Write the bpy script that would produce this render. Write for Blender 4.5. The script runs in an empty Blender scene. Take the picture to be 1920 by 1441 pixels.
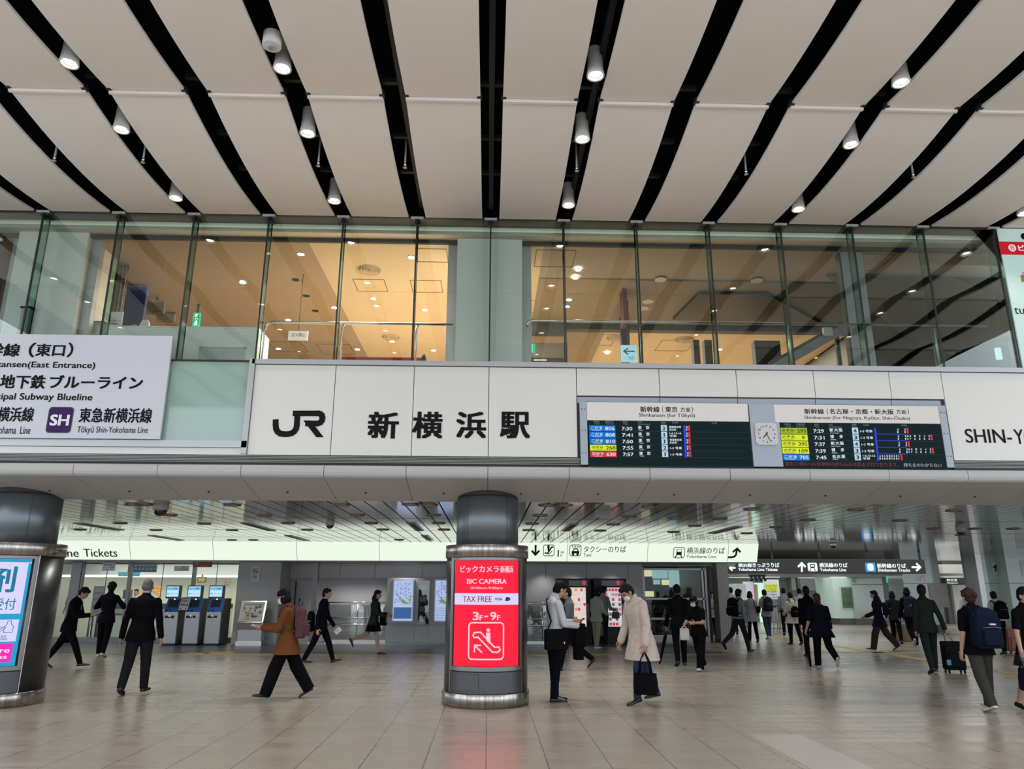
import bpy, bmesh, math, random
from mathutils import Vector, Matrix, Euler
random.seed(7)
S = bpy.context.scene
C = S.collection
PI = math.pi
R = math.radians

# ------------------------------------------------------------------ camera
EYE = Vector((0.0, 0.0, 1.63))
FPX, PITCH, YAW, ROLL = 1397.6, 0.2683, 0.0307, 0.0027
_cy, _sy = math.cos(YAW), math.sin(YAW)
_fw = Vector((_sy * math.cos(PITCH), _cy * math.cos(PITCH), math.sin(PITCH)))
_r0 = Vector((_cy, -_sy, 0.0))
_u0 = _r0.cross(_fw)
_rt = math.cos(ROLL) * _r0 + math.sin(ROLL) * _u0
_up = -math.sin(ROLL) * _r0 + math.cos(ROLL) * _u0
cam_data = bpy.data.cameras.new('camera')
cam = bpy.data.objects.new('camera', cam_data)
C.objects.link(cam)
cam_data.sensor_fit = 'HORIZONTAL'
cam_data.sensor_width = 36.0
cam_data.lens = FPX * 36.0 / 1920.0
cam_data.clip_end = 300
cam.matrix_world = Matrix(((_rt.x, _up.x, -_fw.x, EYE.x), (_rt.y, _up.y, -_fw.y, EYE.y), (_rt.z, _up.z, -_fw.z, EYE.z), (0, 0, 0, 1)))
S.camera = cam

# ------------------------------------------------------------------ world, exposure
S.view_settings.view_transform = 'Standard'
S.view_settings.look = 'None'
S.view_settings.gamma = 1.0
S.view_settings.use_curve_mapping = False
S.view_settings.exposure = 0.0
W = bpy.data.worlds.new('world')
S.world = W
W.use_nodes = True
_bg = W.node_tree.nodes['Background']
_bg.inputs[0].default_value = (0.86, 0.93, 1.0, 1)
_bg.inputs[1].default_value = 2.3
S.cycles.max_bounces = 8
S.cycles.diffuse_bounces = 4
S.cycles.glossy_bounces = 4
S.cycles.transmission_bounces = 6
S.cycles.transparent_max_bounces = 16
S.cycles.caustics_reflective = False
S.cycles.caustics_refractive = False
S.cycles.sample_clamp_indirect = 6.0

def area(name, loc, rot, sx, sy, power, col=(1, 1, 1)):
    d = bpy.data.lights.new(name, 'AREA')
    d.shape = 'RECTANGLE'; d.size = sx; d.size_y = sy; d.energy = power; d.color = col
    o = bpy.data.objects.new(name, d); C.objects.link(o)
    o.location = loc; o.rotation_euler = rot
    return o

# ------------------------------------------------------------------ pixel -> point on a real plane
def ray(x, y):
    return _fw * FPX + _rt * (x - 960) + _up * (720.5 - y)
def at(x, y, Y):
    d = ray(x, y); return EYE + d * (Y / d.y)
def atz(x, y, z=0.0):
    d = ray(x, y); return EYE + d * ((z - EYE.z) / d.z)

# ------------------------------------------------------------------ materials
MATS = {}
def mat(name, col, rough=0.5, metal=0.0, spec=0.5, emit=None, es=0.0, noise=0.0, nscale=20.0, bump=0.0, bscale=60.0, stretch=None, coat=0.0, sample=True):
    if name in MATS: return MATS[name]
    m = bpy.data.materials.new(name); m.use_nodes = True
    nt = m.node_tree; b = nt.nodes['Principled BSDF']
    b.inputs['Base Color'].default_value = (*col, 1)
    b.inputs['Roughness'].default_value = rough
    b.inputs['Metallic'].default_value = metal
    b.inputs['Specular IOR Level'].default_value = spec
    if coat: b.inputs['Coat Weight'].default_value = coat
    if emit:
        b.inputs['Emission Color'].default_value = (*emit, 1); b.inputs['Emission Strength'].default_value = es
        if not sample: m.cycles.emission_sampling = 'NONE'
    if noise or bump:
        tc = nt.nodes.new('ShaderNodeTexCoord'); mp = nt.nodes.new('ShaderNodeMapping')
        nt.links.new(tc.outputs['Object'], mp.inputs[0])
        if stretch: mp.inputs['Scale'].default_value = stretch
        if noise:
            n = nt.nodes.new('ShaderNodeTexNoise'); n.inputs['Scale'].default_value = nscale; n.inputs['Detail'].default_value = 3
            nt.links.new(mp.outputs[0], n.inputs['Vector'])
            mx = nt.nodes.new('ShaderNodeMix'); mx.data_type = 'RGBA'
            mx.inputs[6].default_value = (*[c * (1 - noise) for c in col], 1)
            mx.inputs[7].default_value = (*[min(1, c * (1 + noise)) for c in col], 1)
            nt.links.new(n.outputs['Fac'], mx.inputs[0]); nt.links.new(mx.outputs[2], b.inputs['Base Color'])
        if bump:
            n2 = nt.nodes.new('ShaderNodeTexNoise'); n2.inputs['Scale'].default_value = bscale
            nt.links.new(mp.outputs[0], n2.inputs['Vector'])
            bp = nt.nodes.new('ShaderNodeBump'); bp.inputs['Strength'].default_value = bump; bp.inputs['Distance'].default_value = 0.02
            nt.links.new(n2.outputs['Fac'], bp.inputs['Height']); nt.links.new(bp.outputs[0], b.inputs['Normal'])
    MATS[name] = m
    return m

def emat(name, col, s, sample=False):
    """a self-lit surface (lamp, screen, lit sign)"""
    if name in MATS: return MATS[name]
    return mat(name, tuple(0.05 * c for c in col), 0.5, spec=0.12, emit=col, es=s, sample=sample)

def glass(name, tint, refl=0.08, tr=0.9, fres=1.0):
    """pane glass: partly mirror, partly clear with a green tint"""
    if name in MATS: return MATS[name]
    m = bpy.data.materials.new(name); m.use_nodes = True
    nt = m.node_tree; nt.nodes.clear()
    out = nt.nodes.new('ShaderNodeOutputMaterial')
    t = nt.nodes.new('ShaderNodeBsdfTransparent'); t.inputs[0].default_value = (*[c * tr for c in tint], 1)
    g = nt.nodes.new('ShaderNodeBsdfGlossy'); g.inputs['Roughness'].default_value = 0.0; g.inputs[0].default_value = (0.95, 1, 0.97, 1)
    f = nt.nodes.new('ShaderNodeFresnel'); f.inputs[0].default_value = 1.5
    a = nt.nodes.new('ShaderNodeMath'); a.operation = 'MULTIPLY_ADD'; a.inputs[1].default_value = fres; a.inputs[2].default_value = refl; a.use_clamp = True
    nt.links.new(f.outputs[0], a.inputs[0])
    mx = nt.nodes.new('ShaderNodeMixShader')
    nt.links.new(a.outputs[0], mx.inputs[0]); nt.links.new(t.outputs[0], mx.inputs[1]); nt.links.new(g.outputs[0], mx.inputs[2])
    nt.links.new(mx.outputs[0], out.inputs[0])
    MATS[name] = m
    return m

# ------------------------------------------------------------------ mesh builder
_tc = bpy.data.curves.new('lettering_source', 'FONT')
_to = bpy.data.objects.new('lettering_source', _tc)
_tcache = {}
def text_mesh(body, bold, res):
    k = (body, bold, res)
    if k not in _tcache:
        _tc.body = body; _tc.resolution_u = res; _tc.extrude = 0.0
        me = bpy.data.meshes.new_from_object(_to)
        v0 = [tuple(v.co) for v in me.vertices]; f0 = [tuple(p.vertices) for p in me.polygons]
        vs, fs = [], []
        b = bold * 1.1
        sh = [(0, 0)] if not bold else [(-b, 0), (b, 0)] if bold < 0.013 else [(-b, -b * .7), (b, -b * .7), (-b, b * .7), (b, b * .7), (0, 0)]
        for sx, sy in sh:                       # heavier strokes: the glyph thickened by small offsets
            k0 = len(vs); vs += [(p[0] + sx, p[1] + sy, len(vs) // max(1, len(v0))) for p in v0]; fs += [tuple(i + k0 for i in f) for f in f0]
        bpy.data.meshes.remove(me)
        _tcache[k] = (vs, fs)
    return _tcache[k]

class MB:
    def __init__(s): s.v = []; s.f = []; s.sm = []
    def add(s, vs, fs, smooth=False):
        o = len(s.v); s.v += [Vector(p) for p in vs]
        for f in fs: s.f.append(tuple(i + o for i in f)); s.sm.append(smooth)
        return s
    def box(s, x0, y0, z0, x1, y1, z1):
        if x0 > x1: x0, x1 = x1, x0
        if y0 > y1: y0, y1 = y1, y0
        if z0 > z1: z0, z1 = z1, z0
        return s.add([(x0, y0, z0), (x1, y0, z0), (x1, y1, z0), (x0, y1, z0), (x0, y0, z1), (x1, y0, z1), (x1, y1, z1), (x0, y1, z1)],
                     [(3, 2, 1, 0), (4, 5, 6, 7), (0, 1, 5, 4), (1, 2, 6, 5), (2, 3, 7, 6), (3, 0, 4, 7)])
    def cbox(s, c, d): return s.box(c[0] - d[0] / 2, c[1] - d[1] / 2, c[2] - d[2] / 2, c[0] + d[0] / 2, c[1] + d[1] / 2, c[2] + d[2] / 2)
    def rings(s, rings, cap=True, smooth=True, closed=True):
        n = len(rings[0]); vs = [p for r in rings for p in r]; fs = []
        for i in range(len(rings) - 1):
            for j in range(n if closed else n - 1):
                a, b = i * n + j, i * n + (j + 1) % n
                fs.append((a, b, b + n, a + n))
        o = len(s.v); s.add(vs, fs, smooth)
        if cap:
            s.f.append(tuple(o + j for j in reversed(range(n)))); s.sm.append(False)
            k = o + (len(rings) - 1) * n
            s.f.append(tuple(k + j for j in range(n))); s.sm.append(False)
        return s
    def lathe(s, prof, c=(0, 0, 0), n=32, smooth=True, cap=True):
        return s.rings([[(c[0] + r * math.cos(2 * PI * j / n), c[1] + r * math.sin(2 * PI * j / n), c[2] + z) for j in range(n)] for r, z in prof], cap, smooth)
    def tube(s, pts, r, n=8, r1=None):
        pts = [Vector(p) for p in pts]; rs = []
        prev = None
        for i, p in enumerate(pts):
            d = (pts[min(i + 1, len(pts) - 1)] - pts[max(i - 1, 0)]).normalized()
            a = d.orthogonal().normalized() if prev is None else (prev - d * prev.dot(d)).normalized()
            prev = a; b = d.cross(a)
            rr = r if r1 is None else r + (r1 - r) * i / (len(pts) - 1)
            rs.append([p + rr * (math.cos(2 * PI * j / n) * a + math.sin(2 * PI * j / n) * b) for j in range(n)])
        return s.rings(rs)
    def ball(s, c, r, n=12, m=8, M=None):
        if not hasattr(r, '__len__'): r = (r, r, r)
        rs = []
        for i in range(1, m):
            th = PI * i / m
            rs.append([(r[0] * math.sin(th) * math.cos(2 * PI * j / n), r[1] * math.sin(th) * math.sin(2 * PI * j / n), -r[2] * math.cos(th)) for j in range(n)])
        vs = [(0, 0, -r[2])] + [p for q in rs for p in q] + [(0, 0, r[2])]
        fs = []
        for j in range(n): fs.append((0, 1 + (j + 1) % n, 1 + j))
        for i in range(m - 2):
            for j in range(n):
                a, b = 1 + i * n + j, 1 + i * n + (j + 1) % n
                fs.append((a, b, b + n, a + n))
        t = len(vs) - 1; k = 1 + (m - 2) * n
        for j in range(n): fs.append((k + j, k + (j + 1) % n, t))
        vs = [Vector(p) for p in vs]
        if M is not None: vs = [M @ p for p in vs]
        return s.add([p + Vector(c) for p in vs], fs, True)
    def cone(s, p0, p1, r0, r1, n=12, flat=False):
        """rounded tapered limb between two joints"""
        p0, p1 = Vector(p0), Vector(p1); d = p1 - p0
        if d.length < 1e-6: return s.ball(p0, r0)
        d.normalize(); a = d.orthogonal().normalized(); b = d.cross(a)
        rs = []
        for k, (p, r, ph) in enumerate(([(p0, r0, -1.2), (p0, r0, -.6), (p0, r0, 0), (p1, r1, 0)] + ([] if flat else [(p1, r1, .6), (p1, r1, 1.2)]))):
            q = p + d * r * math.sin(ph); rr = r * math.cos(ph)
            rs.append([q + rr * (math.cos(2 * PI * j / n) * a + math.sin(2 * PI * j / n) * b) for j in range(n)])
        return s.rings(rs)
    def quad(s, a, b, c, d): return s.add([a, b, c, d], [(0, 1, 2, 3)])
    def prism_x(s, prof, x0, x1, smooth=False):
        """(y, z) outline run along x"""
        n = len(prof)
        vs = [(x0, y, z) for y, z in prof] + [(x1, y, z) for y, z in prof]
        fs = [(j, (j + 1) % n, (j + 1) % n + n, j + n) for j in range(n)] + [tuple(reversed(range(n))), tuple(range(n, 2 * n))]
        return s.add(vs, fs, smooth)
    def prism_y(s, prof, y0, y1):
        """(x, z) outline run along y"""
        n = len(prof)
        vs = [(x, y0, z) for x, z in prof] + [(x, y1, z) for x, z in prof]
        fs = [(j, (j + 1) % n, (j + 1) % n + n, j + n) for j in range(n)] + [tuple(range(n)), tuple(reversed(range(n, 2 * n)))]
        return s.add(vs, fs)
    def text(s, body, x0, z0, x1, z1, y, bold=0.0, res=3, M=None):
        """lettering in the xz plane facing -y, fitted to a box"""
        vs, fs = text_mesh(body, bold, res)
        if not vs: return s
        ax, bx = min(p[0] for p in vs), max(p[0] for p in vs); az, bz = min(p[1] for p in vs), max(p[1] for p in vs)
        if body == '1': x0, x1 = x0 + (x1 - x0) * .3, x1 - (x1 - x0) * .25      # a narrow digit
        kx = (x1 - x0) / max(bx - ax, 1e-6); kz = (z1 - z0) / max(bz - az, 1e-6)
        pts = [Vector((x0 + (p[0] - ax) * kx, y - 0.0004 * p[2], z0 + (p[1] - az) * kz)) for p in vs]
        if M is not None: pts = [M @ p for p in pts]
        return s.add(pts, fs)
    def ptext(s, body, px0, py0, px1, py1, Y, bold=0.0, res=3):
        ym, xm = (py0 + py1) / 2, (px0 + px1) / 2
        return s.text(body, at(px0, ym, Y).x, at(xm, py1, Y).z, at(px1, ym, Y).x, at(xm, py0, Y).z, Y, bold, res)
    def xf(s, M):
        s.v = [M @ p for p in s.v]; return s
    def build(s, name, material, parent=None, loc=None, world=True, bevel=0.0, bseg=2, smooth=None):
        """link as ONE mesh object. world: the points are world points"""
        base = Vector((0, 0, 0))
        if parent is not None and world:
            q = parent
            while q is not None: base += q.location; q = q.parent
        if loc is not None: base = Vector(loc)
        me = bpy.data.meshes.new(name)
        me.from_pydata([p - base for p in s.v] if world else s.v, [], s.f)
        if smooth is None: me.polygons.foreach_set('use_smooth', s.sm)
        else: me.polygons.foreach_set('use_smooth', [smooth] * len(s.f))
        me.materials.append(material)
        o = bpy.data.objects.new(name, me); C.objects.link(o)
        if loc is not None and parent is None: o.location = loc
        if parent is not None: o.parent = parent
        if bevel:
            b = o.modifiers.new('bevel', 'BEVEL'); b.width = bevel; b.segments = bseg; b.limit_method = 'ANGLE'; b.angle_limit = R(40)
        return o

def tag(o, label, cat, group=None):
    o['label'] = label; o['category'] = cat
    if group: o['group'] = group
    return o
def thing(name, label, cat, loc, group=None, rz=0.0):
    o = bpy.data.objects.new(name, None); C.objects.link(o); o.empty_display_size = 0.1
    o.location = loc; o.rotation_euler = (0, 0, rz)
    return tag(o, label, cat, group)
def struct(o):
    o['kind'] = 'structure'; return o
def sroot(name, loc=(0, 0, 0)):
    o = bpy.data.objects.new(name, None); C.objects.link(o); o.location = loc; o.empty_display_size = 0.1
    return struct(o)
def copy_tree(o, loc, parent=None):
    c = o.copy(); C.objects.link(c)
    if parent is not None: c.parent = parent
    if loc is not None: c.location = loc
    for ch in list(o.children):
        copy_tree(ch, None, c)
    return c
ORD = ['first', 'second', 'third', 'fourth', 'fifth', 'sixth', 'seventh', 'eighth', 'ninth', 'tenth', 'eleventh', 'twelfth']
# ================================================================== palette
white_panel = mat('white enamel panel', (0.69, 0.685, 0.655), 0.45)
ceil_panel = mat('off white ceiling panel', (0.83, 0.775, 0.725), 0.7, noise=0.02, nscale=3)
black_void = mat('black slot paint', (0.004, 0.004, 0.004), 0.9, spec=0.1)
dark_steel = mat('dark steel', (0.02, 0.02, 0.022), 0.6, 0.3)
black_joint = mat('black joint', (0.01, 0.01, 0.01), 0.6)
grey_alu = mat('grey aluminium', (0.42, 0.43, 0.44), 0.45, 0.6)
blue_grey = mat('blue grey painted steel', (0.36, 0.41, 0.48), 0.5)
ink = mat('black lettering', (0.009, 0.009, 0.010), 0.7, spec=.1)
steel = mat('brushed stainless steel', (0.52, 0.51, 0.5), 0.28, 0.95, noise=0.12, nscale=6, stretch=(1, 1, 0.05))
pane_glass = glass('green tinted pane', (0.945, 0.98, 0.965), 0.0, 0.99)
fin_glass = glass('green fin glass', (0.60, 0.78, 0.71), 0.008, 0.95, 0.0)
clear_glass = glass('clear glass', (0.96, 0.985, 0.975), 0.01, 0.99)
frosted = mat('frosted mint glass', (0.30, 0.43, 0.385), 0.05, coat=0.5)
wall_grey = mat('grey wall panel', (0.30, 0.305, 0.31), 0.5)
wall_dark = mat('dark grey wall', (0.10, 0.10, 0.105), 0.6)

FINX = [-0.0155 + 1.2 * (i - 6) for i in range(-3, 18)]
def fx(i): return -0.0155 + 1.2 * (i - 6)
YG = 11.075           # glazing plane
ZG0, ZG1 = 5.026, 7.481

# ================================================================== floor
def floor_material():
    m = bpy.data.materials.new('stone floor tiles'); m.use_nodes = True
    nt = m.node_tree; b = nt.nodes['Principled BSDF']; L = nt.links.new
    tc = nt.nodes.new('ShaderNodeTexCoord'); sx = nt.nodes.new('ShaderNodeSeparateXYZ'); L(tc.outputs['Object'], sx.inputs[0])
    def M(op, *ins, clamp=False):
        n = nt.nodes.new('ShaderNodeMath'); n.operation = op; n.use_clamp = clamp
        for i, v in enumerate(ins):
            if isinstance(v, (int, float)): n.inputs[i].default_value = v
            else: L(v, n.inputs[i])
        return n.outputs[0]
    def joint(co, pitch, off, hw):
        u = M('DIVIDE', M('SUBTRACT', co, off), pitch)
        d = M('MULTIPLY', M('ABSOLUTE', M('SUBTRACT', M('FRACT', M('ADD', u, 0.5)), 0.5)), pitch)
        return M('LESS_THAN', d, hw), M('FLOOR', u)
    jx, ix = joint(sx.outputs[0], 0.6, 0.001, 0.0052)
    jy, iy = joint(sx.outputs[1], 0.3, 0.0, 0.002)
    cb = nt.nodes.new('ShaderNodeCombineXYZ'); L(ix, cb.inputs[0]); L(iy, cb.inputs[1])
    wn = nt.nodes.new('ShaderNodeTexWhiteNoise'); wn.noise_dimensions = '2D'; L(cb.outputs[0], wn.inputs['Vector'])
    n = nt.nodes.new('ShaderNodeTexNoise'); n.inputs['Scale'].default_value = 1.0; n.inputs['Detail'].default_value = 3
    mp2 = nt.nodes.new('ShaderNodeMapping'); mp2.inputs['Scale'].default_value = (0.25, 3.4, 1)
    L(tc.outputs['Object'], mp2.inputs[0]); L(mp2.outputs[0], n.inputs['Vector'])
    g = nt.nodes.new('ShaderNodeTexNoise'); g.inputs['Scale'].default_value = 170; g.inputs['Detail'].default_value = 2
    L(tc.outputs['Object'], g.inputs['Vector'])
    k = M('ADD', M('MULTIPLY', wn.outputs['Value'], 0.06), M('MULTIPLY', n.outputs['Fac'], 0.30))
    k = M('ADD', k, M('MULTIPLY', g.outputs['Fac'], 0.34)); k = M('ADD', k, 0.66)
    k = M('MULTIPLY', k, M('SUBTRACT', 1.0, M('MULTIPLY', jy, 0.05))); k = M('MULTIPLY', k, M('SUBTRACT', 1.0, M('MULTIPLY', jx, 0.72)))
    mx = nt.nodes.new('ShaderNodeMix'); mx.data_type = 'RGBA'; mx.blend_type = 'MULTIPLY'; mx.inputs[0].default_value = 1.0
    mx.inputs[6].default_value = (*FLOOR_COL, 1); L(k, mx.inputs[7]); L(mx.outputs[2], b.inputs['Base Color'])
    rr = nt.nodes.new('ShaderNodeMapRange'); rr.inputs[1].default_value = 0.3; rr.inputs[2].default_value = 0.7; rr.inputs[3].default_value = 0.20; rr.inputs[4].default_value = 0.36
    L(n.outputs['Fac'], rr.inputs[0]); L(rr.outputs[0], b.inputs['Roughness'])
    b.inputs['Specular IOR Level'].default_value = 0.45
    return m
FLOOR_COL = (0.335, 0.292, 0.25)
floor_mat = floor_material()
fl = struct(MB().box(-26, -9, -0.2, 34, 48, 0.0).build('floor', floor_mat))
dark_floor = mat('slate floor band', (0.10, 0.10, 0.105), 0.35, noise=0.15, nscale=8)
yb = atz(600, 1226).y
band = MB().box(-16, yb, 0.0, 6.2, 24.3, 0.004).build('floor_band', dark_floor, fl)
yellow = mat('yellow tactile strip', (0.50, 0.34, 0.11), 0.6, noise=0.1)
MB().box(-16, yb - 0.18, 0.0, 6.4, yb + 0.12, 0.006).build('tactile_strip', yellow, fl)
p0, p1 = atz(395, 1222), atz(470, 1213)
MB().box(p0.x, yb + 0.1, 0.0, p1.x + .15, yb + 0.75, 0.006).build('tactile_strip', yellow, fl)
MB().box(p0.x - .5, yb + 0.12, 0.0, p0.x + .1, yb + 0.42, 0.006).build('tactile_strip', yellow, fl)
# diagonal and cross strips in the concourse
def strip(pxs, w):
    a, b = [atz(*p) for p in pxs]
    d = (b - a).normalized(); n = Vector((-d.y, d.x, 0)) * w / 2
    m = MB(); z = Vector((0, 0, 0.005))
    m.add([a - n, b - n, b + n, a + n, a - n + z, b - n + z, b + n + z, a + n + z], [(3, 2, 1, 0), (4, 5, 6, 7), (0, 1, 5, 4), (1, 2, 6, 5), (2, 3, 7, 6), (3, 0, 4, 7)])
    return m.build('tactile_strip', yellow, fl)
strip([(1545, 1207), (1935, 1268)], 0.32)
strip([(1500, 1222), (1900, 1224)], 0.3)
strip([(1430, 1186), (1550, 1207)], 0.3)
# two pale slabs let into the floor
pale = mat('pale floor slab', (0.42, 0.39, 0.36), 0.3, noise=0.05)
def slab(xl, xr, y0, y1):
    return MB().box(xl, y0, 0.0, xr, y1, 0.003).build('floor_slab', pale, fl)
a = atz(1405, 1377); slab(a.x, a.x + 0.6, 5.0, a.y)
a = atz(1893, 1386); slab(a.x, a.x + 0.6, 5.0, a.y)

# ================================================================== hall ceiling
ceiling = sroot('ceiling_hall')
ROWS = [(11.045, 7.955), (7.94, 4.62), (4.605, 1.25), (1.235, -2.2)]
SAG = 0.115
def zc(y):
    for a, b in ROWS:
        if y >= b - 0.01:
            t = min(1, max(0, (a - y) / (a - b))); return 7.475 - SAG * 4 * t * (1 - t)
    return 7.475
HW = 0.14
for ri, (a, b) in enumerate(ROWS):
    m = MB(); n = 14; w = 0.6 - HW
    pts = []
    for k in range(n + 1):
        y = a + (b - a) * k / n
        pts.append((y, 7.475 - SAG * 4 * (k / n) * (1 - k / n)))
    rs = []
    for y, z in pts:
        rs.append([(-w, y, z), (w, y, z), (w, y, z + 0.035), (-w, y, z + 0.035)])
    m.rings(rs, cap=True, smooth=False)
    # the turned-down lip along the seam
    m.box(-w, b - 0.004, 7.436, w, b + 0.03, 7.51)
    first = None
    for i in range(-2, 16):
        if first is None:
            first = m.build('ceiling_panel', ceil_panel, ceiling); first.location = (fx(i) + 0.6, 0, 0); o = first
        else:
            o = first.copy(); C.objects.link(o); o.location = (fx(i) + 0.6, 0, 0)
        o.parent = ceiling
MB().box(-11, -2.4, 8.15, 12, 11.6, 8.3).build('deck', black_void, ceiling)
MB().box(-11, -2.5, 7.5, 12, -2.35, 8.2).build('void_side', black_void, ceiling)
MB().box(-11.1, -2.5, 7.5, -11, 11.6, 8.2).build('void_side', black_void, ceiling)
MB().box(12, -2.5, 7.5, 12.1, 11.6, 8.2).build('void_side', black_void, ceiling)
MB().box(-11, 11.1, 7.52, 12, 11.5, 8.2).build('void_side', black_void, ceiling)
for i in range(-1, 15):
    x = fx(i); m = MB()
    if i in (5, 6, 7, 3):
        dx = 0.0 if i == 6 else 0.08
        m.box(x + dx - 0.035, -2.2, 7.62, x + dx + 0.035, 11.0, 7.72)
    for y in (10.0, 7.95, 6.3, 4.6, 9.1, 1.24):
        m.box(x - 0.16, y - 0.03, 7.66, x + 0.16, y + 0.03, 7.72)
    for s in (-1, 1):
        m.box(x + s * 0.15 - 0.03, 7.9, 7.47, x + s * 0.15 + 0.03, 7.99, 7.53)
        m.box(x + s * 0.15 - 0.03, 4.57, 7.47, x + s * 0.15 + 0.03, 4.66, 7.53)
    m.build('slot_frame', dark_steel, ceiling)

# ================================================================== glazing
shop_glass = glass('shop pane', (0.93, 0.97, 0.95), 0.0, 0.98, 0.25)
win_n = 0
for i in range(-2, 15):
    x0, x1 = fx(i), fx(i + 1)
    win_n += 1
    w = sroot('window_%d' % win_n, (x0, YG, ZG0))
    zb = ZG0
    xl, xr, z0 = x0 + 0.012, x1 - 0.012, ZG0
    if i == 2: z0 = ZG0 - 0.02
    MB().box(xl, YG, z0, xr, YG + 0.012, ZG1).build('pane', pane_glass, w)
    m = MB().box(x0 - 0.012, YG - 0.004, 3.70 if i <= 2 else z0, x0 + 0.012, YG + 0.02, ZG1)
    m.build('joint', black_joint, w)
    MB().box(x0 - 0.008, YG + 0.02, z0, x0 + 0.008, YG + 0.2, ZG1 - 0.0).build('fin', fin_glass, w)
    MB().box(x0 - 0.009, YG + 0.2, z0, x0 + 0.009, YG + 0.204, ZG1).build('fin_edge', black_joint, w)
    MB().prism_x([(YG + 0.02, ZG1), (YG + 0.25, ZG1), (YG + 0.25, ZG1 - 0.03), (YG + 0.02, ZG1 - 0.10)], x0 - 0.035, x0 + 0.035).build('clamp', black_joint, w)
    MB().box(x0 - 0.10, YG - 0.03, ZG1 - 0.02, x0 + 0.10, YG + 0.0, ZG1 + 0.01).build('bracket', mat('pale bracket', (0.55, 0.55, 0.55), 0.5), w)
struct(MB().box(-11, YG - 0.012, ZG1 - 0.005, 12, YG + 0.3, ZG1 + 0.03).build('trim_1', black_joint))

# ================================================================== fascia below the glazing
fas = sroot('wall_fascia', (0, YG, 3.0))
YF = 11.05
MB().box(-3.55, YF + 0.04, 3.42, 12, YF + 0.25, 5.0).build('backing', mat('backing', (0.05, 0.05, 0.052), 0.7), fas)
# metal ledge
MB().box(-3.64, YF - 0.03, 4.95, 12, YF + 0.3, 5.026).build('ledge', grey_alu, fas)
MB().box(-3.68, YF - 0.03, 3.56, -3.595, YF + 0.1, 5.026).build('ledge', grey_alu, fas)
def panel(x0, x1, z0, z1, m=white_panel, dy=0.0):
    return MB().box(x0 + 0.005, YF + dy, z0 + 0.003, x1 - 0.005, YF + dy + 0.035, z1 - 0.003).build('panel', m, fas, bevel=0.004)
ZP0, ZP1 = 3.545, 4.945
xs = [-3.595, fx(4) + 0.05, fx(5) + 0.05, fx(6) + 0.0, fx(7) + 0.15]
for a_, b_ in zip(xs, xs[1:]): panel(a_, b_, ZP0, ZP1)
xs = [fx(7) + 0.15, fx(8) + 0.24, fx(9) + 0.25, fx(10) + 0.27, fx(11) + 0.27, 7.09]
for a_, b_ in zip(xs, xs[1:]):
    panel(a_, b_, 4.505, ZP1)
xs = [7.09, 9.5, 11.9]
for a_, b_ in zip(xs, xs[1:]): panel(a_, b_, ZP0, ZP1)
xs = [1.34, fx(8) + 0.24, fx(9) + 0.25, fx(10) + 0.27, fx(11) + 0.27, 7.04]
for a_, b_ in zip(xs, xs[1:]):
    MB().box(a_ + 0.006, YF + 0.03, 4.395, b_ - 0.006, YF + 0.05, 4.49).build('panel', blue_grey, fas)
# frosted mint panel and sill at the side of the big direction board
MB().box(-4.9, YF + 0.02, 3.74, -3.68, YF + 0.05, 5.0).build('frosted_panel', frosted, fas)
MB().box(-4.9, YF - 0.0, 4.985, -3.66, YF + 0.08, 5.012).build('ledge', black_joint, fas)
MB().box(-11, YF - 0.03, 3.65, -3.6, YF + 0.1, 3.75).build('sill', mat('pale sill', (0.45, 0.46, 0.48), 0.4, 0.4), fas)
MB().box(-11, YF, 3.545, -3.6, YF + 0.04, 3.645).build('panel', white_panel, fas)
# louvre strip
for x0, x1 in ((-11, 1.36), (7.055, 12)):
    lv = MB()
    for k in range(5):
        z = 3.435 + 0.022 * k
        lv.box(x0, YF - 0.005, z, x1, YF + 0.06, z + 0.011)
    lv.box(x0, YF + 0.05, 3.42, x1, YF + 0.08, 3.545)
    lv.build('louvre', mat('louvre metal', (0.22, 0.22, 0.21), 0.4, 0.6), fas)
    MB().box(x0, YF - 0.03, 3.395, x1, YF + 0.08, 3.432).build('louvre_base', dark_steel, fas)
# rounded soffit panels
PROF = [(11.05, 3.39), (10.97, 3.385), (10.935, 3.37), (10.92, 3.34), (10.92, 3.275), (10.93, 3.235), (10.955, 3.21), (11.0, 3.195), (12.05, 2.985), (12.05, 3.01), (11.05, 3.25)]
m = MB(); m.prism_x(PROF, -0.596, 0.596, smooth=False)
first = None
for i in range(-2, 16):
    if first is None: first = m.build('soffit_panel', mat('grey soffit enamel', (0.41, 0.41, 0.405), 0.4), fas, world=False); o = first
    else: o = first.copy(); C.objects.link(o)
    o.parent = fas; o.location = Vector((fx(i) - 0.6, 0, 0)) - fas.location
MB().prism_x([(11.06, 3.38), (10.95, 3.36), (10.935, 3.25), (11.0, 3.21), (12.06, 3.0), (12.06, 3.03), (11.1, 3.3)], -11, 12).build('soffit_backing', black_joint, fas)
bolt = MB()
for x in range(-9, 12):
    p = (1.2 * x + 0.5, 11.62, 3.071); bolt.ball(p, 0.02, 8, 6)
bolt.build('soffit_fixing', dark_steel, fas)

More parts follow.
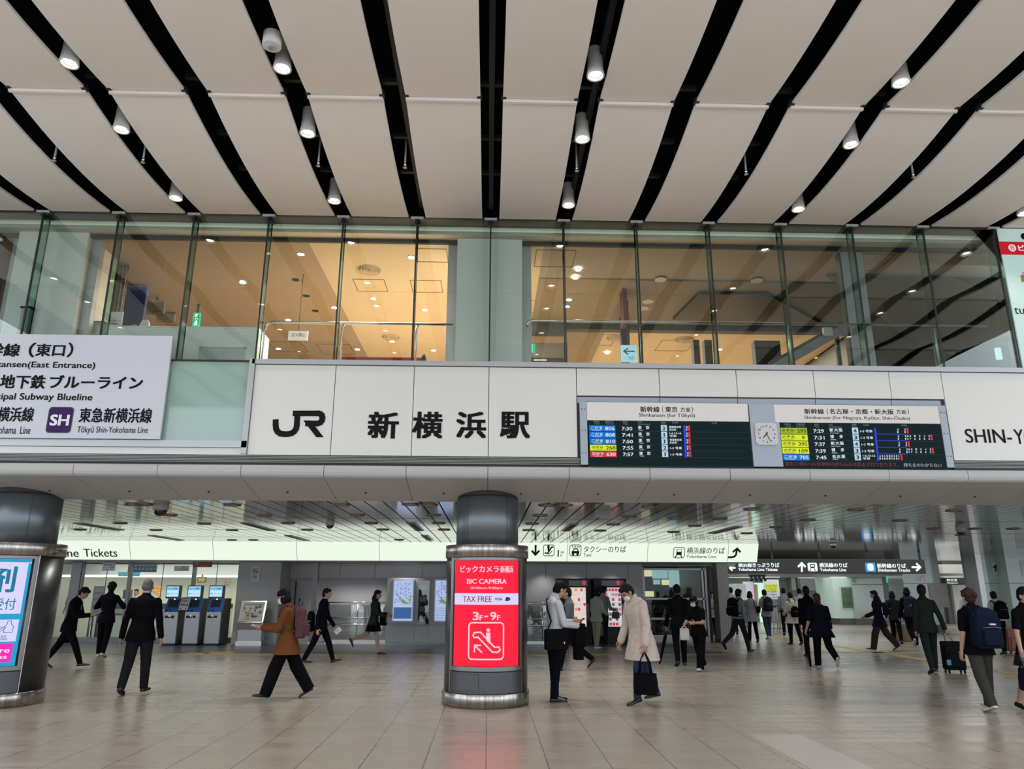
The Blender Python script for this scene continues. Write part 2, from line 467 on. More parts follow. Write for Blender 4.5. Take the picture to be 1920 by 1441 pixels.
# ================================================================== lower slat ceiling
slat_mat = mat('satin metal slats', (0.42, 0.43, 0.435), 0.09, 0.6, bump=0.015, bscale=1.5)
cl = MB()
x = -20.0 + 0.135
while x < 33:
    cl.box(x - 0.137, 12.06, 3.0, x + 0.137, 46, 3.02); x += 0.3
low = struct(cl.build('ceiling_concourse', slat_mat))
MB().box(-20, 12.06, 3.03, 33, 46, 3.2).build('slat_void', black_void, low)
MB().box(-20, 12.035, 2.99, 33, 12.07, 3.04).build('edge_strip', dark_steel, low)
for y in (15.2, 18.4, 21.0):
    MB().box(-20, y - 0.004, 2.998, 33, y + 0.004, 3.001).build('cross_joint', dark_steel, low)
# ================================================================== columns with advertising screens
gun = mat('gunmetal cladding', (0.15, 0.17, 0.185), 0.36, 0.7, noise=0.05, nscale=2)
gun_dark = mat('dark column casing', (0.06, 0.062, 0.067), 0.33, 0.7)
ring_steel = mat('ribbed steel ring', (0.40, 0.38, 0.36), 0.24, 0.95, noise=0.75, nscale=22, stretch=(1, 1, 0.02))
frame_metal = mat('screen frame metal', (0.20, 0.20, 0.20), 0.35, 0.8)
def arc(m, r, a0, a1, z0, z1, c, t=0.01, n=24):
    """curved plate on a cylinder; angle 0 faces -y"""
    rs = []
    for k in range(n + 1):
        a = R(a0 + (a1 - a0) * k / n); s, q = math.sin(a), -math.cos(a)
        rs.append([(c[0] + r * s, c[1] + r * q, z0), (c[0] + (r + t) * s, c[1] + (r + t) * q, z0), (c[0] + (r + t) * s, c[1] + (r + t) * q, z1), (c[0] + r * s, c[1] + r * q, z1)])
    return m.rings(rs, cap=True, smooth=False)
def bend(m, r, c):
    """wrap lettering drawn at y=0, x=arc length onto the cylinder"""
    m.v = [Vector((c[0] + (r - p.y) * math.sin(p.x / r), c[1] - (r - p.y) * math.cos(p.x / r), p.z)) for p in m.v]
    return m
def column(cx, label):
    c = (cx, 11.97, 0)
    t = thing('advertising_column', label, 'column', (cx, 11.97, 0), 'advertising columns')
    MB().lathe([(0.487, 2.2), (0.487, 3.11)], c, 64).build('upper_shaft', gun, t)
    sm = MB()
    for a in (38, -38, 128, -128): arc(sm, 0.486, a - 0.5, a + 0.5, 2.3, 3.1, c, 0.002, 2)
    sm.build('seam', black_joint, t)
    MB().lathe([(0.487, 3.02), (0.492, 3.02), (0.492, 3.12), (0.487, 3.12)], c, 64, cap=False).build('top_joint', black_joint, t)
    MB().lathe([(0.625, 0.16), (0.625, 2.13)], c, 64).build('casing', gun_dark, t)
    MB().lathe([(0.60, 2.1), (0.645, 2.1), (0.645, 2.275), (0.635, 2.285), (0.48, 2.285)], c, 64, cap=False).build('collar', ring_steel, t)
    MB().lathe([(0.60, 0.0), (0.652, 0.0), (0.652, 0.185), (0.645, 0.192), (0.6, 0.192)], c, 64, cap=False).build('base_ring', ring_steel, t)
    f = MB()
    arc(f, 0.622, -56, 56, 2.05, 2.09, c, 0.016); arc(f, 0.622, -56, 56, 0.50, 0.56, c, 0.016)
    arc(f, 0.622, -56, -51, 0.50, 2.09, c, 0.016, 3); arc(f, 0.622, 51, 56, 0.50, 2.09, c, 0.016, 3)
    f.build('screen_frame', frame_metal, t)
    f = MB()
    arc(f, 0.622, -56, 56, 0.20, 0.485, c, 0.008); f.build('lower_panel', mat('lower column panel', (0.085, 0.088, 0.095), 0.4, 0.7), t)
    f = MB()
    for a0, a1, z0, z1 in ((-54, -9, 0.225, 0.229), (-54, -9, 0.456, 0.46), (-54, -53.4, 0.225, 0.46), (-9.6, -9, 0.225, 0.46)): arc(f, 0.624, a0, a1, z0, z1, c, 0.008, 10)
    f.build('hatch', black_joint, t)
    f = MB()
    for s in (-1, 1): arc(f, 0.623, 57.5 * s - 0.6, 57.5 * s + 0.6, 0.2, 2.1, c, 0.004, 2)
    f.build('side_joint', steel, t)
    return t, c
def screen_part(t, c, name, x0, x1, z0, z1, m, lift=0.0):
    """a lit field on the curved screen; x is arc length"""
    r = 0.63 + lift
    q = MB(); arc(q, r, math.degrees(x0 / 0.63), math.degrees(x1 / 0.63), z0, z1, c, 0.003)
    return q.build(name, m, t)
def screen_text(q, body, x0, z0, x1, z1, bold=0.01): return q.text(body, x0, z0, x1, z1, -0.006, bold, 4)
red_lit = emat('lit red poster', (1.0, 0.013, 0.045), 1.05, True)
lilac_lit = emat('lit pale lilac poster', (0.72, 0.68, 1.0), 0.95, True)
pink_lit = emat('lit pink white print', (1.0, 0.62, 0.72), 0.95)
cyan_lit = emat('lit cyan poster', (0.02, 0.36, 0.62), 0.95)
magenta_lit = emat('lit magenta poster', (1.0, 0.02, 0.45), 1.0)
blue_ink = emat('lit blue print', (0.02, 0.30, 0.52), 0.6)
red_ink = emat('lit red print', (0.6, 0.01, 0.06), 0.6)
navy_ink = emat('lit navy print', (0.03, 0.06, 0.30), 0.5)

t, c = column(fx(6), 'steel clad column with a glowing red tax free escalator poster')
sc = screen_part(t, c, 'screen', -0.53, 0.53, 0.565, 2.045, red_lit)
screen_part(t, c, 'banner', -0.53, 0.53, 1.415, 1.575, lilac_lit, 0.003)
q = MB()
screen_text(q, 'ビックカメラ', -0.42, 1.87, 0.18, 1.97, 0.02); screen_text(q, '新横浜', 0.20, 1.87, 0.42, 1.97, 0.02)
screen_text(q, 'BIC CAMERA', -0.30, 1.71, 0.30, 1.78, 0.02)
screen_text(q, '10:00am-9:00pm', -0.24, 1.625, 0.24, 1.67, 0.01)
screen_text(q, '3', -0.20, 1.20, -0.11, 1.315, 0.02); screen_text(q, 'F', -0.10, 1.20, -0.05, 1.27, 0.02); screen_text(q, '-', -0.03, 1.243, 0.025, 1.262, 0.02)
screen_text(q, '9', 0.055, 1.20, 0.145, 1.315, 0.02); screen_text(q, 'F', 0.155, 1.20, 0.205, 1.27, 0.02)
def stroke(q, pts, w, y=-0.006, closed=False):
    """flat drawn line in the xz plane"""
    n = len(pts)
    ring = list(pts) + ([pts[0]] if closed else [])
    fine = [ring[0]]
    for u, v in zip(ring, ring[1:]):                # short pieces, so that lines can follow a curved screen
        k = max(1, int(math.hypot(v[0] - u[0], v[1] - u[1]) / 0.08)) if y == -0.006 else 1
        fine += [(u[0] + (v[0] - u[0]) * j / k, u[1] + (v[1] - u[1]) * j / k) for j in range(1, k + 1)]
    for u, v in zip(fine, fine[1:]):
        a, b = Vector(u), Vector(v); d = b - a
        if d.length < 1e-6: continue
        d.normalize(); nn = Vector((-d.y, d.x)) * w / 2; e = d * w * 0.3
        yk = y - 0.00006 * (len(q.f) % 40)
        q.add([((a - e - nn).x, yk, (a - e - nn).y), ((b + e - nn).x, yk, (b + e - nn).y), ((b + e + nn).x, yk, (b + e + nn).y), ((a - e + nn).x, yk, (a - e + nn).y)], [(0, 1, 2, 3)])
    return q
def rrect(x0, z0, x1, z1, r, n=4):
    o = []
    for cx_, cz_, a0 in ((x1 - r, z1 - r, 0), (x0 + r, z1 - r, 90), (x0 + r, z0 + r, 180), (x1 - r, z0 + r, 270)):
        for k in range(n + 1):
            a = R(a0 + 90 * k / n); o.append((cx_ + r * math.cos(a), cz_ + r * math.sin(a)))
    return o
def disc(q, cx_, cz_, r, y=-0.006, n=20, rz=None):
    rz = rz or r
    return q.add([(cx_ + r * math.cos(2 * PI * k / n), y, cz_ + rz * math.sin(2 * PI * k / n)) for k in range(n)], [tuple(range(n))])
stroke(q, rrect(-0.255, 0.665, 0.255, 1.165, 0.05), 0.02, closed=True)
stroke(q, [(-0.19, 0.99), (-0.17, 1.03), (-0.08, 1.035), (0.12, 0.83), (0.19, 0.83), (0.205, 0.79), (0.17, 0.76), (0.09, 0.765), (-0.115, 0.965), (-0.17, 0.96), (-0.19, 0.99)], 0.02)
disc(q, 0.03, 1.065, 0.025); q.add([(0.005, -0.006, 0.92), (0.06, -0.006, 0.87), (0.06, -0.006, 1.03), (0.0, -0.006, 1.03)], [(0, 1, 2, 3)])
stroke(q, [(-0.165, 0.855), (-0.165, 0.765)], 0.02); stroke(q, [(-0.165, 0.855), (-0.075, 0.855)], 0.02); stroke(q, [(-0.165, 0.855), (-0.06, 0.76)], 0.02)
bend(q, 0.633, c).build('lettering', pink_lit, t)
q = MB(); screen_text(q, 'TAX FREE', -0.36, 1.455, 0.075, 1.535, 0.012); bend(q, 0.636, c).build('lettering', red_ink, t)
q = MB(); screen_text(q, 'VISA', 0.12, 1.475, 0.235, 1.515, 0.02)
q.add([(0.28, -0.006, 1.468), (0.34, -0.006, 1.468), (0.352, -0.006, 1.522), (0.292, -0.006, 1.522)], [(0, 1, 2, 3)])
bend(q, 0.636, c).build('lettering', navy_ink, t)
q = MB(); q.add([(0.335, -0.0065, 1.478), (0.365, -0.0065, 1.478), (0.372, -0.0065, 1.51), (0.342, -0.0065, 1.51)], [(0, 1, 2, 3)])
bend(q, 0.636, c).build('card_mark', red_ink, t)

t, c = column(fx(0), 'steel clad column with a glowing blue and white poster, cut by the frame')
screen_part(t, c, 'screen', -0.53, 0.53, 0.565, 2.045, cyan_lit)
screen_part(t, c, 'poster_field', -0.49, 0.49, 1.275, 1.985, lilac_lit, 0.003)
screen_part(t, c, 'poster_field', -0.49, 0.49, 0.895, 1.195, lilac_lit, 0.003)
screen_part(t, c, 'poster_field', -0.30, 0.465, 0.62, 0.87, magenta_lit, 0.003)
screen_part(t, c, 'poster_line', -0.53, 0.53, 1.985, 1.998, emat('lit cream line', (1, 0.8, 0.6), 0.8), 0.004)
q = MB()
screen_text(q, '調剤', -0.40, 1.57, 0.37, 1.94, 0.02); screen_text(q, '処方せん受付', -0.44, 1.33, 0.42, 1.49, 0.01)
screen_text(q, '食品', 0.19, 0.915, 0.38, 0.985, 0.0)
stroke(q, [(0.33, 1.02), (0.43, 1.02), (0.44, 1.10), (0.41, 1.13), (0.40, 1.18), (0.36, 1.18), (0.355, 1.13), (0.325, 1.10), (0.33, 1.02)], 0.008)
for k in range(3): stroke(q, [(0.17 + .04 * k, 1.02), (0.24 + .04 * k, 1.10), (0.27 + .04 * k, 1.09), (0.20 + .04 * k, 1.02), (0.17 + .04 * k, 1.02)], 0.006)
bend(q, 0.637, c).build('lettering', blue_ink, t)
q = MB(); screen_text(q, 'Health Care', -0.28, 0.745, 0.44, 0.815, 0.012); screen_text(q, 'Express', -0.02, 0.65, 0.42, 0.72, 0.012)
screen_text(q, 'Drugs & Healthcare', -0.44, 1.21, 0.25, 1.26, 0.012)
bend(q, 0.637, c).build('lettering', emat('lit white print', (0.9, 0.9, 1), 1.0), t)

# ================================================================== hall lamps
lamp_body = mat('white lamp housing', (0.62, 0.60, 0.58), 0.4)
lamp_ring = mat('lamp reflector', (0.8, 0.8, 0.78), 0.2, 0.6)
lamp_lit = emat('hall lamp disc', (1.0, 0.94, 0.86), 26.0, True)
def downlight(x, y, label):
    z = zc(y) - 0.03
    t = thing('ceiling_downlight', label, 'ceiling light', (x, y, z), 'cylinder downlights in the ceiling slots')
    MB().lathe([(0.085, 0.35), (0.088, 0.2), (0.098, 0.02), (0.104, 0.0), (0.104, -0.012), (0.088, -0.012), (0.07, 0.06)], (x, y, z), 24, cap=False).build('housing', lamp_body, t)
    MB().lathe([(0.086, 0.35), (0.0, 0.36)], (x, y, z), 24, cap=False).build('housing_cap', lamp_body, t)
    MB().lathe([(0.086, -0.004), (0.062, 0.03), (0.058, 0.03)], (x, y, z), 24, cap=False).build('reflector', lamp_ring, t)
    MB().lathe([(0.06, 0.02), (0.0, 0.018)], (x, y, z), 20, cap=False).build('lens', lamp_lit, t)
    MB().tube([(x, y, z + 0.35), (x, y, 8.16)], 0.01, 6).build('stem', dark_steel, t)
    d = bpy.data.lights.new('downlight_beam', 'SPOT'); d.energy = 60; d.spot_size = R(95); d.spot_blend = 0.6; d.shadow_soft_size = 0.06; d.color = (1, 0.93, 0.85)
    o = bpy.data.objects.new('downlight_beam', d); C.objects.link(o); o.parent = t; o.location = (0, 0, -0.03)
    return t
SLOT = {-1: 'outermost slot at the left', 2: 'fourth slot left of centre', 4: 'second slot left of centre', 7: 'first slot right of centre', 10: 'fourth slot right of centre', 13: 'last slot at the right'}
YL = [10.35, 8.6, 7.35, 5.9, 4.1, 2.4, 0.6]
for i in (-1, 2, 4, 7, 10, 13):
    for k, y in enumerate(YL):
        if k >= 5 and i in (-1, 13): continue
        downlight(fx(i), y, 'white downlight in the %s, %s lamp from the glazing' % (SLOT[i], ORD[k]))
t = thing('ceiling_sensor', 'unlit white round detector beside a downlight in a dark slot', 'sensor', (fx(4), 6.93, zc(6.93)))
p = (fx(4), 6.93, zc(6.93) - 0.06)
MB().lathe([(0.10, 0.16), (0.10, 0.005), (0.092, 0.0), (0.0, 0.0)], p, 24, cap=False).build('body', lamp_body, t)
MB().lathe([(0.045, 0.0), (0.04, -0.012), (0.0, -0.014)], p, 20, cap=False).build('sensor_eye', grey_alu, t)
MB().tube([(p[0], p[1], p[2] + .16), (p[0] - .03, p[1] + .05, p[2] + .3), (p[0], p[1] - .06, p[2] + .4), (p[0], p[1], 8.16)], 0.008, 6).build('cable', dark_steel, t)
for i, n in ((1, 'fifth slot left of'), (2, 'fourth slot left of'), (4, 'second slot left of'), (5, 'slot just left of'), (7, 'first slot right of'), (9, 'third slot right of'), (11, 'fifth slot right of')):
    y = 9.25; z = zc(y)
    t = thing('sprinkler_head', 'small steel sprinkler head in the dark %s the central slot' % n, 'sprinkler', (fx(i), y, z - .06), 'sprinkler heads in the ceiling slots')
    MB().tube([(fx(i), y, z - 0.02), (fx(i), y, 8.16)], 0.014, 8).build('drop_pipe', grey_alu, t)
    MB().lathe([(0.0, 0.0), (0.028, 0.0), (0.028, 0.008), (0.012, 0.012), (0.012, 0.035), (0.02, 0.045), (0.02, 0.06), (0, .06)], (fx(i), y, z - 0.08), 12, cap=False).build('head', steel, t)

# ================================================================== station name on the fascia
YT = YF - 0.006
def lg(q, body, a, b, c2, d, bold=0.012, Y=YT, off=(480, 390), k=2.826): return q.ptext(body, off[0] + a / k, off[1] + b / k, off[0] + c2 / k, off[1] + d / k, Y, bold, 5)
t = thing('station_logo', 'heavy black two letter railway logo on white fascia panel', 'logo', (-2.87, YF, 3.82))
q = MB()
def cp(a, b): p = at(480 + a / 2.826, 390 + b / 2.826, YT); return (p.x, p.z)
w = 0.087
jpath = [(104, 1127), (104, 1150), (107, 1170), (115, 1184), (130, 1194), (150, 1197), (172, 1196), (190, 1191), (203, 1182), (212, 1168), (216, 1150), (220, 1087)]
rpath = [(204, 1087), (330, 1087), (341, 1090), (349, 1098), (352, 1110), (349, 1124), (341, 1135), (328, 1140), (270, 1140)]
for pth in (jpath, rpath): stroke(q, [cp(*p) for p in pth], w, YT)
q.add([(*cp(250, 1124), 0), (*cp(290, 1124), 0), (*cp(358, 1213), 0), (*cp(320, 1213), 0)], [(0, 3, 2, 1)]); 
q.v[-4:] = [Vector((p.x, YT - .0027, p.y)) for p in q.v[-4:]]
q.build('logo_mark', ink, t)
t = thing('station_name_sign', 'four large black kanji spelling the station name on white fascia', 'sign', (-0.6, YF, 3.82))
for ch, a, c2 in (('新', 592, 757), ('横', 828, 990), ('浜', 1060, 1220), ('駅', 1292, 1452)):
    q = MB(); lg(q, ch, a, 1078, c2, 1220, 0.028); q.build('character', ink, t)
t = thing('station_name_sign', 'large black Latin letters of the station name, cut by the frame', 'sign', (8.1, YF, 3.82))
q = MB(); q.ptext('SHIN-', 1810, 804, 1897, 830, YT, 0.01, 5); q.ptext('YOKOHAMA', 1902, 805, 2066, 833, YT, 0.01, 5); q.build('lettering', ink, t)

# ================================================================== big direction board
YB = 10.97
t = thing('direction_board', 'white direction board with black line names and a purple square badge', 'sign', (-7.0, YB, 3.75))
MB().box(-10.5, YB, 3.755, -4.86, YF - 0.031, 5.36).build('panel', mat('white sign sheet', (0.57, 0.585, 0.645), 0.5), t, bevel=0.004)
q = MB(); k = 2.826
def dl(body, a, b, c2, d, bold=0.02): q.ptext(body, a / k, 390 + b / k, c2 / k, 390 + d / k, YB - 0.004, bold, 4)
dl('新幹線', -152, 715, 107, 785, .028); dl('（', 152, 712, 187, 790, .02); dl('東口', 190, 718, 345, 785, .028); dl('）', 357, 712, 388, 790, .02)
dl('Shinkansen(East Entrance)', -120, 812, 505, 854, .015)
dl('市営', -170, 882, -12, 956, .028); dl('地下鉄', 0, 882, 242, 956, .028); dl('ブルーライン', 262, 886, 758, 956, .028)
dl('Municipal Subway Blueline', -140, 980, 490, 1026, .015)
dl('相鉄新横浜線', -205, 1052, 180, 1130, .022); dl('Sōtetsu Shin-Yokohama  Line', -245, 1152, 162, 1194, .006)
dl('東急新横浜線', 420, 1058, 806, 1137, .022); dl('Tōkyū Shin-Yokohama Line', 408, 1155, 784, 1200, .006)
q.build('lettering', ink, t)
a, b = at(240 / k, 390 + 1190 / k, YB), at(395 / k, 390 + 1054 / k, YB)
MB().prism_y([*rrect(a.x, a.z, b.x, b.z, 0.05)], YB - 0.006, YB + 0.001).build('line_badge', mat('dark badge edge', (0.03, 0.02, 0.04), 0.5), t)
bd = MB().prism_y([*rrect(a.x + .012, a.z + .012, b.x - .012, b.z - .012, 0.04)], YB - 0.008, YB - 0.005).build('badge_face', mat('purple badge', (0.04, 0.014, 0.095), 0.6, spec=.15), t)
q = MB(); q.ptext('SH', 265 / k, 390 + 1093 / k, 367 / k, 390 + 1152 / k, YB - 0.011, 0.03, 4); q.build('badge_lettering', mat('white print', (0.75, 0.75, 0.78), 0.5), t)

# ================================================================== departure boards
led_white = emat('white display print', (0.85, 0.92, 1.0), 0.75)
led_dim = emat('dim display print', (0.45, 0.5, 0.52), 0.35)
led_red = emat('red display print', (0.85, 0.03, 0.06), 0.8)
led_dimred = emat('dim red display print', (0.35, 0.08, 0.09), 0.5)
led_blue = emat('blue display field', (0.0, 0.20, 0.75), 0.85)
led_dblue = emat('deep blue display line', (0.03, 0.07, 0.75), 0.8)
led_yellow = emat('yellow display field', (0.72, 0.85, 0.02), 0.9)
led_olive = emat('dim yellow display field', (0.36, 0.48, 0.02), 0.9)
led_pale = emat('pale blue display field', (0.52, 0.72, 0.88), 0.85)
led_ink = mat('display dark print', (0.02, 0.025, 0.02), 0.6)
screen_black = mat('display black', (0.004, 0.010, 0.012), 0.6, spec=.05, emit=(0.015, 0.035, 0.04), es=0.25)
header_white = emat('lit header panel', (0.80, 0.775, 0.75), 0.72)
YD = 11.0
def board(label, px, kx, off, hdr, hdr_txt, scr, rows, geo, extra=None):
    P = lambda a, b, Y=YD: at(off[0] + a / kx, off[1] + b / kx, Y)
    h0, h1 = P(hdr[0], hdr[3]), P(hdr[2], hdr[1]); s0, s1 = P(scr[0], scr[3]), P(scr[2], scr[1])
    x0 = (h0.x + s0.x) / 2; x1 = (h1.x + s1.x) / 2
    t = thing('departure_board', label, 'departure board', ((x0 + x1) / 2, YD, s0.z), 'pair of departure boards')
    MB().box(x0 - 0.012, YD + 0.012, s0.z - 0.02, x1 + 0.012, YF - 0.002, h1.z + 0.008).build('casing', black_joint, t)
    MB().box(x0, YD - 0.004, h0.z, x1, YD + 0.02, h1.z).build('header', header_white, t)
    s = MB().box(x0, YD, s0.z, x1, YD + 0.02, h0.z - 0.003).build('screen', screen_black, t)
    hx = t.children[1]
    q = MB()
    for body, a, b, c2, d, bo in hdr_txt: q.ptext(body, off[0] + a / kx, off[1] + b / kx, off[0] + c2 / kx, off[1] + d / kx, YD - 0.008, bo, 4)
    q.build('header_lettering', ink, hx)
    yy = YD - 0.003; y2 = YD - 0.006
    def rect(m, a, b, c2, d, y=yy):
        u, v = P(a, (b + d) / 2), P(c2, (b + d) / 2); lo, hi = P((a + c2) / 2, d), P((a + c2) / 2, b)
        m.add([(u.x, y, lo.z), (v.x, y, lo.z), (v.x, y, hi.z), (u.x, y, hi.z)], [(0, 1, 2, 3)]); return m
    def tx(m, body, a, b, c2, d, bo=0.01): m.ptext(body, off[0] + a / kx, off[1] + b / kx, off[0] + c2 / kx, off[1] + d / kx, y2, bo, 2)
    wq, dq, iq, dbq, rq, ln = MB(), MB(), MB(), MB(), MB(), MB()
    g = geo
    for r, row in enumerate(rows):
        y0 = g['y0'] + g['dy'] * r; y1 = y0 + g['h']; sx = g['sx'] * r
        bm = {'b': led_blue, 'y': led_yellow, 'o': led_olive, 'r': led_red}[row[0]]
        rect(MB(), g['badge'][0] + sx, y0, g['badge'][1] + sx, y1).build('train_badge', bm, s)
        tq = iq if row[0] in 'yo' else wq
        tx(tq, row[1], g['kana'][0] + sx, y0 + 8, g['kana'][1] + sx, y0 + 40, .015)
        tx(tq, row[2], g['kana'][0] + 18 + sx, y0 + 45, g['kana'][1] - 12 + sx, y0 + 53, .01)
        nw = (g['num'][1] - g['num'][0]) / 3
        tx(tq, row[3], g['num'][1] - nw * len(row[3]) + (nw * .6 if len(row[3]) == 1 else 0) - (nw * .6 if len(row[3]) == 1 else 0) * 2 + sx, y0 + 12, g['num'][1] - (nw * .6 if len(row[3]) == 1 else 0) + sx, y0 + 48, .015)
        tx(wq, row[4], g['time'][0] + sx, y0 + 13, g['time'][1] + sx, y0 + 49, .015)
        n = len(row[5]); d0, d1 = g['dest']; cw = 38
        for j, ch in enumerate(row[5]):
            cx_ = d0 + (d1 - d0 - cw) * (j / (n - 1)) if n > 1 else d0
            tx(wq, ch, cx_ + sx, y0 + 3, cx_ + cw + sx, y0 + 38, .02)
        tx(wq, row[6], d0 + 6 + sx, y0 + 43, d0 + 6 + 9 * len(row[6]) + sx, y0 + 55, .01)
        rect(MB(), g['box'][0] + sx, y0 - 2, g['box'][1] + sx, y1 - 2).build('track_field', led_pale, s)
        tx(iq, row[7], g['box'][0] + 15 + sx, y0 + 10, g['box'][1] - 15 + sx, y0 + 49, .03)
        ct = row[8].split('|')
        if len(ct) == 1: tx(wq, ct[0], g['cars'][0] + sx, y0 + 18, g['cars'][1] + sx, y0 + 46, .015)
        else:
            tx(wq, ct[0], g['cars'][0] + sx, y0 + 3, g['cars'][1] + sx, y0 + 26, .015); tx(wq, ct[1], g['cars'][0] + sx, y0 + 30, g['cars'][0] + (g['cars'][1] - g['cars'][0]) * .6 + sx, y0 + 53, .015)
        for kind, a, b in row[9]:
            if kind == 'B': rect(dbq, a + sx, y0, b + sx, y1 + 6)
            elif kind == 'L': rect(dbq, a + sx, y1 - 1, b + sx, y1 + 5)
            elif kind == 'R': rect(rq, a + sx, y0, b + sx, y1 - 4)
            else:
                tx(wq, kind[0], a + sx, y0 + 6, b + sx, y0 + 26, .02); tx(wq, kind[1], a + sx, y0 + 32, b + sx, y0 + 52, .02)
        rect(ln, scr[0] + 20 + sx, y1 + 1.5, scr[2] - 8 + sx * .8, y1 + 3.5)
    for body, a, b, c2, d in g['heads']: tx(dq, body, a, b, c2, d, .005)
    wq.build('white_lettering', led_white, s); iq.build('dark_lettering', led_ink, s); dq.build('column_heading', led_dim, s)
    dbq.build('route_line', led_dblue, s); rq.build('terminus_mark', led_red, s); ln.build('row_line', emat('dim row line', (0.05, 0.12, 0.13), 0.5), s)
    if extra: extra(s, tx)
    return t
heads1 = [('列車名', 122, 262, 187, 285), ('Train', 130, 287, 185, 303), ('列車番号', 240, 262, 333, 285), ('Train No.', 245, 287, 338, 304), ('時刻', 428, 268, 472, 290), ('Time', 430, 292, 478, 306), ('行先', 580, 270, 625, 290), ('Destination', 583, 293, 708, 308), ('番線', 822, 275, 865, 294), ('Track', 820, 297, 875, 311), ('自由席', 935, 276, 998, 294), ('停車駅', 1340, 282, 1395, 298)]
r1 = [('B', 1050, 1072), ('品新', 1076, 1092), ('R', 1096, 1117)]
rows1 = [('b', 'こだま', 'KODAMA', '806', '7:30', '東京', 'Tōkyō', '2', '普通車全車|自由席', r1), ('b', 'こだま', 'KODAMA', '808', '7:41', '東京', 'Tōkyō', '1', '1-6,13-16|号車', r1),
         ('b', 'こだま', 'KODAMA', '810', '7:50', '東京', 'Tōkyō', '1', '普通車全車|自由席', r1), ('y', 'のぞみ', 'NOZOMI', '268', '7:55', '東京', 'Tōkyō', '2', '1-3 号車', r1),
         ('r', 'ひかり', 'HIKARI', '630', '7:57', '東京', 'Tōkyō', '1', '1-5 号車', r1)]
board('departure board left of the round-faced clock, three blue train badges on black', 0, 5.486, (1090, 740), (66, 90, 1703, 258),
      [('新幹線', 605, 118, 805, 178, .02), ('(', 830, 118, 845, 180, .01), ('東京', 862, 120, 990, 178, .02), ('方面', 1018, 128, 1122, 176, .015), (')', 1135, 118, 1150, 180, .01), ('Shinkansen (for Tōkyō)', 592, 188, 1170, 238, .012)],
      (70, 255, 1725, 725), rows1, dict(y0=315, dy=66.3, h=60, sx=3.2, badge=(80, 350), kana=(100, 215), num=(245, 342), time=(415, 525), dest=(582, 700), box=(818, 880), cars=(903, 1025), heads=heads1))
heads2 = [('列車名', 217, 284, 280, 306), ('Train', 232, 308, 282, 324), ('列車番号', 337, 284, 425, 306), ('Train No.', 335, 308, 425, 322), ('時刻', 516, 287, 558, 308), ('Time', 518, 311, 565, 327), ('行先', 660, 290, 702, 310), ('Destination', 662, 312, 785, 328), ('番線', 893, 288, 938, 310), ('Track', 893, 312, 942, 328), ('自由席', 1005, 292, 1062, 310), ('停車駅', 1385, 296, 1442, 314)]
nA = [('B', 1115, 1134), ('L', 1134, 1430), ('名屋', 1344, 1358), ('京都', 1416, 1430), ('R', 1438, 1456)]
nB = [('B', 1115, 1134), ('L', 1134, 1430), ('名屋', 1344, 1358), ('京都', 1416, 1430), ('新大', 1438, 1452), ('神戸', 1464, 1476), ('岡山', 1508, 1522), ('広島', 1556, 1570), ('小倉', 1604, 1618), ('新山', 1652, 1664), ('R', 1672, 1690)]
kA = [('B', 1115, 1134), ('小原', 1140, 1155), ('熱海', 1164, 1178), ('三島', 1188, 1202), ('新富', 1212, 1226), ('静岡', 1236, 1250), ('掛川', 1258, 1272), ('浜松', 1282, 1296), ('豊橋', 1306, 1318), ('三安', 1328, 1340), ('R', 1352, 1370)]
rows2 = [('o', 'のぞみ', 'NOZOMI', '293', '7:29', '新大阪', 'Shin-Ōsaka', '4', '1-3 号車', nA), ('y', 'のぞみ', 'NOZOMI', '9', '7:31', '博多', 'Hakata', '3', '1-3 号車', nB),
         ('y', 'のぞみ', 'NOZOMI', '295', '7:37', '新大阪', 'Shin-Ōsaka', '4', '1-3 号車', nA), ('y', 'のぞみ', 'NOZOMI', '109', '7:39', '博多', 'Hakata', '3', '1-3 号車', nB),
         ('b', 'こだま', 'KODAMA', '705', '7:45', '名古屋', 'Nagoya', '3', '1-6,13-16|号車', kA)]
def ticker(s, tx):
    q = MB(); tx(q, '駅及び車内への危険物の持ち込みは禁止されております。', 225, 672, 1360, 712, .005); q.build('ticker_lettering', led_dimred, s)
    q = MB(); tx(q, '持ち主のわからない', 1410, 682, 1790, 722, .01); q.build('ticker_lettering', emat('grey display print', (0.6, 0.63, 0.65), 0.55), s)
board('departure board right of the clock, four yellow train badges on black', 0, 5.333, (1430, 740), (148, 112, 1732, 272),
      [('新幹線', 415, 138, 612, 192, .02), ('(', 640, 136, 655, 196, .01), ('名古屋・京都・新大阪', 668, 140, 1310, 194, .02), ('方面', 1336, 148, 1435, 192, .015), (')', 1447, 138, 1462, 196, .01), ('Shinkansen (for Nagoya, Kyōto, Shin-Ōsaka)', 418, 204, 1474, 254, .012)],
      (150, 270, 1790, 735), rows2, dict(y0=330, dy=66.2, h=60, sx=6.6, badge=(178, 443), kana=(190, 315), num=(345, 432), time=(507, 612), dest=(668, 798), box=(893, 955), cars=(975, 1098), heads=heads2), ticker)
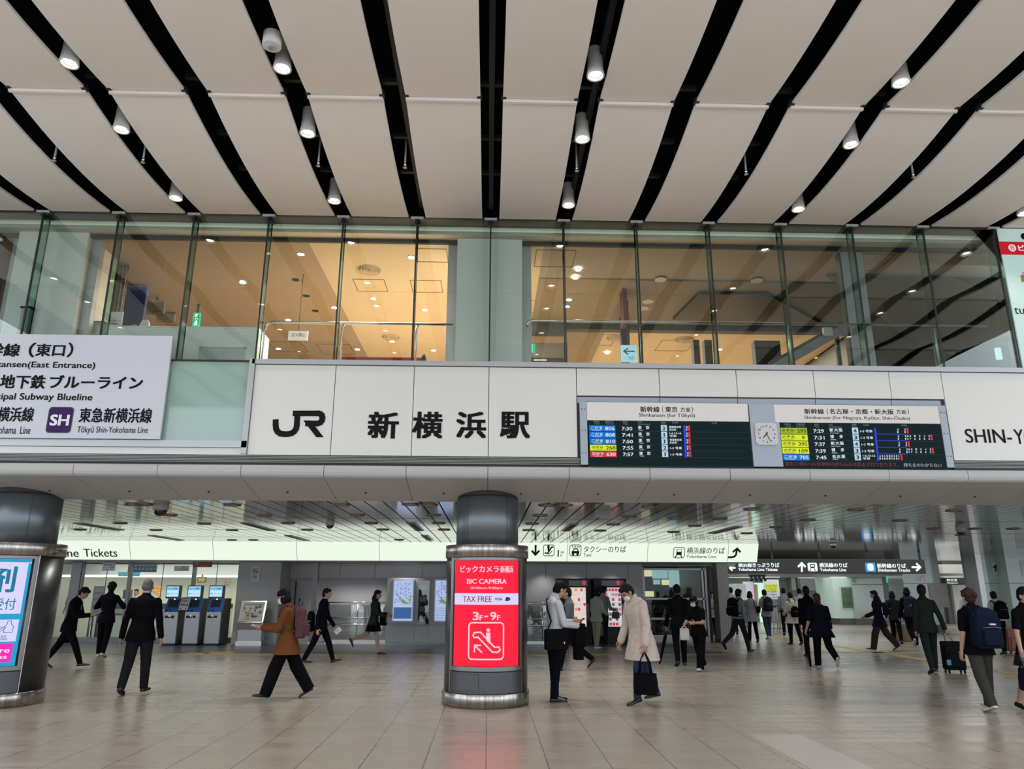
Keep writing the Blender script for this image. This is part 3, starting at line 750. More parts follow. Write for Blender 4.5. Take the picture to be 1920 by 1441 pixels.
# clock between the boards
t = thing('wall_clock', 'square white clock on blue grey panel between departure boards', 'clock', (4.19, YD, 3.8))
MB().box(3.975, YD - 0.002, 3.42, 4.425, YF + 0.02, 4.385).build('mounting_panel', blue_grey, t, bevel=0.003)
cx_, cz_ = 4.20, 3.915; hw = 0.168
MB().prism_y(rrect(cx_ - hw, cz_ - hw, cx_ + hw, cz_ + hw, 0.05), YD - 0.03, YD - 0.002).build('case', mat('pale clock case', (0.6, 0.6, 0.6), 0.4, noise=.15, nscale=30), t)
MB().prism_y(rrect(cx_ - hw + .014, cz_ - hw + .014, cx_ + hw - .014, cz_ + hw - .014, 0.045), YD - 0.034, YD - 0.03).build('dial', mat('marbled clock dial', (0.55, 0.56, 0.57), 0.35, noise=.25, nscale=25), t)
q = MB()
for h_ in range(1, 13):
    a = R(30 * h_); x_, z_ = cx_ + 0.123 * math.sin(a), cz_ + 0.123 * math.cos(a)
    w_ = 0.011 if h_ < 10 else 0.019
    q.text(str(h_), x_ - w_, z_ - 0.015, x_ + w_, z_ + 0.015, YD - 0.036, .01, 3)
q.build('numeral', ink, t)
for name, ang, ln_, w_ in (('hour_hand', 223, .075, .014), ('minute_hand', 157, .115, .009)):
    d = Vector((math.sin(R(ang)), math.cos(R(ang)))); c2 = Vector((cx_, cz_))
    q = MB(); stroke(q, [tuple(c2 - d * .025), tuple(c2 + d * ln_)], w_, YD - 0.039); q.build(name, ink, t)
# posts at the sides of the boards
for x0, x1, nm in ((1.37, 1.478, 'left'), (6.935, 7.045, 'right')):
    t = thing('board_post', 'blue grey bolted post at the %s end of the departure boards' % nm, 'post', (x0, YD, 3.41), 'board end posts')
    MB().box(x0, YD - 0.005, 3.427, x1, YF - 0.002, 4.393).build('post_body', blue_grey, t, bevel=0.004)
    q = MB()
    for z in (3.6, 3.95, 4.28):
        for x_ in (x0 + .03, x1 - .03): q.ball((x_, YD - .006, z), .008, 8, 6)
    q.build('bolt', dark_steel, t)
MB().box(1.37, YD + 0.02, 3.388, 7.04, YF + 0.03, 3.402).build('board_sill', black_joint, fas)

# ================================================================== lit advertising panel beside the glazing
x0 = fx(13) + 0.05
t = thing('advertising_panel', 'tall backlit mint panel with red shop band at right edge', 'sign', (x0 + 1, YG, ZG0))
MB().box(x0, YG - 0.03, ZG0, x0 + 2.4, YG - 0.005, ZG1 - 0.02).build('panel', mat('backlit mint panel', (0.42, 0.55, 0.52), 0.3, emit=(0.5, 0.72, 0.66), es=0.28), t)
a, b = at(1877, 477, YG - .03), at(1884, 453, YG - .03)
MB().box(a.x, YG - 0.04, a.z, x0 + 2.0, YG - 0.03, b.z).build('red_band', emat('lit red band', (0.62, 0.012, 0.025), 0.75), t)
q = MB(); cc = at(1898, 464.5, YG - .045)
disc(q, cc.x, cc.z, .065, YG - .045, 24); pw = at(1908, 465, YG)
q.text('ビックカメラ', cc.x + .1, cc.z - .055, cc.x + .85, cc.z + .055, YG - .045, .03, 4); q.build('band_lettering', emat('lit white band print', (0.85, 0.8, 0.8), 0.8), t)
q = MB(); q.text('B', cc.x - .03, cc.z - .04, cc.x + .03, cc.z + .04, YG - .05, .01, 4); q.build('band_mark', led_red, t)
q = MB(); p = at(1903, 588, YG - .035); q.text('tutuanna', p.x, p.z, p.x + .75, p.z + .11, YG - .035, .0, 4)
p = at(1917, 443, YG - .035); disc(q, p.x + .03, p.z, .06, YG - .035, 20); q.build('panel_lettering', ink, t)
q = MB(); p = at(1916, 528, YG - .035); q.box(p.x, YG - .036, p.z, p.x + .5, YG - .03, p.z + .12); q.build('coloured_print', mat('olive print', (0.25, 0.2, 0.03), .5), t)
q = MB(); p = at(1917, 516, YG - .035); q.text('SALE', p.x, p.z, p.x + .4, p.z + .06, YG - .036, .01, 3); q.build('coloured_print', led_red, t)
# ================================================================== upper floor behind the glazing
cream = mat('cream plaster', (0.66, 0.60, 0.50), 0.7)
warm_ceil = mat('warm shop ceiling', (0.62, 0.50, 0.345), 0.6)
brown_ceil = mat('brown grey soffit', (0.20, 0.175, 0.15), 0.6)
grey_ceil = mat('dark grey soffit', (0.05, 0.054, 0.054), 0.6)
mint = mat('pale mint cladding', (0.85, 0.88, 0.82), 0.35, noise=0.05, nscale=1.5, stretch=(1, 1, .2))
ZC = 7.30
up = sroot('floor_upper', (0, 12, 4.7))
MB().box(-11, 11.32, 4.55, 12, 21, 4.7).build('floor_slab', mat('upper floor', (0.45, 0.36, 0.26), 0.5), up)
uc = sroot('ceiling_upper', (0, 12, ZC)); tr2 = sroot('trim_2', (0, 11.36, 7.3))
MB().box(-11, 11.09, 7.49, 12, 11.36, 7.51).build('pocket', cream, tr2)
MB().box(-11, 11.36, 7.36, 12, 11.5, 7.6).build('header', mat('mint grey header', (0.50, 0.57, 0.50), 0.5), tr2)
MB().box(-11, 11.36, 7.335, 12, 11.56, 7.36).build('header_underside', cream, tr2)
MB().box(-11, 11.56, 7.27, 12, 11.62, 7.34).build('door_track', dark_steel, tr2)
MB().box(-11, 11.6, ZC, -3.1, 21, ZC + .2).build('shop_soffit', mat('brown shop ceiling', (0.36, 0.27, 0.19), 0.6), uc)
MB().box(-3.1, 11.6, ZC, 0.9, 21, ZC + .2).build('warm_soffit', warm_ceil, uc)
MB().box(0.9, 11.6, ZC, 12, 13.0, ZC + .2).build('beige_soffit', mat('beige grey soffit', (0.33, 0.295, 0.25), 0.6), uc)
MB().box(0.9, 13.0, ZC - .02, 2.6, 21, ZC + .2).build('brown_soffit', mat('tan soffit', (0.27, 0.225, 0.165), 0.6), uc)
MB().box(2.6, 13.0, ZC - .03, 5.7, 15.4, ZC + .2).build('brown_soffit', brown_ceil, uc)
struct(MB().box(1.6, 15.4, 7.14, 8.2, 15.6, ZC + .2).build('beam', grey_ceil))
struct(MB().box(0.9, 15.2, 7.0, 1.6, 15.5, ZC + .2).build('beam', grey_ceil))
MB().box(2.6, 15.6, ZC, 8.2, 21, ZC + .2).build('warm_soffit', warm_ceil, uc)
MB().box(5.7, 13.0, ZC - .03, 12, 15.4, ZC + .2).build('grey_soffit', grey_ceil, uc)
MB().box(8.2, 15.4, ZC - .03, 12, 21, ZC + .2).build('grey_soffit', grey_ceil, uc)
struct(MB().box(-11, 21, 4.7, 12, 21.2, 7.5).build('wall_upper_back', mat('warm back wall', (0.5, 0.38, 0.24), 0.6)))
struct(MB().box(-11.2, 11.1, 4.7, -11, 21, 7.5).build('wall_upper_side', cream))
struct(MB().box(12, 11.1, 4.7, 12.2, 21, 7.5).build('wall_upper_side', wall_dark))
struct(MB().box(8.2, 15.6, 4.7, 8.3, 21, 7.5).build('wall_upper_side', wall_dark))
struct(MB().box(-11, 11.3, 4.4, 12, 11.6, 4.72).build('trim_3', wall_dark))
def soffit_patch(pxs, z, th, m):
    pts = [atz(x_, y_, z) for x_, y_ in pxs]; n = len(pts); u = Vector((0, 0, th))
    MB().add(pts + [p + u for p in pts], [tuple(range(n)), tuple(reversed(range(n, 2 * n)))] + [(k, n + k, n + (k + 1) % n, (k + 1) % n) for k in range(n)]).build('soffit_panel', m, uc)
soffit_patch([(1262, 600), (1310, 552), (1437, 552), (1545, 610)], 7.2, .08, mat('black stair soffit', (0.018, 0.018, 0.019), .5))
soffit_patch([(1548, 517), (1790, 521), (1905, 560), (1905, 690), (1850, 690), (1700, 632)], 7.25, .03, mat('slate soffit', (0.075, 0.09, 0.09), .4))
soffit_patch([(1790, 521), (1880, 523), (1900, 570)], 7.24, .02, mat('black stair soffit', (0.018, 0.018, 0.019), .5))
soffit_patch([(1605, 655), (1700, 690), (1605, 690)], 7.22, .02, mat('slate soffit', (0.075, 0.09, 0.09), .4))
# clad columns and door frames
for x0, x1, y0, nm in ((858, 979, 449, 'pale mint square column behind the glazing above the red poster column'), (38, 168, 431, 'pale mint square column behind the glazing at far left')):
    a, b = at(x0, y0, 11.5), at(x1, y0, 11.5)
    t = thing('clad_column', nm, 'column', ((a.x + b.x) / 2, 11.5, 4.7), 'clad columns behind the glazing')
    MB().box(a.x, 11.5, 4.72, b.x, 12.5, 7.334).build('cladding', mint, t)
    MB().box(a.x - 0.16, 11.64, 4.72, a.x, 11.76, 7.27).build('door_frame', grey_alu, t)
    MB().box(b.x, 11.64, 4.72, b.x + 0.16, 11.76, 7.27).build('door_frame', grey_alu, t)
a, b = at(1572, 470, 11.7), at(1612, 470, 11.7)
t = thing('door_post', 'tall grey metal door post behind glazing above the right departure board', 'post', ((a.x + b.x) / 2, 11.7, 4.7))
MB().box(a.x, 11.64, 4.7, b.x, 11.8, 7.27).build('post_body', mat('grey post', (0.28, 0.30, 0.31), .4, .3), t)
MB().box(a.x - .03, 11.66, 4.7, a.x, 11.78, 7.27).build('edge', dark_steel, t)
for i_, (px_, w_) in enumerate(((1303, .13), (1325, .16), (1435, .55), (1166 + 5, .16))):
    p = at(px_, 640, 15.0)
    t = thing('mullion_post', ['slim dark post under the beam, above the left departure board', 'slim dark post just right of another, under the beam', 'broad black post under the stair, behind the glazing', 'slim dark post beside the pale blue arrow sign'][i_], 'post', (p.x, 15.0, 4.7), 'dark posts behind the glazing')
    MB().box(p.x - w_ / 2, 14.9, 4.7, p.x + w_ / 2, 15.1, 6.76 if i_ < 3 else 7.28).build('post_body', dark_steel, t)
    MB().box(p.x - w_ / 2 - .03, 14.88, 4.7, p.x + w_ / 2 + .03, 15.12, 4.78).build('foot_plate', grey_alu, t)
# handrails
rail_m = mat('polished rail', (0.6, 0.6, 0.58), 0.2, 0.95)
def hrail(x0, x1, posts, label):
    z = at((x0 + x1) / 2, 606, 11.45).z
    a, b = at(x0, 606, 11.45).x, at(x1, 606, 11.45).x
    t = thing('handrail', label, 'handrail', (a, 11.45, 4.7), 'handrails behind the glazing')
    MB().tube([(a, 11.45, z - .12), (a + .02, 11.45, z - .03), (a + .1, 11.45, z), (b, 11.45, z)], 0.022, 10).build('rail', rail_m, t)
    for px_ in posts:
        x_ = at(px_, 640, 11.45).x
        MB().tube([(x_, 11.45, 4.7), (x_, 11.45, z - .08), (x_ + .03, 11.45, z - .01)], 0.016, 8).build('post', rail_m, t)
hrail(498, 850, (494, 640, 780), 'polished handrail behind the glazing left of the middle mint column')
hrail(988, 1850, (1200, 1345, 1480, 1625, 1755), 'polished handrail behind the glazing right of the middle mint column')
# shop lamps
warm_disc = emat('warm lamp disc', (1.0, 0.86, 0.62), 55.0, True)
dim_disc = mat('unlit lamp disc', (0.5, 0.47, 0.42), .4)
def lampdisc(px, py, m, label, grp, r=.055, z=None):
    p = atz(px, py, (z or ZC) - 0.012)
    t = thing('recessed_lamp', label, 'ceiling light', (p.x, p.y, p.z), grp)
    MB().lathe([(r + .02, 0.012), (r + .022, 0.004), (r, 0.0), (r, 0.006), (r, .012)], p, 20, cap=False).build('trim_ring', lamp_body, t)
    MB().lathe([(r, 0.003), (0.0, 0.002)], p, 20, cap=False).build('lens', m, t)
for px_, py_ in ((564, 477), (771, 483), (627, 577), (797, 581), (522, 654), (670, 655), (813, 657), (455, 530), (700, 560), (540, 600), (735, 640)):
    lampdisc(px_, py_, warm_disc, 'small bright round lamp in the warm shop ceiling left of the middle mint column', 'shop ceiling lamps')
for px_, py_ in ((1084, 506), (1079, 521), (1067, 562), (1063, 575), (1139, 662)):
    lampdisc(px_, py_, warm_disc, 'small warm round lamp in the tan ceiling just right of the middle mint column', 'lamps in the tan ceiling', z=7.28)
for px_, py_ in ((1239, 525), (1215, 566), (1207, 579), (1419, 527)):
    lampdisc(px_, py_, dim_disc, 'unlit round lamp in the dark brown ceiling behind the glazing', 'unlit lamps in the brown ceiling', .09, 7.27)
for px_, py_ in ((1350, 655), (1500, 660)):
    lampdisc(px_, py_, warm_disc, 'small warm round lamp in the far tan ceiling below the dark beam', 'lamps in the far ceiling')
for px_, py_ in ((554, 525), (574, 555), (591, 583), (605, 606)):
    p = atz(px_, py_, ZC - .01)
    t = thing('black_spotlight', 'small black recessed spotlight in the warm shop ceiling', 'ceiling light', p, 'black spotlights in the shop ceiling')
    MB().lathe([(0.07, .01), (0.07, 0.0), (0.055, 0.0), (0.05, 0.009), (0, .009)], p, 16, cap=False).build('spot_ring', dark_steel, t)
for px_, py_, lab in ((692, 507, 'round ceiling diffuser nearest the glass in the warm shop ceiling'), (733, 633, 'round ceiling diffuser deep in the warm shop ceiling'), (1154, 634, 'round ceiling diffuser left of the pale blue arrow sign'), (1283, 637, 'round ceiling diffuser beside the slim dark posts')):
    p = atz(px_, py_, ZC - .015)
    t = thing('ceiling_diffuser', lab, 'air vent', p, 'round ceiling diffusers')
    for r0 in (.225, .17, .12, .075):
        MB().lathe([(r0, .014), (r0 - .01, -.012), (r0 - .035, .008), (r0 - .04, .014)], p, 28, cap=False).build('cone_ring', mat('tan vent metal', (.5, .4, .28), .5), t)
    MB().lathe([(.225, .013), (0, .013)], p, 28, cap=False).build('vent_back', wall_dark, t)
hl = mat('hatch joint', (0.10, 0.08, 0.06), .7)
hm = MB()
for px_, py_, w_ in ((810, 479, .55), (800, 537, .6), (695, 535, .6), (1040, 485, .7), (1025, 575, .7), (540, 650, .8), (630, 655, .8), (1120, 637, .8), (1265, 648, .8), (1625, 492, .7)):
    p = atz(px_, py_, ZC - .004); h_ = w_ / 2
    for a_, b_, c2, d_ in ((-h_, -h_, h_, -h_ + .012), (-h_, h_ - .012, h_, h_), (-h_, -h_, -h_ + .012, h_), (h_ - .012, -h_, h_, h_)):
        hm.box(p.x + a_, p.y + b_, p.z - .002, p.x + c2, p.y + d_, p.z + .004)
hm.build('access_hatch', hl, uc)
area('shop_glow', (-1.4, 14.8, 7.26), (0, 0, 0), 3.0, 5.0, 800, (1, .87, .69))
area('shop_glow', (-7.0, 15.5, 7.26), (0, 0, 0), 4.0, 4.0, 60, (1, .85, .65))
area('far_glow', (5.0, 18.2, 7.26), (0, 0, 0), 5.6, 4.0, 420, (1, .84, .6))
area('corridor_glow', (3, 12.3, 7.26), (0, 0, 0), 6, .5, 20, (1, .92, .8))
area('corridor_glow', (8, 12.3, 7.26), (0, 0, 0), 5, .5, 7, (.85, .95, 1))
area('pocket_fill', (0.5, 11.23, 7.485), (R(8), 0, 0), 22, .12, 3400, (1, .97, .9))  # added strip light without a fitting, brightens the mint columns
area('pocket_up_fill', (0.5, 11.345, 7.40), (R(180), 0, 0), 22, .12, 10, (1, .94, .72))  # added upward fill, no cove lamp here; brightens the cream pocket
# counter with things at the left
a, b = at(160, 612, 11.9), at(486, 612, 11.9)
t = thing('shop_counter', 'pale mint counter front behind glazing over the direction board', 'counter', ((a.x + b.x) / 2, 11.9, 4.7))
MB().box(a.x, 11.9, 4.7, b.x, 12.5, a.z).build('front', mint, t)
MB().box(a.x, 11.88, a.z, b.x, 12.5, a.z + .02).build('top', mint, t)
zct = a.z + .02
a2, b2 = at(376, 652, 11.89), at(456, 680, 11.89)
MB().box(a2.x, 11.893, 4.72, b2.x, 11.9, a2.z).build('hatch_door', mat('pale hatch', (.5, .58, .56), .4), t)
m = MB(); m.box(a2.x - .02, 11.885, 4.72, a2.x, 11.9, a2.z + .02); m.box(b2.x, 11.885, 4.72, b2.x + .02, 11.9, a2.z + .02); m.box(a2.x - .02, 11.885, a2.z, b2.x + .02, 11.9, a2.z + .02)
m.build('hatch_frame', grey_alu, t)
a, b = at(172, 600, 12.1), at(200, 606, 12.1)
t = thing('cash_register', 'grey till standing on the mint counter', 'till', ((a.x + b.x) / 2, 12.1, zct))
MB().box(a.x, 12.0, zct, b.x, 12.3, zct + .1).build('body', grey_alu, t, bevel=.01); MB().box(a.x + .03, 12.05, zct + .1, b.x - .02, 12.25, zct + .14).build('keyboard', dark_steel, t, bevel=.01)
a, b = at(205, 584, 12.1), at(229, 602, 12.1)
t = thing('counter_notice', 'white printed notice standing upright on the mint counter', 'notice', ((a.x + b.x) / 2, 12.1, zct))
MB().box(a.x, 12.1, zct, b.x, 12.115, max(a.z, zct + .2)).build('sheet', mat('white paper', (.72, .74, .74), .6), t)
q = MB(); q.text('ご注文はこちら', a.x + .02, zct + .15, b.x - .02, zct + .18, 12.097); q.text('ORDER', a.x + .04, zct + .09, b.x - .06, zct + .12, 12.097); q.build('lettering', ink, t)
p = at(238, 606, 12.1)
t = thing('red_box', 'small red box on the mint counter', 'box', (p.x, 12.1, zct)); MB().box(p.x - .06, 12.05, zct, p.x + .06, 12.15, zct + .05).build('carton', mat('red card', (.45, .03, .03), .5), t, bevel=.004)
p = at(272, 600, 12.1)
t = thing('counter_stand', 'white scalloped display stand on the counter by blue panel', 'stand', (p.x, 12.1, zct)); MB().prism_y([(p.x - .08, zct), (p.x + .08, zct), (p.x + .08, zct + .12), (p.x + .05, zct + .18), (p.x - .03, zct + .18), (p.x - .07, zct + .1)], 12.08, 12.13).build('plate', mat('white stand', (.62, .65, .62), .5), t)
q = MB(); stroke(q, [(p.x + .03 * math.cos(k), zct + .09 + .03 * math.sin(k)) for k in range(7)], .006, 12.078); q.build('ring_mark', grey_alu, t)
p = at(249, 604, 12.0)
t = thing('cable_loop', 'white bent cable loop on the mint counter', 'cable', (p.x, 12.05, zct)); MB().tube([(p.x - .05, 12.05, zct + .006), (p.x - .02, 12.05, zct + .07), (p.x + .03, 12.05, zct + .08), (p.x + .05, 12.05, zct + .006)], .006, 6).build('wire', lamp_body, t)
a, b = at(240, 502, 13.6), at(281, 502, 13.6)
t = thing('blue_banner', 'tall deep blue wall panel behind the shop counter', 'panel', ((a.x + b.x) / 2, 13.6, 4.7))
MB().box(a.x, 13.6, 4.7, b.x, 13.7, min(7.26, a.z)).build('panel', mat('deep blue panel', (0.015, 0.03, 0.16), .5), t)
MB().box(a.x - .35, 13.62, 4.7, a.x, 13.7, min(7.12, a.z + .3)).build('side_wall', mat('grey green side', (.33, .37, .35), .5), t)
for k, (px_, py_) in enumerate(((293, 535), (315, 558), (334, 577), (289, 575), (310, 590), (332, 602))):
    p = at(px_, py_, 14.2 + .9 * (k % 3))
    t = thing('menu_board', ['framed pale menu board, upper row, next to the blue panel', 'framed pale menu board, upper row, second from the blue panel', 'framed pale menu board, upper row, third from the blue panel', 'framed dark menu picture, lower row, next to the blue panel', 'framed dark menu picture, lower row, second from the blue panel', 'framed dark menu picture, lower row, third from the blue panel'][k], 'menu board', p, 'menu boards in the shop')
    w_ = .2
    MB().box(p.x - w_, p.y, p.z - .135, p.x + w_, p.y + .06, p.z + .135).build('frame', mat('bronze frame', (.12, .09, .06), .5), t)
    MB().box(p.x - w_ + .03, p.y - .006, p.z - .105, p.x + w_ - .03, p.y, p.z + .105).build('print', mat('pale menu print', (.40, .35, .28), .6, noise=.3, nscale=4) if k < 3 else mat('dark menu print', (.06, .05, .03), .6, noise=.9, nscale=5), t)
    MB().box(p.x - .02, p.y + .06, p.z + .1, p.x + .02, p.y + .1, ZC).build('hanger', dark_steel, t)
# dark red panel at the outer left, slatted screen
a, b = at(-60, 445, 12.2), at(22, 445, 12.2)
t = thing('maroon_banner', 'dark maroon wall panel at the far left behind the glazing', 'panel', ((a.x + b.x) / 2, 12.2, 4.7)); MB().box(a.x - 1, 12.2, 4.7, b.x, 12.3, 7.28).build('panel', mat('maroon panel', (.055, .012, .016), .5), t)
a, b = at(180, 540, 12.6), at(232, 540, 12.6)
t = thing('grid_shutter', 'brown grid shutter behind the till', 'shutter', ((a.x + b.x) / 2, 12.6, 4.7))
m = MB()
for k in range(9): m.box(a.x + (b.x - a.x) * k / 8 - .008, 12.6, 4.7, a.x + (b.x - a.x) * k / 8 + .008, 12.62, 7.2)
for k in range(14): m.box(a.x, 12.6, 4.9 + .17 * k, b.x, 12.62, 4.915 + .17 * k)
m.build('lattice', mat('tan lattice', (.28, .24, .19), .5), t); MB().box(a.x, 12.66, 4.7, b.x, 12.7, 7.28).build('backing_sheet', mat('brown backing', (.12, .10, .085), .6), t)
a = at(62, 590, 11.7)
t = thing('grey_stand', 'grey slim cabinet end beside the left mint column', 'stand', (a.x + .08, 11.45, 4.7)); MB().box(a.x, 11.40, 4.7, a.x + .13, 11.48, a.z).build('body', grey_alu, t); MB().box(a.x - .02, 11.38, a.z, a.x + .15, 11.49, a.z + .03).build('cap', dark_steel, t)
# hung signs
green_lit = emat('lit green exit sign', (0.02, 0.62, 0.28), 1.0)
white_lit = emat('lit white pictogram', (0.8, 1.0, 0.9), 1.2)
def runner(q, x, z, s, y):
    disc(q, x + .12 * s, z + .34 * s, .07 * s, y, 12)
    for pth in ([(.1, .25), (0, .02)], [(.08, .22), (.22, .1), (.3, .14)], [(.08, .22), (-.1, .16), (-.16, .04)], [(0, .02), (.16, -.1), (.14, -.3)], [(0, .02), (-.1, -.14), (-.26, -.2)]):
        stroke(q, [(x + a_ * s, z + b_ * s) for a_, b_ in pth], .07 * s, y)
def exitsign(px, py, Y, w_, h_, label):
    p = at(px, py, Y)
    t = thing('exit_sign', label, 'exit sign', (p.x, Y, p.z), None)
    MB().box(p.x - w_ / 2, Y, p.z - h_ / 2, p.x + w_ / 2, Y + .05, p.z + h_ / 2).build('face', green_lit, t)
    q = MB(); q.add([(p.x - w_ * .2, Y - .003, p.z - h_ * .4), (p.x + w_ * .2, Y - .003, p.z - h_ * .4), (p.x + w_ * .2, Y - .003, p.z + h_ * .4), (p.x - w_ * .2, Y - .003, p.z + h_ * .4)], [(0, 1, 2, 3)]); q.build('pictogram_field', white_lit, t)
    q = MB(); runner(q, p.x, p.z, h_ * .9, Y - .006); q.build('running_figure', mat('green pictogram', (.01, .25, .1), .5), t)
    MB().box(p.x - .02, Y + .01, p.z + h_ / 2, p.x + .02, Y + .04, ZC).build('hanger', dark_steel, t)
exitsign(368, 599, 14.6, .14, .3, 'glowing green exit sign above the mint counter')
exitsign(995, 652, 13.2, .17, .17, 'square green exit sign right of the middle mint column')
p = at(1180, 662, 14.0)
t = thing('arrow_sign', 'lit pale blue arrow sign beside a slim dark post', 'sign', p)
MB().box(p.x - .16, 14.0, p.z - .17, p.x + .16, 14.06, p.z + .17).build('face', emat('lit pale blue sign', (.45, .75, .85), .9), t)
q = MB(); stroke(q, [(p.x - .11, p.z + .04), (p.x + .1, p.z + .04)], .025, 13.996); stroke(q, [(p.x - .03, p.z + .1), (p.x - .11, p.z + .04), (p.x - .03, p.z - .02)], .025, 13.996); q.text('出口', p.x - .02, p.z - .13, p.x + .11, p.z - .06, 13.996); q.build('arrow_mark', mat('dark teal print', (.02, .1, .12), .5), t)
MB().box(p.x - .02, 14.01, p.z + .17, p.x + .02, 14.05, ZC).build('hanger', dark_steel, t)
p = at(1874, 662, 14.0)
t = thing('arrow_sign', 'tiny lit pale blue sign at the dark right end behind glazing', 'sign', p); MB().box(p.x - .05, 14.0, p.z - .12, p.x + .05, 14.06, p.z + .12).build('face', emat('lit pale blue sign', (.45, .75, .85), .9), t); MB().box(p.x - .02, 14.01, p.z + .12, p.x + .02, 14.05, ZC).build('hanger', dark_steel, t)
p = at(559, 628, 13.0)
t = thing('hanging_paper', 'white sheet with black print hung from the warm shop ceiling', 'notice', p)
MB().box(p.x - .18, 13.0, p.z - .1, p.x + .18, 13.01, p.z + .08).build('sheet', mat('white paper', (.72, .74, .74), .6), t)
q = MB(); q.text('立入禁止', p.x - .12, p.z - .03, p.x + .13, p.z + .04, 12.996); q.build('lettering', ink, t); MB().tube([(p.x, 13.005, p.z + .08), (p.x, 13.005, ZC)], .006, 6).build('cord', dark_steel, t)
a, b = at(637, 672, 12.0), at(780, 672, 12.0)
t = thing('belt_barrier', 'red belt barrier with steel post behind the glazing', 'barrier', (b.x + .1, 12.0, 4.7))
MB().box(a.x, 11.99, a.z - .03, b.x + .1, 12.0, a.z + .03).build('belt', mat('red belt', (.45, .012, .02), .6), t)
MB().lathe([(.15, 0), (.15, .02), (.03, .03), (.03, a.z - 4.7 + .02)], (b.x + .13, 12.0, 4.7), 20).build('post', steel, t)
MB().lathe([(.042, 0), (.042, .11), (.02, .12), (.02, .14)], (b.x + .13, 12.0, a.z - .05), 16).build('post_head', dark_steel, t)
q = at(708, 678, 11.97); MB().box(q.x - .2, 11.975, a.z - .12, q.x + .2, 11.985, a.z - .035).build('belt_notice', mat('white paper', (.72, .74, .74), .6), t)
a, b = at(991, 662, 15.5), at(1056, 662, 15.5)
t = thing('dark_door', 'dark service door with small plate below the square exit sign', 'door', ((a.x + b.x) / 2, 15.5, 4.7))
MB().box(a.x - .3, 15.5, 4.7, b.x + .1, 15.6, 6.85).build('surround', mat('brown wall', (.12, .10, .09), .5), t); z_ = at(1010, 671, 15.5).z; MB().box(a.x, 15.47, 4.7, a.x + .75, 15.5, z_).build('leaf', dark_steel, t); q = at(1013, 674.5, 15.45); MB().box(q.x - .14, 15.46, q.z - .02, q.x + .14, 15.47, q.z + .025).build('plate', grey_alu, t)
p = at(1168, 575, 13.6)
t = thing('hanging_banner', 'narrow dark red banner hanging edge on behind the glazing', 'banner', p); MB().box(p.x - .03, 13.4, p.z - .4, p.x + .05, 13.75, ZC - .02).build('cloth', mat('dark red banner', (.08, .02, .018), .6), t)
# escalator balustrade seen at the right
t = thing('escalator_rail', 'grey sloping escalator balustrade behind the glazing, right of the black post', 'escalator', (at(1500, 665, 14.3).x, 14.3, 4.7))
a, b = at(1450, 690, 14.3), at(1600, 605, 14.3)
d = (b - a).normalized(); n = Vector((-d.z, 0, d.x)) * .09
MB().prism_y([((a - n).x, (a - n).z), ((b - n).x, (b - n).z), ((b + n).x, (b + n).z), ((a + n).x, (a + n).z)], 14.3, 14.45).build('balustrade', mat('slate steel', (.16, .18, .2), .35, .5), t)
for u_ in (.15, .8):
    s_ = a.lerp(b, u_); MB().box(s_.x - .04, 14.34, 4.7, s_.x + .04, 14.41, s_.z).build('support', dark_steel, t)
MB().tube([a + n * 1.3 + Vector((0, .07, 0)), b + n * 1.3 + Vector((0, .07, 0))], .035, 8).build('grip', black_joint, t)
q = at(1552, 622, 14.25); MB().box(q.x - .09, 14.22, q.z - .09, q.x + .09, 14.3, q.z + .09).build('control_box', grey_alu, t)
# ================================================================== concourse back wall
pale_wall = mat('pale grey wall panel', (0.46, 0.45, 0.46), 0.45)
mid_wall = mat('mid grey wall panel', (0.34, 0.345, 0.35), 0.45)
post_m = mat('grey metal post', (0.17, 0.17, 0.172), 0.4, 0.5)
paper = mat('white paper', (.72, .74, .74), .6)
def bx(px0, px1, y0, y1, Y0, Y1, m, name, par, z0=None, z1=None, ym=1130):
    """a box whose front face covers that stretch of the picture at depth Y0"""
    a, b = at(px0, ym, Y0).x, at(px1, ym, Y0).x
    zt = z1 if z1 is not None else at((px0 + px1) / 2, y0, Y0).z; zb = z0 if z0 is not None else at((px0 + px1) / 2, y1, Y0).z
    return MB().box(a, Y0, zb, b, Y1, zt).build(name, m, par)
wb = sroot('wall_back', (0, 25, 0))
YO = 25.0
# bulkhead behind the light box, all along
struct(MB().box(-16, 23.45, 2.44, at(1350, 1040, 23.45).x, 25.6, 2.5).build('trim_7', mid_wall))
struct(MB().box(-16, 25.5, 2.4, 8.3, 25.7, 3.0).build('wall_back_upper', mid_wall))
# pier with the no-smoking sign
wpier = struct(bx(441, 522, 0, 0, 24.1, 25.6, mid_wall, 'wall_pier', None, 0.0, 2.45))
bx(440, 449, 0, 0, 24.07, 24.1, pale_wall, 'skirting', wpier, 0.0, 0.36); bx(493, 523, 0, 0, 24.07, 24.1, pale_wall, 'skirting', wpier, 0.0, 0.36)
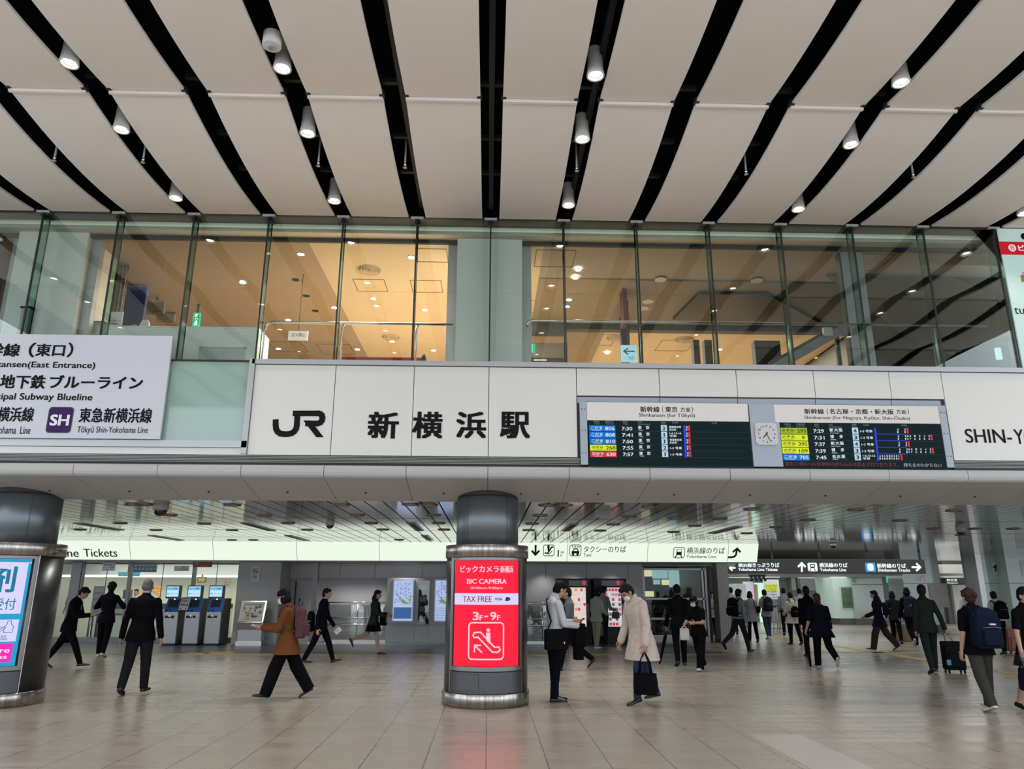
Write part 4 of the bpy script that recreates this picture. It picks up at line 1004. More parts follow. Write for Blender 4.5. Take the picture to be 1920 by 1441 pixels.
# recess with door and rails
bx(522, 728, 0, 0, 25.45, 25.6, pale_wall, 'recess_wall', wb, 0.0, 1.93)
bx(522, 845, 0, 0, 25.3, 25.6, pale_wall, 'recess_header', wb, 1.98, 2.45)
bx(522, 728, 0, 0, 25.35, 25.6, mid_wall, 'recess_ledge', wb, 1.9, 1.98)
bx(986, 1207, 0, 0, 24.7, 25.6, mid_wall, 'wall_panel', wb, 0.0, 2.45)
for px_ in (1024, 1101, 1180): bx(px_ - .4, px_ + .4, 0, 0, 24.695, 24.7, black_joint, 'panel_joint', wb, 1.97, 2.44)
for px_ in (634, 700, 790): bx(px_ - .3, px_ + .3, 0, 0, 25.295, 25.3, black_joint, 'panel_joint', wb, 1.98, 2.44)
bx(835, 990, 0, 0, 25.3, 25.6, mid_wall, 'wall_panel', wb, 0.0, 2.45)
dr = struct(bx(556, 610, 0, 0, 25.42, 25.46, pale_wall, 'door_1', None, 0.0, 1.88)); dr['kind'] = 'structure'
q = at(563.5, 1131, 25.4); MB().tube([(q.x - .05, 25.40, q.z + .05), (q.x - .05, 25.36, q.z + .03), (q.x - .05, 25.36, q.z - .06), (q.x + .08, 25.36, q.z - .06), (q.x + .08, 25.36, q.z + .02)], .012, 6).build('door_handle', dark_steel, dr)
q = at(561.5, 1124, 25.4); MB().cbox((q.x, 25.41, q.z), (.05, .03, .08)).build('door_lock', dark_steel, dr)
bx(551, 553, 0, 0, 25.42, 25.46, dark_steel, 'door_joint', dr, 0.0, 1.88)
t = thing('steel_post', 'dark grey metal post standing before the recess beside the service door', 'post', (at(587, 1130, 24.4).x, 24.4, 0))
bx(583, 592.5, 0, 0, 24.4, 24.55, post_m, 'post_body', t, 0.0, 2.44)
bx(581.5, 594, 0, 0, 24.37, 24.58, steel, 'foot_plate', t, 0.0, 0.05)
for px0, px1, Y, lab in ((613, 729, 24.9, 'steel barrier rails with glass in front of the pale recess'), (988, 1046, 24.35, 'steel barrier rails beside the vending machines')):
    a, b = at(px0, 1130, Y).x, at(px1, 1130, Y).x
    t = thing('barrier_rail', lab, 'barrier', ((a + b) / 2, Y, 0))
    for z_ in (1.22, 0.75, 0.55):
        MB().tube([(a, Y, z_), (b, Y, z_)], .024, 8).build('rail', rail_m, t)
    for k in range(3):
        x_ = a + (b - a) * k / 2
        MB().tube([(x_, Y, 0), (x_, Y, 1.22)], .02, 8).build('post', rail_m, t)
    MB().box(a, Y + .02, 0.1, b, Y + .03, 1.15).build('glass_infill', glass('grey infill glass', (.8, .85, .85), .06), t)
    MB().box(a, Y - .02, 0.0, b, Y + .06, .09).build('base_rail', steel, t)
# light box along the wall
YL0, YL1 = 23.02, 23.30      # top leans forward
lit = emat('lit sign glass', (0.85, 0.95, 0.80), 1.0, True)
def ylean(z): return YL1 + (YL0 - YL1) * (z - 2.46) / (3.0 - 2.46)
def lightbox(x0, x1, label, joints):
    t = thing('light_box_sign', label, 'sign', ((x0 + x1) / 2, YL1, 2.46))
    MB().prism_x([(YL1, 2.462), (YL0, 2.995), (YL0 + .3, 2.995), (YL1 + .3, 2.462)], x0, x1).build('lit_face', lit, t)
    MB().box(x0, YL1 - .01, 2.43, x1, YL1 + .32, 2.462).build('under_trim', post_m, t)
    m = MB()
    for px_ in joints:
        x_ = at(px_, 1035, YL1).x
        m.add([(x_ - .006, YL1 - .003, 2.465), (x_ + .006, YL1 - .003, 2.465), (x_ + .006, YL0 - .003, 2.99), (x_ - .006, YL0 - .003, 2.99)], [(0, 1, 2, 3)])
    m.build('joint', mat('faint joint', (.35, .4, .36), .6), t)
    return t
xr = at(1421, 1036, 23.15).x
t = lightbox(-16, fx(6), 'long glowing strip sign over the ticket office with ticket lettering', (247.5, 402.5, 558.5, 712.5))
ticket_ink = mat('dark sign print', (.03, .035, .03), .6)
q = MB(); kk = 2
def lb(q, body, a, b, c2, d, off=0, bo=.01): q.ptext(body, off + a / 2, 920 + b / 2, off + c2 / 2, 920 + d / 2, 23.15, bo, 4)
lb(q, 'Tickets', 310, 217, 437, 246, 0, .012); lb(q, 'Yokohama Line', -10, 217, 292, 246, 0, .012)
q.v = [Vector((p.x, ylean(p.z) - .006, p.z)) for p in q.v]; q.build('lettering', ticket_ink, t)
t = lightbox(fx(6) + .02, xr, 'glowing strip sign with taxi and train pictograms right of the column', (1062.5, 1212.5, 1362.5))
q = MB(); O2 = 960
def lp(a, b): p = at(O2 + a / 2, 920 + b / 2, 23.15); return (p.x, p.z)
def lst(q, pts, w_, closed=False): stroke(q, [lp(*p) for p in pts], w_, 23.15, closed)
lst(q, [(88, 205), (88, 238)], .06); lst(q, [(75, 225), (88, 239), (101, 225)], .06)
def box(q, a, b, c2, d, w_=.02):
    x0, z0 = lp(a, d); x1, z1 = lp(c2, b); stroke(q, rrect(x0, z0, x1, z1, .06), w_, 23.15, True)
box(q, 118, 203, 158, 243); lst(q, [(124, 232), (134, 234), (147, 212), (153, 211)], .045); lst(q, [(150, 225), (138, 238)], .025); x_, z_ = lp(136, 209); disc(q, x_, z_, .04, 23.15)
lst(q, [(136, 213), (138, 224)], .06)
lb(q, '1', 168, 222, 179, 246, O2, .02); lb(q, '階', 183, 226, 196, 235, O2); lb(q, 'F', 183, 238, 190, 246, O2)
box(q, 217, 203, 258, 243); lb(q, 'TAXI', 221, 206, 254, 213, O2, .02)
x0, z0 = lp(224, 234); x1, z1 = lp(252, 225); q.add([(x0, 23.15, z0), (x1, 23.15, z0), (x1, 23.15, z1), (x0, 23.15, z1)], [(0, 1, 2, 3)])
lst(q, [(228, 225), (232, 217), (244, 217), (248, 225)], .03); lst(q, [(227, 234), (231, 239)], .06); lst(q, [(249, 234), (245, 239)], .06)
lb(q, 'タクシーのりば', 268, 207, 427, 230, O2, .012); lb(q, 'Taxi', 268, 233, 298, 245, O2)
box(q, 607, 212, 646, 250)
x0, z0 = lp(617, 240); x1, z1 = lp(636, 218); q.add([(x0, 23.15, z0), (x1, 23.15, z0), (x1, 23.15, z1), (x0, 23.15, z1)], [(0, 1, 2, 3)])
lst(q, [(619, 241), (614, 248)], .03); lst(q, [(634, 241), (639, 248)], .03)
lb(q, '横浜線のりば', 655, 212, 797, 236, O2, .012); lb(q, 'Yokohama Line', 655, 240, 768, 251, O2)
lst(q, [(815, 248), (826, 248), (836, 246), (841, 240), (842, 218)], .06); lst(q, [(829, 228), (842, 216), (855, 228)], .06)
q.v = [Vector((p.x, ylean(p.z) - .006, p.z)) for p in q.v]; q.build('lettering', ticket_ink, t)
q = MB(); x0, z0 = lp(619, 228); x1, z1 = lp(634, 220); q.add([(x0, 23.15, z0), (x1, 23.15, z0), (x1, 23.15, z1), (x0, 23.15, z1)], [(0, 1, 2, 3)])
q.v = [Vector((p.x, ylean(p.z) - .01, p.z)) for p in q.v]; q.build('pictogram_window', lit, t)

# ================================================================== ticket office
cream_w = mat('office cream wall', (0.72, 0.70, 0.58), 0.6)
struct(MB().box(-17, 29.0, 0, -7.0, 29.2, 3.0).build('wall_office_back', cream_w))
struct(MB().box(-17.2, 25.0, 0, -17, 29.2, 3.0).build('wall_office_side', pale_wall))
struct(MB().box(at(441, 1130, 25.2).x, 25.6, 0, at(441, 1130, 25.2).x + .2, 29.2, 3.0).build('wall_office_side', cream_w))
struct(MB().box(-17, 25.7, 2.7, -7.0, 29.0, 2.8).build('ceiling_office', mat('office ceiling', (.7, .7, .68), .6)))
struct(MB().box(-17, 28.3, 2.1, -7.0, 29.0, 2.7).build('trim_4', mat('office bulkhead', (.55, .57, .57), .5)))
struct(MB().box(-17, 28.28, 2.03, -7.0, 28.7, 2.1).build('trim_5', emat('office cove light', (1, .98, .9), 1.3, True)))
struct(MB().box(-17, 24.9, 0, at(441, 1130, 25).x, 25.1, .16).build('trim_6', post_m))
struct(MB().box(-17, 25.0, 0, -7.2, 29.0, .004).build('floor_office', mat('office floor', (.5, .51, .48), .3)))
area('office_light', (-11, 27.2, 2.66), (0, 0, 0), 6, 1.2, 105, (1, .97, .88))
wn = 20
for px0, px1 in ((20, 128), (149, 236), (240, 357), (361, 441)):
    wn += 1
    a, b = at(px0, 1130, 25).x, at(px1, 1130, 25).x
    w = sroot('window_%d' % wn, (a, 25, .16))
    MB().box(a, 25.0, .16, b, 25.012, 2.44).build('pane', shop_glass, w)
    x_ = (a + b) / 2; MB().box(x_ - .008, 24.997, .16, x_ + .008, 25.015, 2.44).build('joint', black_joint, w)
    if px0 > 100: MB().box(a - .09, 24.93, 0.0, a, 25.08, 2.44).build('mullion', post_m, w)
    else: MB().box(b, 24.9, 0.0, b + .3, 25.08, 2.44).build('mullion', post_m, w)
def flat(px0, px1, y0, y1, Y, th, m, name, label, cat, grp=None, rest=None):
    a, b = at(px0, y1, Y), at(px1, y0, Y)
    t = thing(name, label, cat, ((a.x + b.x) / 2, Y, a.z), grp)
    MB().box(a.x, Y, a.z, b.x, Y + th, b.z).build('board', m, t, bevel=min(.008, th * .3))
    return t, a, b
t, a, b = flat(191, 217, 1055, 1069, 24.97, .012, paper, 'window_notice', 'white blue-printed notice high on the office glass above the person in black', 'notice')
q = MB()
for k, s_ in enumerate(('横浜線の', 'きっぷ売場', 'ここではありません')): q.text(s_, a.x + .03, b.z - .08 - .08 * k, b.x - .03, b.z - .03 - .08 * k, 24.966, .01, 2)
bp_ink = mat('navy print', (.03, .05, .25), .5); q.build('lettering', bp_ink, t)
t, a, b = flat(326, 355, 1060, 1070, 24.97, .012, paper, 'window_notice', 'white notice with blue print on the office glass above the ticket machine screens', 'notice')
q = MB(); q.text('出口は', a.x + .25, b.z - .07, b.x - .08, b.z - .02, 24.966, .01, 2); q.text('ここではありません', a.x + .06, a.z + .02, b.x - .05, a.z + .09, 24.966, .01, 2); q.build('lettering', bp_ink, t)
t, a, b = flat(246, 294, 1055, 1072, 26.2, .08, black_joint, 'hanging_monitor', 'black hanging timetable monitor inside the ticket office', 'monitor')
MB().box(a.x + .03, 26.19, a.z + .03, b.x - .03, 26.2, b.z - .03).build('screen', emat('dark monitor glow', (.02, .03, .05), .8), t)
q = MB()
for r_ in range(2):
    for c_ in range(6): q.text('時刻'[(r_ + c_) % 2], a.x + .1 + .13 * c_, a.z + .07 + .12 * r_, a.x + .17 + .13 * c_, a.z + .13 + .12 * r_, 26.187, 0, 1)
q.build('lettering', emat('monitor print', (.3, .4, .5), .5), t)
MB().box((a.x + b.x) / 2 - .03, 26.22, b.z, (a.x + b.x) / 2 + .03, 26.26, 2.7).build('hanger', dark_steel, t)
t, a, b = flat(221, 262, 1072, 1080, 26.8, .05, emat('lit blue office sign', (.05, .42, .62), .7), 'hanging_sign', 'slim blue hanging sign inside the ticket office', 'sign')
q = MB(); q.text('みどりの窓口', a.x + .1, a.z + .03, b.x - .3, b.z - .03, 26.796, .01, 2); q.build('lettering', paper, t); MB().box(a.x + .3, 26.81, b.z, a.x + .33, 26.84, 2.7).build('hanger', dark_steel, t)
t, a, b = flat(361, 397, 1049, 1062.5, 24.6, .1, mat('dark red sign', (.28, .035, .03), .5), 'hanging_sign', 'dark red sign hanging over the middle ticket machine', 'sign')
q = MB(); q.text('きっぷ・変更', a.x + .22, a.z + .09, b.x - .05, b.z - .04, 24.596, .01, 2); q.text('Tickets', a.x + .1, a.z + .03, b.x - .1, a.z + .065, 24.596, .01, 2); q.build('lettering', mat('faded pink print', (.5, .25, .22), .5), t)
MB().box(a.x + .04, 24.596, a.z + .09, a.x + .19, 24.6, b.z - .04).build('pictogram_field', mat('faded pink print', (.5, .25, .22), .5), t)
t, a, b = flat(369, 387, 1081, 1092, 28.2, .06, mat('olive display', (.12, .11, .03), .5), 'queue_display', 'small olive number display with yellow digits inside the office', 'display')
q = MB(); q.text('502', a.x + .06, a.z + .06, b.x - .06, b.z - .05, 28.196, .02, 2); q.build('lettering', emat('amber digits', (.9, .65, .15), .8), t); MB().box((a.x + b.x) / 2 - .02, 28.22, b.z, (a.x + b.x) / 2 + .02, 28.25, 2.12).build('hanger', dark_steel, t)
t, a, b = flat(419, 430, 1084, 1094, 28.9, .1, mat('pale pink notice', (.75, .55, .5), .5), 'pink_notice', 'pale pink pictogram notice on the cream office wall', 'notice')
q = MB(); stroke(q, [((a.x + b.x) / 2 + .06 * math.cos(k), (a.z + b.z) / 2 + .06 * math.sin(k)) for k in range(7)], .015, 28.896); q.build('pictogram', red_ink, t)
p = at(284, 1108, 28.97)
t = thing('orange_logo', 'large orange railway logo on the cream office wall', 'logo', (p.x, 28.97, p.z))
q = MB(); a, b = at(262, 1116.5, 28.96), at(305, 1098.5, 28.96)
W_, H_ = b.x - a.x, b.z - a.z
def oc(u, v): return (a.x + W_ * u, a.z + H_ * v)
stroke(q, [oc(.05, .62), oc(.05, .25), oc(.12, .1), (oc(.3, .1)), oc(.42, .2), oc(.46, .4), oc(.46, .92), oc(.85, .92), oc(.93, .8), oc(.9, .62), oc(.8, .55), oc(.58, .55)], H_ * .2, 28.96)
stroke(q, [oc(.66, .55), oc(.95, .05)], H_ * .2, 28.96); q.build('logo_mark', emat('lit orange logo', (1.0, .42, .05), .8), t)
t, a, b = flat(169, 196, 1098, 1150, 26.8, .1, mat('grey display board', (.22, .22, .23), .5), 'display_stand', 'grey leaflet board on feet inside the ticket office', 'stand')
for k in range(4): MB().box(a.x + .06, 26.78, b.z - .2 - .2 * k, b.x - .06, 26.8, b.z - .07 - .2 * k).build('leaflet_row', mat('grey leaflets', (.35, .35, .37), .6, noise=.4, nscale=8), t)
for x_ in (a.x + .05, b.x - .05): MB().box(x_ - .02, 26.7, 0.004, x_ + .02, 26.95, a.z).build('foot', dark_steel, t)
t = thing('ticket_counter', 'black topped white service counter inside the ticket office', 'counter', (-11, 27.6, 0))
MB().box(-13.6, 27.5, 0.004, -9.1, 28.1, .95).build('front', mat('white counter', (.62, .66, .62), .4), t); MB().box(-13.6, 27.45, .95, -9.1, 28.1, 1.12).build('top', black_joint, t)
t, a, b = flat(229, 246, 1105, 1122, 27.6, .15, mat('dark terminal', (.06, .06, .06), .5), 'counter_terminal', 'dark ticket terminal on the office counter', 'terminal')
MB().box(a.x + .04, 27.59, a.z + .04, b.x - .1, 27.6, b.z - .05).build('screen', black_joint, t); MB().box(a.x + .1, 27.65, 1.12, b.x - .1, 27.72, a.z).build('stand', dark_steel, t)
belt_red = mat('red belt', (.45, .012, .02), .6)
for px0, px1, Y, lab in ((130, 172, 26.2, 'red queue belt between posts inside the office, left of man in black'), (208, 230, 26.2, 'red queue belt between posts inside the office, right of man in black')):
    a, b = at(px0, 1151, Y), at(px1, 1151, Y)
    t = thing('queue_barrier', lab, 'barrier', ((a.x + b.x) / 2, Y, .004), 'queue barriers in the ticket office')
    MB().box(a.x, Y - .004, a.z - .04, b.x, Y + .004, a.z + .03).build('belt', belt_red, t)
    for x_ in (a.x, b.x):
        MB().lathe([(.16, 0), (.16, .02), (.028, .03), (.028, a.z + .03), (.035, a.z + .04), (.035, a.z + .08)], (x_, Y, .004), 16).build('post', steel, t)

# ================================================================== ticket machines
kb, kg, kside = mat('blue machine fascia', (0.03, 0.13, 0.42), 0.35), mat('silver machine panel', (0.42, 0.43, 0.45), 0.4, .5), mat('dark machine side', (0.09, 0.09, 0.095), 0.5)
scr_blue = emat('ticket machine display', (0.55, 0.85, 1.0), 0.95)
scr_off = mat('dark touch screen', (.03, .032, .035), .2)
def machine(px0, px1, label):
    Y = 23.65
    a, b = at(px0, 1200, Y).x, at(px1, 1200, Y).x
    zt = lambda y: at((px0 + px1) / 2, y, Y).z
    z1, z2 = zt(1147), at((px0 + px1) / 2, 1121, Y + .22).z
    t = thing('ticket_machine', label, 'ticket machine', ((a + b) / 2, Y, 0), 'ticket machines by the office')
    MB().prism_x([(Y + .02, .06), (Y, z1), (Y + .22, z2), (Y + .75, z2), (Y + .75, .06)], a, b).build('body', kg, t, bevel=.006)
    for s_, x_ in ((0, a), (1, b)):
        MB().prism_x([(Y + .03, .06), (Y + .02, z1), (Y + .23, z2 - .01), (Y + .76, z2 - .01), (Y + .76, .06)], x_ - (.02 if s_ == 0 else 0), x_ + (0 if s_ == 0 else .02)).build('side', kside, t)
    MB().box(a + .01, Y + .03, 0, b - .01, Y + .72, .06).build('plinth', dark_steel, t)
    def slope(u0, u1, v0, v1, m, name, lift=.006):
        d = Vector((0, .22, z2 - z1)); n = Vector((0, -(z2 - z1), .22)).normalized() * lift
        P = lambda u, v: Vector((a + (b - a) * u, Y, z1)) + d * v + n
        q = [P(u0, v0), P(u1, v0), P(u1, v1), P(u0, v1)]; k = Vector((0, .004, -.002))
        MB().add(q + [p_ - n * .9 for p_ in q], [(0, 1, 2, 3), (7, 6, 5, 4), (0, 4, 5, 1), (1, 5, 6, 2), (2, 6, 7, 3), (3, 7, 4, 0)]).build(name, m, t)
    slope(0.0, 1.0, 0.02, .98, kb, 'blue_fascia'); slope(.14, .80, .34, .86, scr_off, 'touch_screen', .012); slope(.08, .2, .05, .16, black_joint, 'card_slot', .012); slope(.36, .5, .02, .14, black_joint, 'card_slot', .012)
    slope(.42, .5, .88, .96, mat('white led', (.9, .9, 1), .4, emit=(.9, .9, 1), es=1.2), 'indicator', .012)
    for u, w_ in ((.16, .06), (.30, .05), (.40, .07), (.64, .08)):
        x_ = a + (b - a) * u
        MB().box(x_ - w_ / 2, Y - .008, z1 - .17, x_ + w_ / 2, Y + .003, z1 - .1).build('slot', black_joint, t)
    MB().box(a + (b - a) * .36, Y - .01, z1 - .13, a + (b - a) * .44, Y, z1 - .09).build('lit_button', scr_blue, t)
    MB().box(a + (b - a) * .6, Y - .012, z1 - .2, a + (b - a) * .72, Y, z1 - .17).build('tray_lip', lamp_body, t)
    # raised display
    c2 = at(px0 + 11, 1097, Y + .45); d2 = at(px1 + 9.5, 1120, Y + .45)
    MB().box(c2.x, Y + .45, z2 - .01, d2.x, Y + .56, c2.z).build('display_case', kside, t, bevel=.008)
    s = MB().box(c2.x + .03, Y + .442, d2.z + .03, d2.x - .06, Y + .45, c2.z - .03).build('display', scr_blue, t)
    x0, x1, z0, zt_ = c2.x + .03, d2.x - .06, d2.z + .03, c2.z - .03
    def f(u0, u1, v0, v1, m, nm): return MB().box(x0 + (x1 - x0) * u0, Y + .438, z0 + (zt_ - z0) * v0, x0 + (x1 - x0) * u1, Y + .442, z0 + (zt_ - z0) * v1).build(nm, m, s)
    f(0, 1, .62, .95, emat('display sky band', (.25, .62, .95), .9), 'title_band')
    q = MB(); q.text('きっぷ・定期券', x0 + .04, z0 + (zt_ - z0) * .7, x1 - .04, z0 + (zt_ - z0) * .88, Y + .435, .015, 2); q.build('title_lettering', mat('blue display print', (.02, .08, .35), .5), s)
    for k, m_ in enumerate((emat('display cyan', (.1, .6, .8), .9), emat('display pink', (.9, .45, .7), .9), emat('display green', (.3, .8, .75), .9))): f(.06 + .32 * k, .28 + .32 * k, .22, .36, m_, 'button')
    return t
machine(301.5, 328, 'silver and blue ticket machine beside the suited man, leftmost of three')
machine(341.5, 369, 'silver and blue ticket machine in the middle of three')
machine(382, 409.5, 'silver and blue ticket machine next to the grey pier, rightmost of three')
t = thing('paper_notice', 'white printed notice taped across two ticket machines', 'notice', (at(345, 1143, 23.5).x, 23.5, at(345, 1143, 23.5).z))
pts = [at(334, 1143, 23.52), at(351, 1143, 23.52), at(358, 1119.5, 23.72), at(342, 1119, 23.72)]
MB().add(pts + [p + Vector((0, .012, .004)) for p in pts], [(0, 1, 2, 3), (7, 6, 5, 4), (0, 4, 5, 1), (1, 5, 6, 2), (2, 6, 7, 3), (3, 7, 4, 0)]).build('sheet', mat('grey white paper', (.55, .55, .52), .6), t)
m = MB()
def qd(u, v): return (pts[0] * (1 - u) + pts[1] * u) * (1 - v) + (pts[3] * (1 - u) + pts[2] * u) * v + Vector((0, -.006, -.002))
for v0, v1, u0, u1 in ((.88, .94, .1, .9), (.76, .8, .1, .8), (.7, .73, .1, .85), (.62, .65, .1, .7), (.35, .5, .12, .3), (.36, .5, .36, .52), (.3, .42, .58, .7), (.32, .5, .76, .92), (.08, .16, .1, .3), (.08, .16, .7, .85)):
    m.add([qd(u0, v0), qd(u1, v0), qd(u1, v1), qd(u0, v1)], [(0, 1, 2, 3)])
m.build('print', mat('grey print', (.06, .06, .07), .6), t)
# map lectern
Y = 23.55
t = thing('map_stand', 'steel map lectern with a station plan, before the grey pier', 'map stand', (at(470, 1200, Y).x, Y, 0))
p00, p10, p11, p01 = at(446, 1166.5, Y), at(493, 1166.5, Y), at(501, 1126, Y + .32), at(454, 1126, Y + .32)
th = Vector((0, .05, -.03))
q = [p00, p10, p11, p01]
MB().add(q + [p + th for p in q], [(0, 1, 2, 3), (7, 6, 5, 4), (0, 4, 5, 1), (1, 5, 6, 2), (2, 6, 7, 3), (3, 7, 4, 0)]).build('tilted_frame', steel, t)
n = Vector((0, -.01, .008))
def md(u, v, k=1): return (p00 * (1 - u) + p10 * u) * (1 - v) + (p01 * (1 - u) + p11 * u) * v + n * k
sh = MB().add([md(.06, .05), md(.94, .05), md(.94, .95), md(.06, .95)], [(0, 1, 2, 3)]).build('plan_sheet', mat('plan paper', (.42, .43, .41), .5), t)
rr = random.Random(3); m1, m2 = MB(), MB()
m3 = MB().add([md(.2, .12, 2), md(.4, .12, 2), md(.4, .24, 2), md(.2, .24, 2)], [(0, 1, 2, 3)])
for k in range(42):
    u, v = rr.uniform(.1, .82), rr.uniform(.2, .68); w_, h_ = rr.uniform(.02, .1), rr.uniform(.02, .08)
    (m1 if k % 3 else m2).add([md(u, v, 2 + .05 * k), md(u + w_, v, 2 + .05 * k), md(u + w_, v + h_, 2 + .05 * k), md(u, v + h_, 2 + .05 * k)], [(0, 1, 2, 3)])
for k in range(10): u = .14 + .075 * k; m1.add([md(u, .78, 2), md(u + .04, .78, 2), md(u + .04, .84, 2), md(u, .84, 2)], [(0, 1, 2, 3)])
m1.build('plan_print', mat('plan grey print', (.06, .06, .08), .6), sh); m2.build('plan_print', mat('plan cream print', (.55, .5, .3), .6), sh); m3.build('plan_print', mat('plan ochre print', (.5, .36, .08), .6), sh)
z0, z1 = at(470, 1180, Y).z, p00.z
MB().box(p00.x - .02, Y - .02, z0, p10.x + .02, Y + .4, z1 - .01).build('dark_band', mat('brown steel band', (.10, .09, .085), .3, .8), t)
MB().box(p00.x + .02, Y, .14, p10.x - .02, Y + .38, z0).build('pedestal', kg, t)
MB().box(p00.x - .01, Y - .03, 0, p10.x + .01, Y + .42, .14).build('plinth', steel, t)
# no-smoking sign
t, a, b = flat(469, 488, 1061, 1089, 24.085, .012, mat('grey white plate', (.52, .53, .53), .5), 'no_smoking_sign', 'grey no smoking plate on the grey pier', 'sign')
q = MB(); cx2, cz2 = (a.x + b.x) / 2, b.z - .14
stroke(q, [(cx2 + .085 * math.cos(R(15 * k)), cz2 + .085 * math.sin(R(15 * k))) for k in range(25)], .02, 24.08); stroke(q, [(cx2 - .06, cz2 + .06), (cx2 + .06, cz2 - .06)], .02, 24.08); q.build('red_ring', mat('dull red print', (.35, .06, .06), .5), t)
q = MB(); stroke(q, [(cx2 - .05, cz2 - .01), (cx2 + .05, cz2 - .01)], .02, 24.078); q.text('禁煙', a.x + .08, a.z + .1, b.x - .08, a.z + .17, 24.08, .01, 2); q.text('No Smoking', a.x + .05, a.z + .05, b.x - .05, a.z + .08, 24.08, .01, 2); q.build('lettering', ink, t)
# map cabinet
t = thing('map_cabinet', 'grey cabinet with two lit area maps and a dark showcase', 'map display', (at(780, 1200, 24.6).x, 24.6, 0))
bx(725, 850, 0, 0, 24.6, 25.28, mat('cabinet grey', (.30, .32, .34), .4), 'carcass', t, 0.0, at(780, 1083, 24.6).z)
zq = at(780, 1174, 24.6).z
for px0, px1 in ((725.5, 778), (778.8, 804), (804.8, 850)): bx(px0, px1, 0, 0, 24.58, 24.6, mat('cabinet pale grey', (.36, .39, .40), .4), 'lower_door', t, 0.05, zq)
map_blue = emat('lit map sheet', (.50, .62, 1.0), .8, True)
def lmap(px0, px1, nm, big):
    a, b = at(px0, 1163, 24.57), at(px1, 1088, 24.57)
    MB().box(a.x - .04, 24.575, a.z - .04, b.x + .04, 24.6, b.z + .04).build('map_frame', grey_alu, t)
    s = MB().box(a.x, 24.565, a.z, b.x, 24.576, b.z).build('lit_map', map_blue, t)
    w_, h_ = b.x - a.x, b.z - a.z; rr = random.Random(px0); m1, m2 = MB(), MB()
    for k in range(90):
        x_, z_ = a.x + w_ * rr.uniform(.05, .9), a.z + h_ * rr.uniform(.42, .95); m1.box(x_, 24.562, z_, x_ + rr.uniform(.01, .035), 24.565, z_ + rr.uniform(.008, .025))
    stroke(m1, [(a.x + w_ * .1, a.z + h_ * .68), (a.x + w_ * .5, a.z + h_ * .48), (a.x + w_ * .9, a.z + h_ * .4)], .012, 24.561)
    for u, v, r_ in ((.45, .5, .05), (.55, .46, .06), (.68, .43, .04), (.85, .52, .05), (.9, .6, .04)): disc(m2, a.x + w_ * u, a.z + h_ * v, r_, 24.5605, 7)
    m1.build('map_print', mat('map print', (.05, .08, .2), .5), s); m2.build('map_green', emat('lit map green', (.3, .6, .2), .6), s)
    if big: MB().box(a.x + .02, 24.56, a.z + .06, b.x - .02, 24.565, a.z + h_ * .33).build('map_field', emat('lit map deep blue', (.07, .17, .42), .7), s); MB().box(a.x + .02, 24.56, a.z + h_ * .345, b.x - .02, 24.565, a.z + h_ * .385).build('map_bar', emat('lit map lilac', (.75, .7, .95), .7), s)
    else:
        for k in range(7): MB().box(a.x + .02, 24.56, a.z + .04 + .055 * k, b.x - .02, 24.565, a.z + .05 + .055 * k).build('map_bar', emat('lit map deep blue', (.07, .17, .42), .7), s)
lmap(736, 775, 'a', True); lmap(815, 846, 'b', False)
a, b = at(783, 1170, 24.57), at(806, 1088, 24.57)
MB().box(a.x, 24.575, a.z, b.x, 24.59, b.z).build('showcase', black_joint, t)
for k, h_ in enumerate((.02, .32, .62, .98)): MB().box(a.x + .05, 24.56, a.z + .06 + h_, b.x - .1, 24.575, a.z + .22 + h_).build('exhibit', mat('showcase print %d' % k, [(.4, .4, .38), (.12, .1, .1), (.2, .26, .24), (.3, .34, .32)][k], .4, noise=.4, nscale=10), t)
MB().box(a.x, 24.55, a.z, b.x, 24.556, b.z).build('showcase_glass', clear_glass, t)
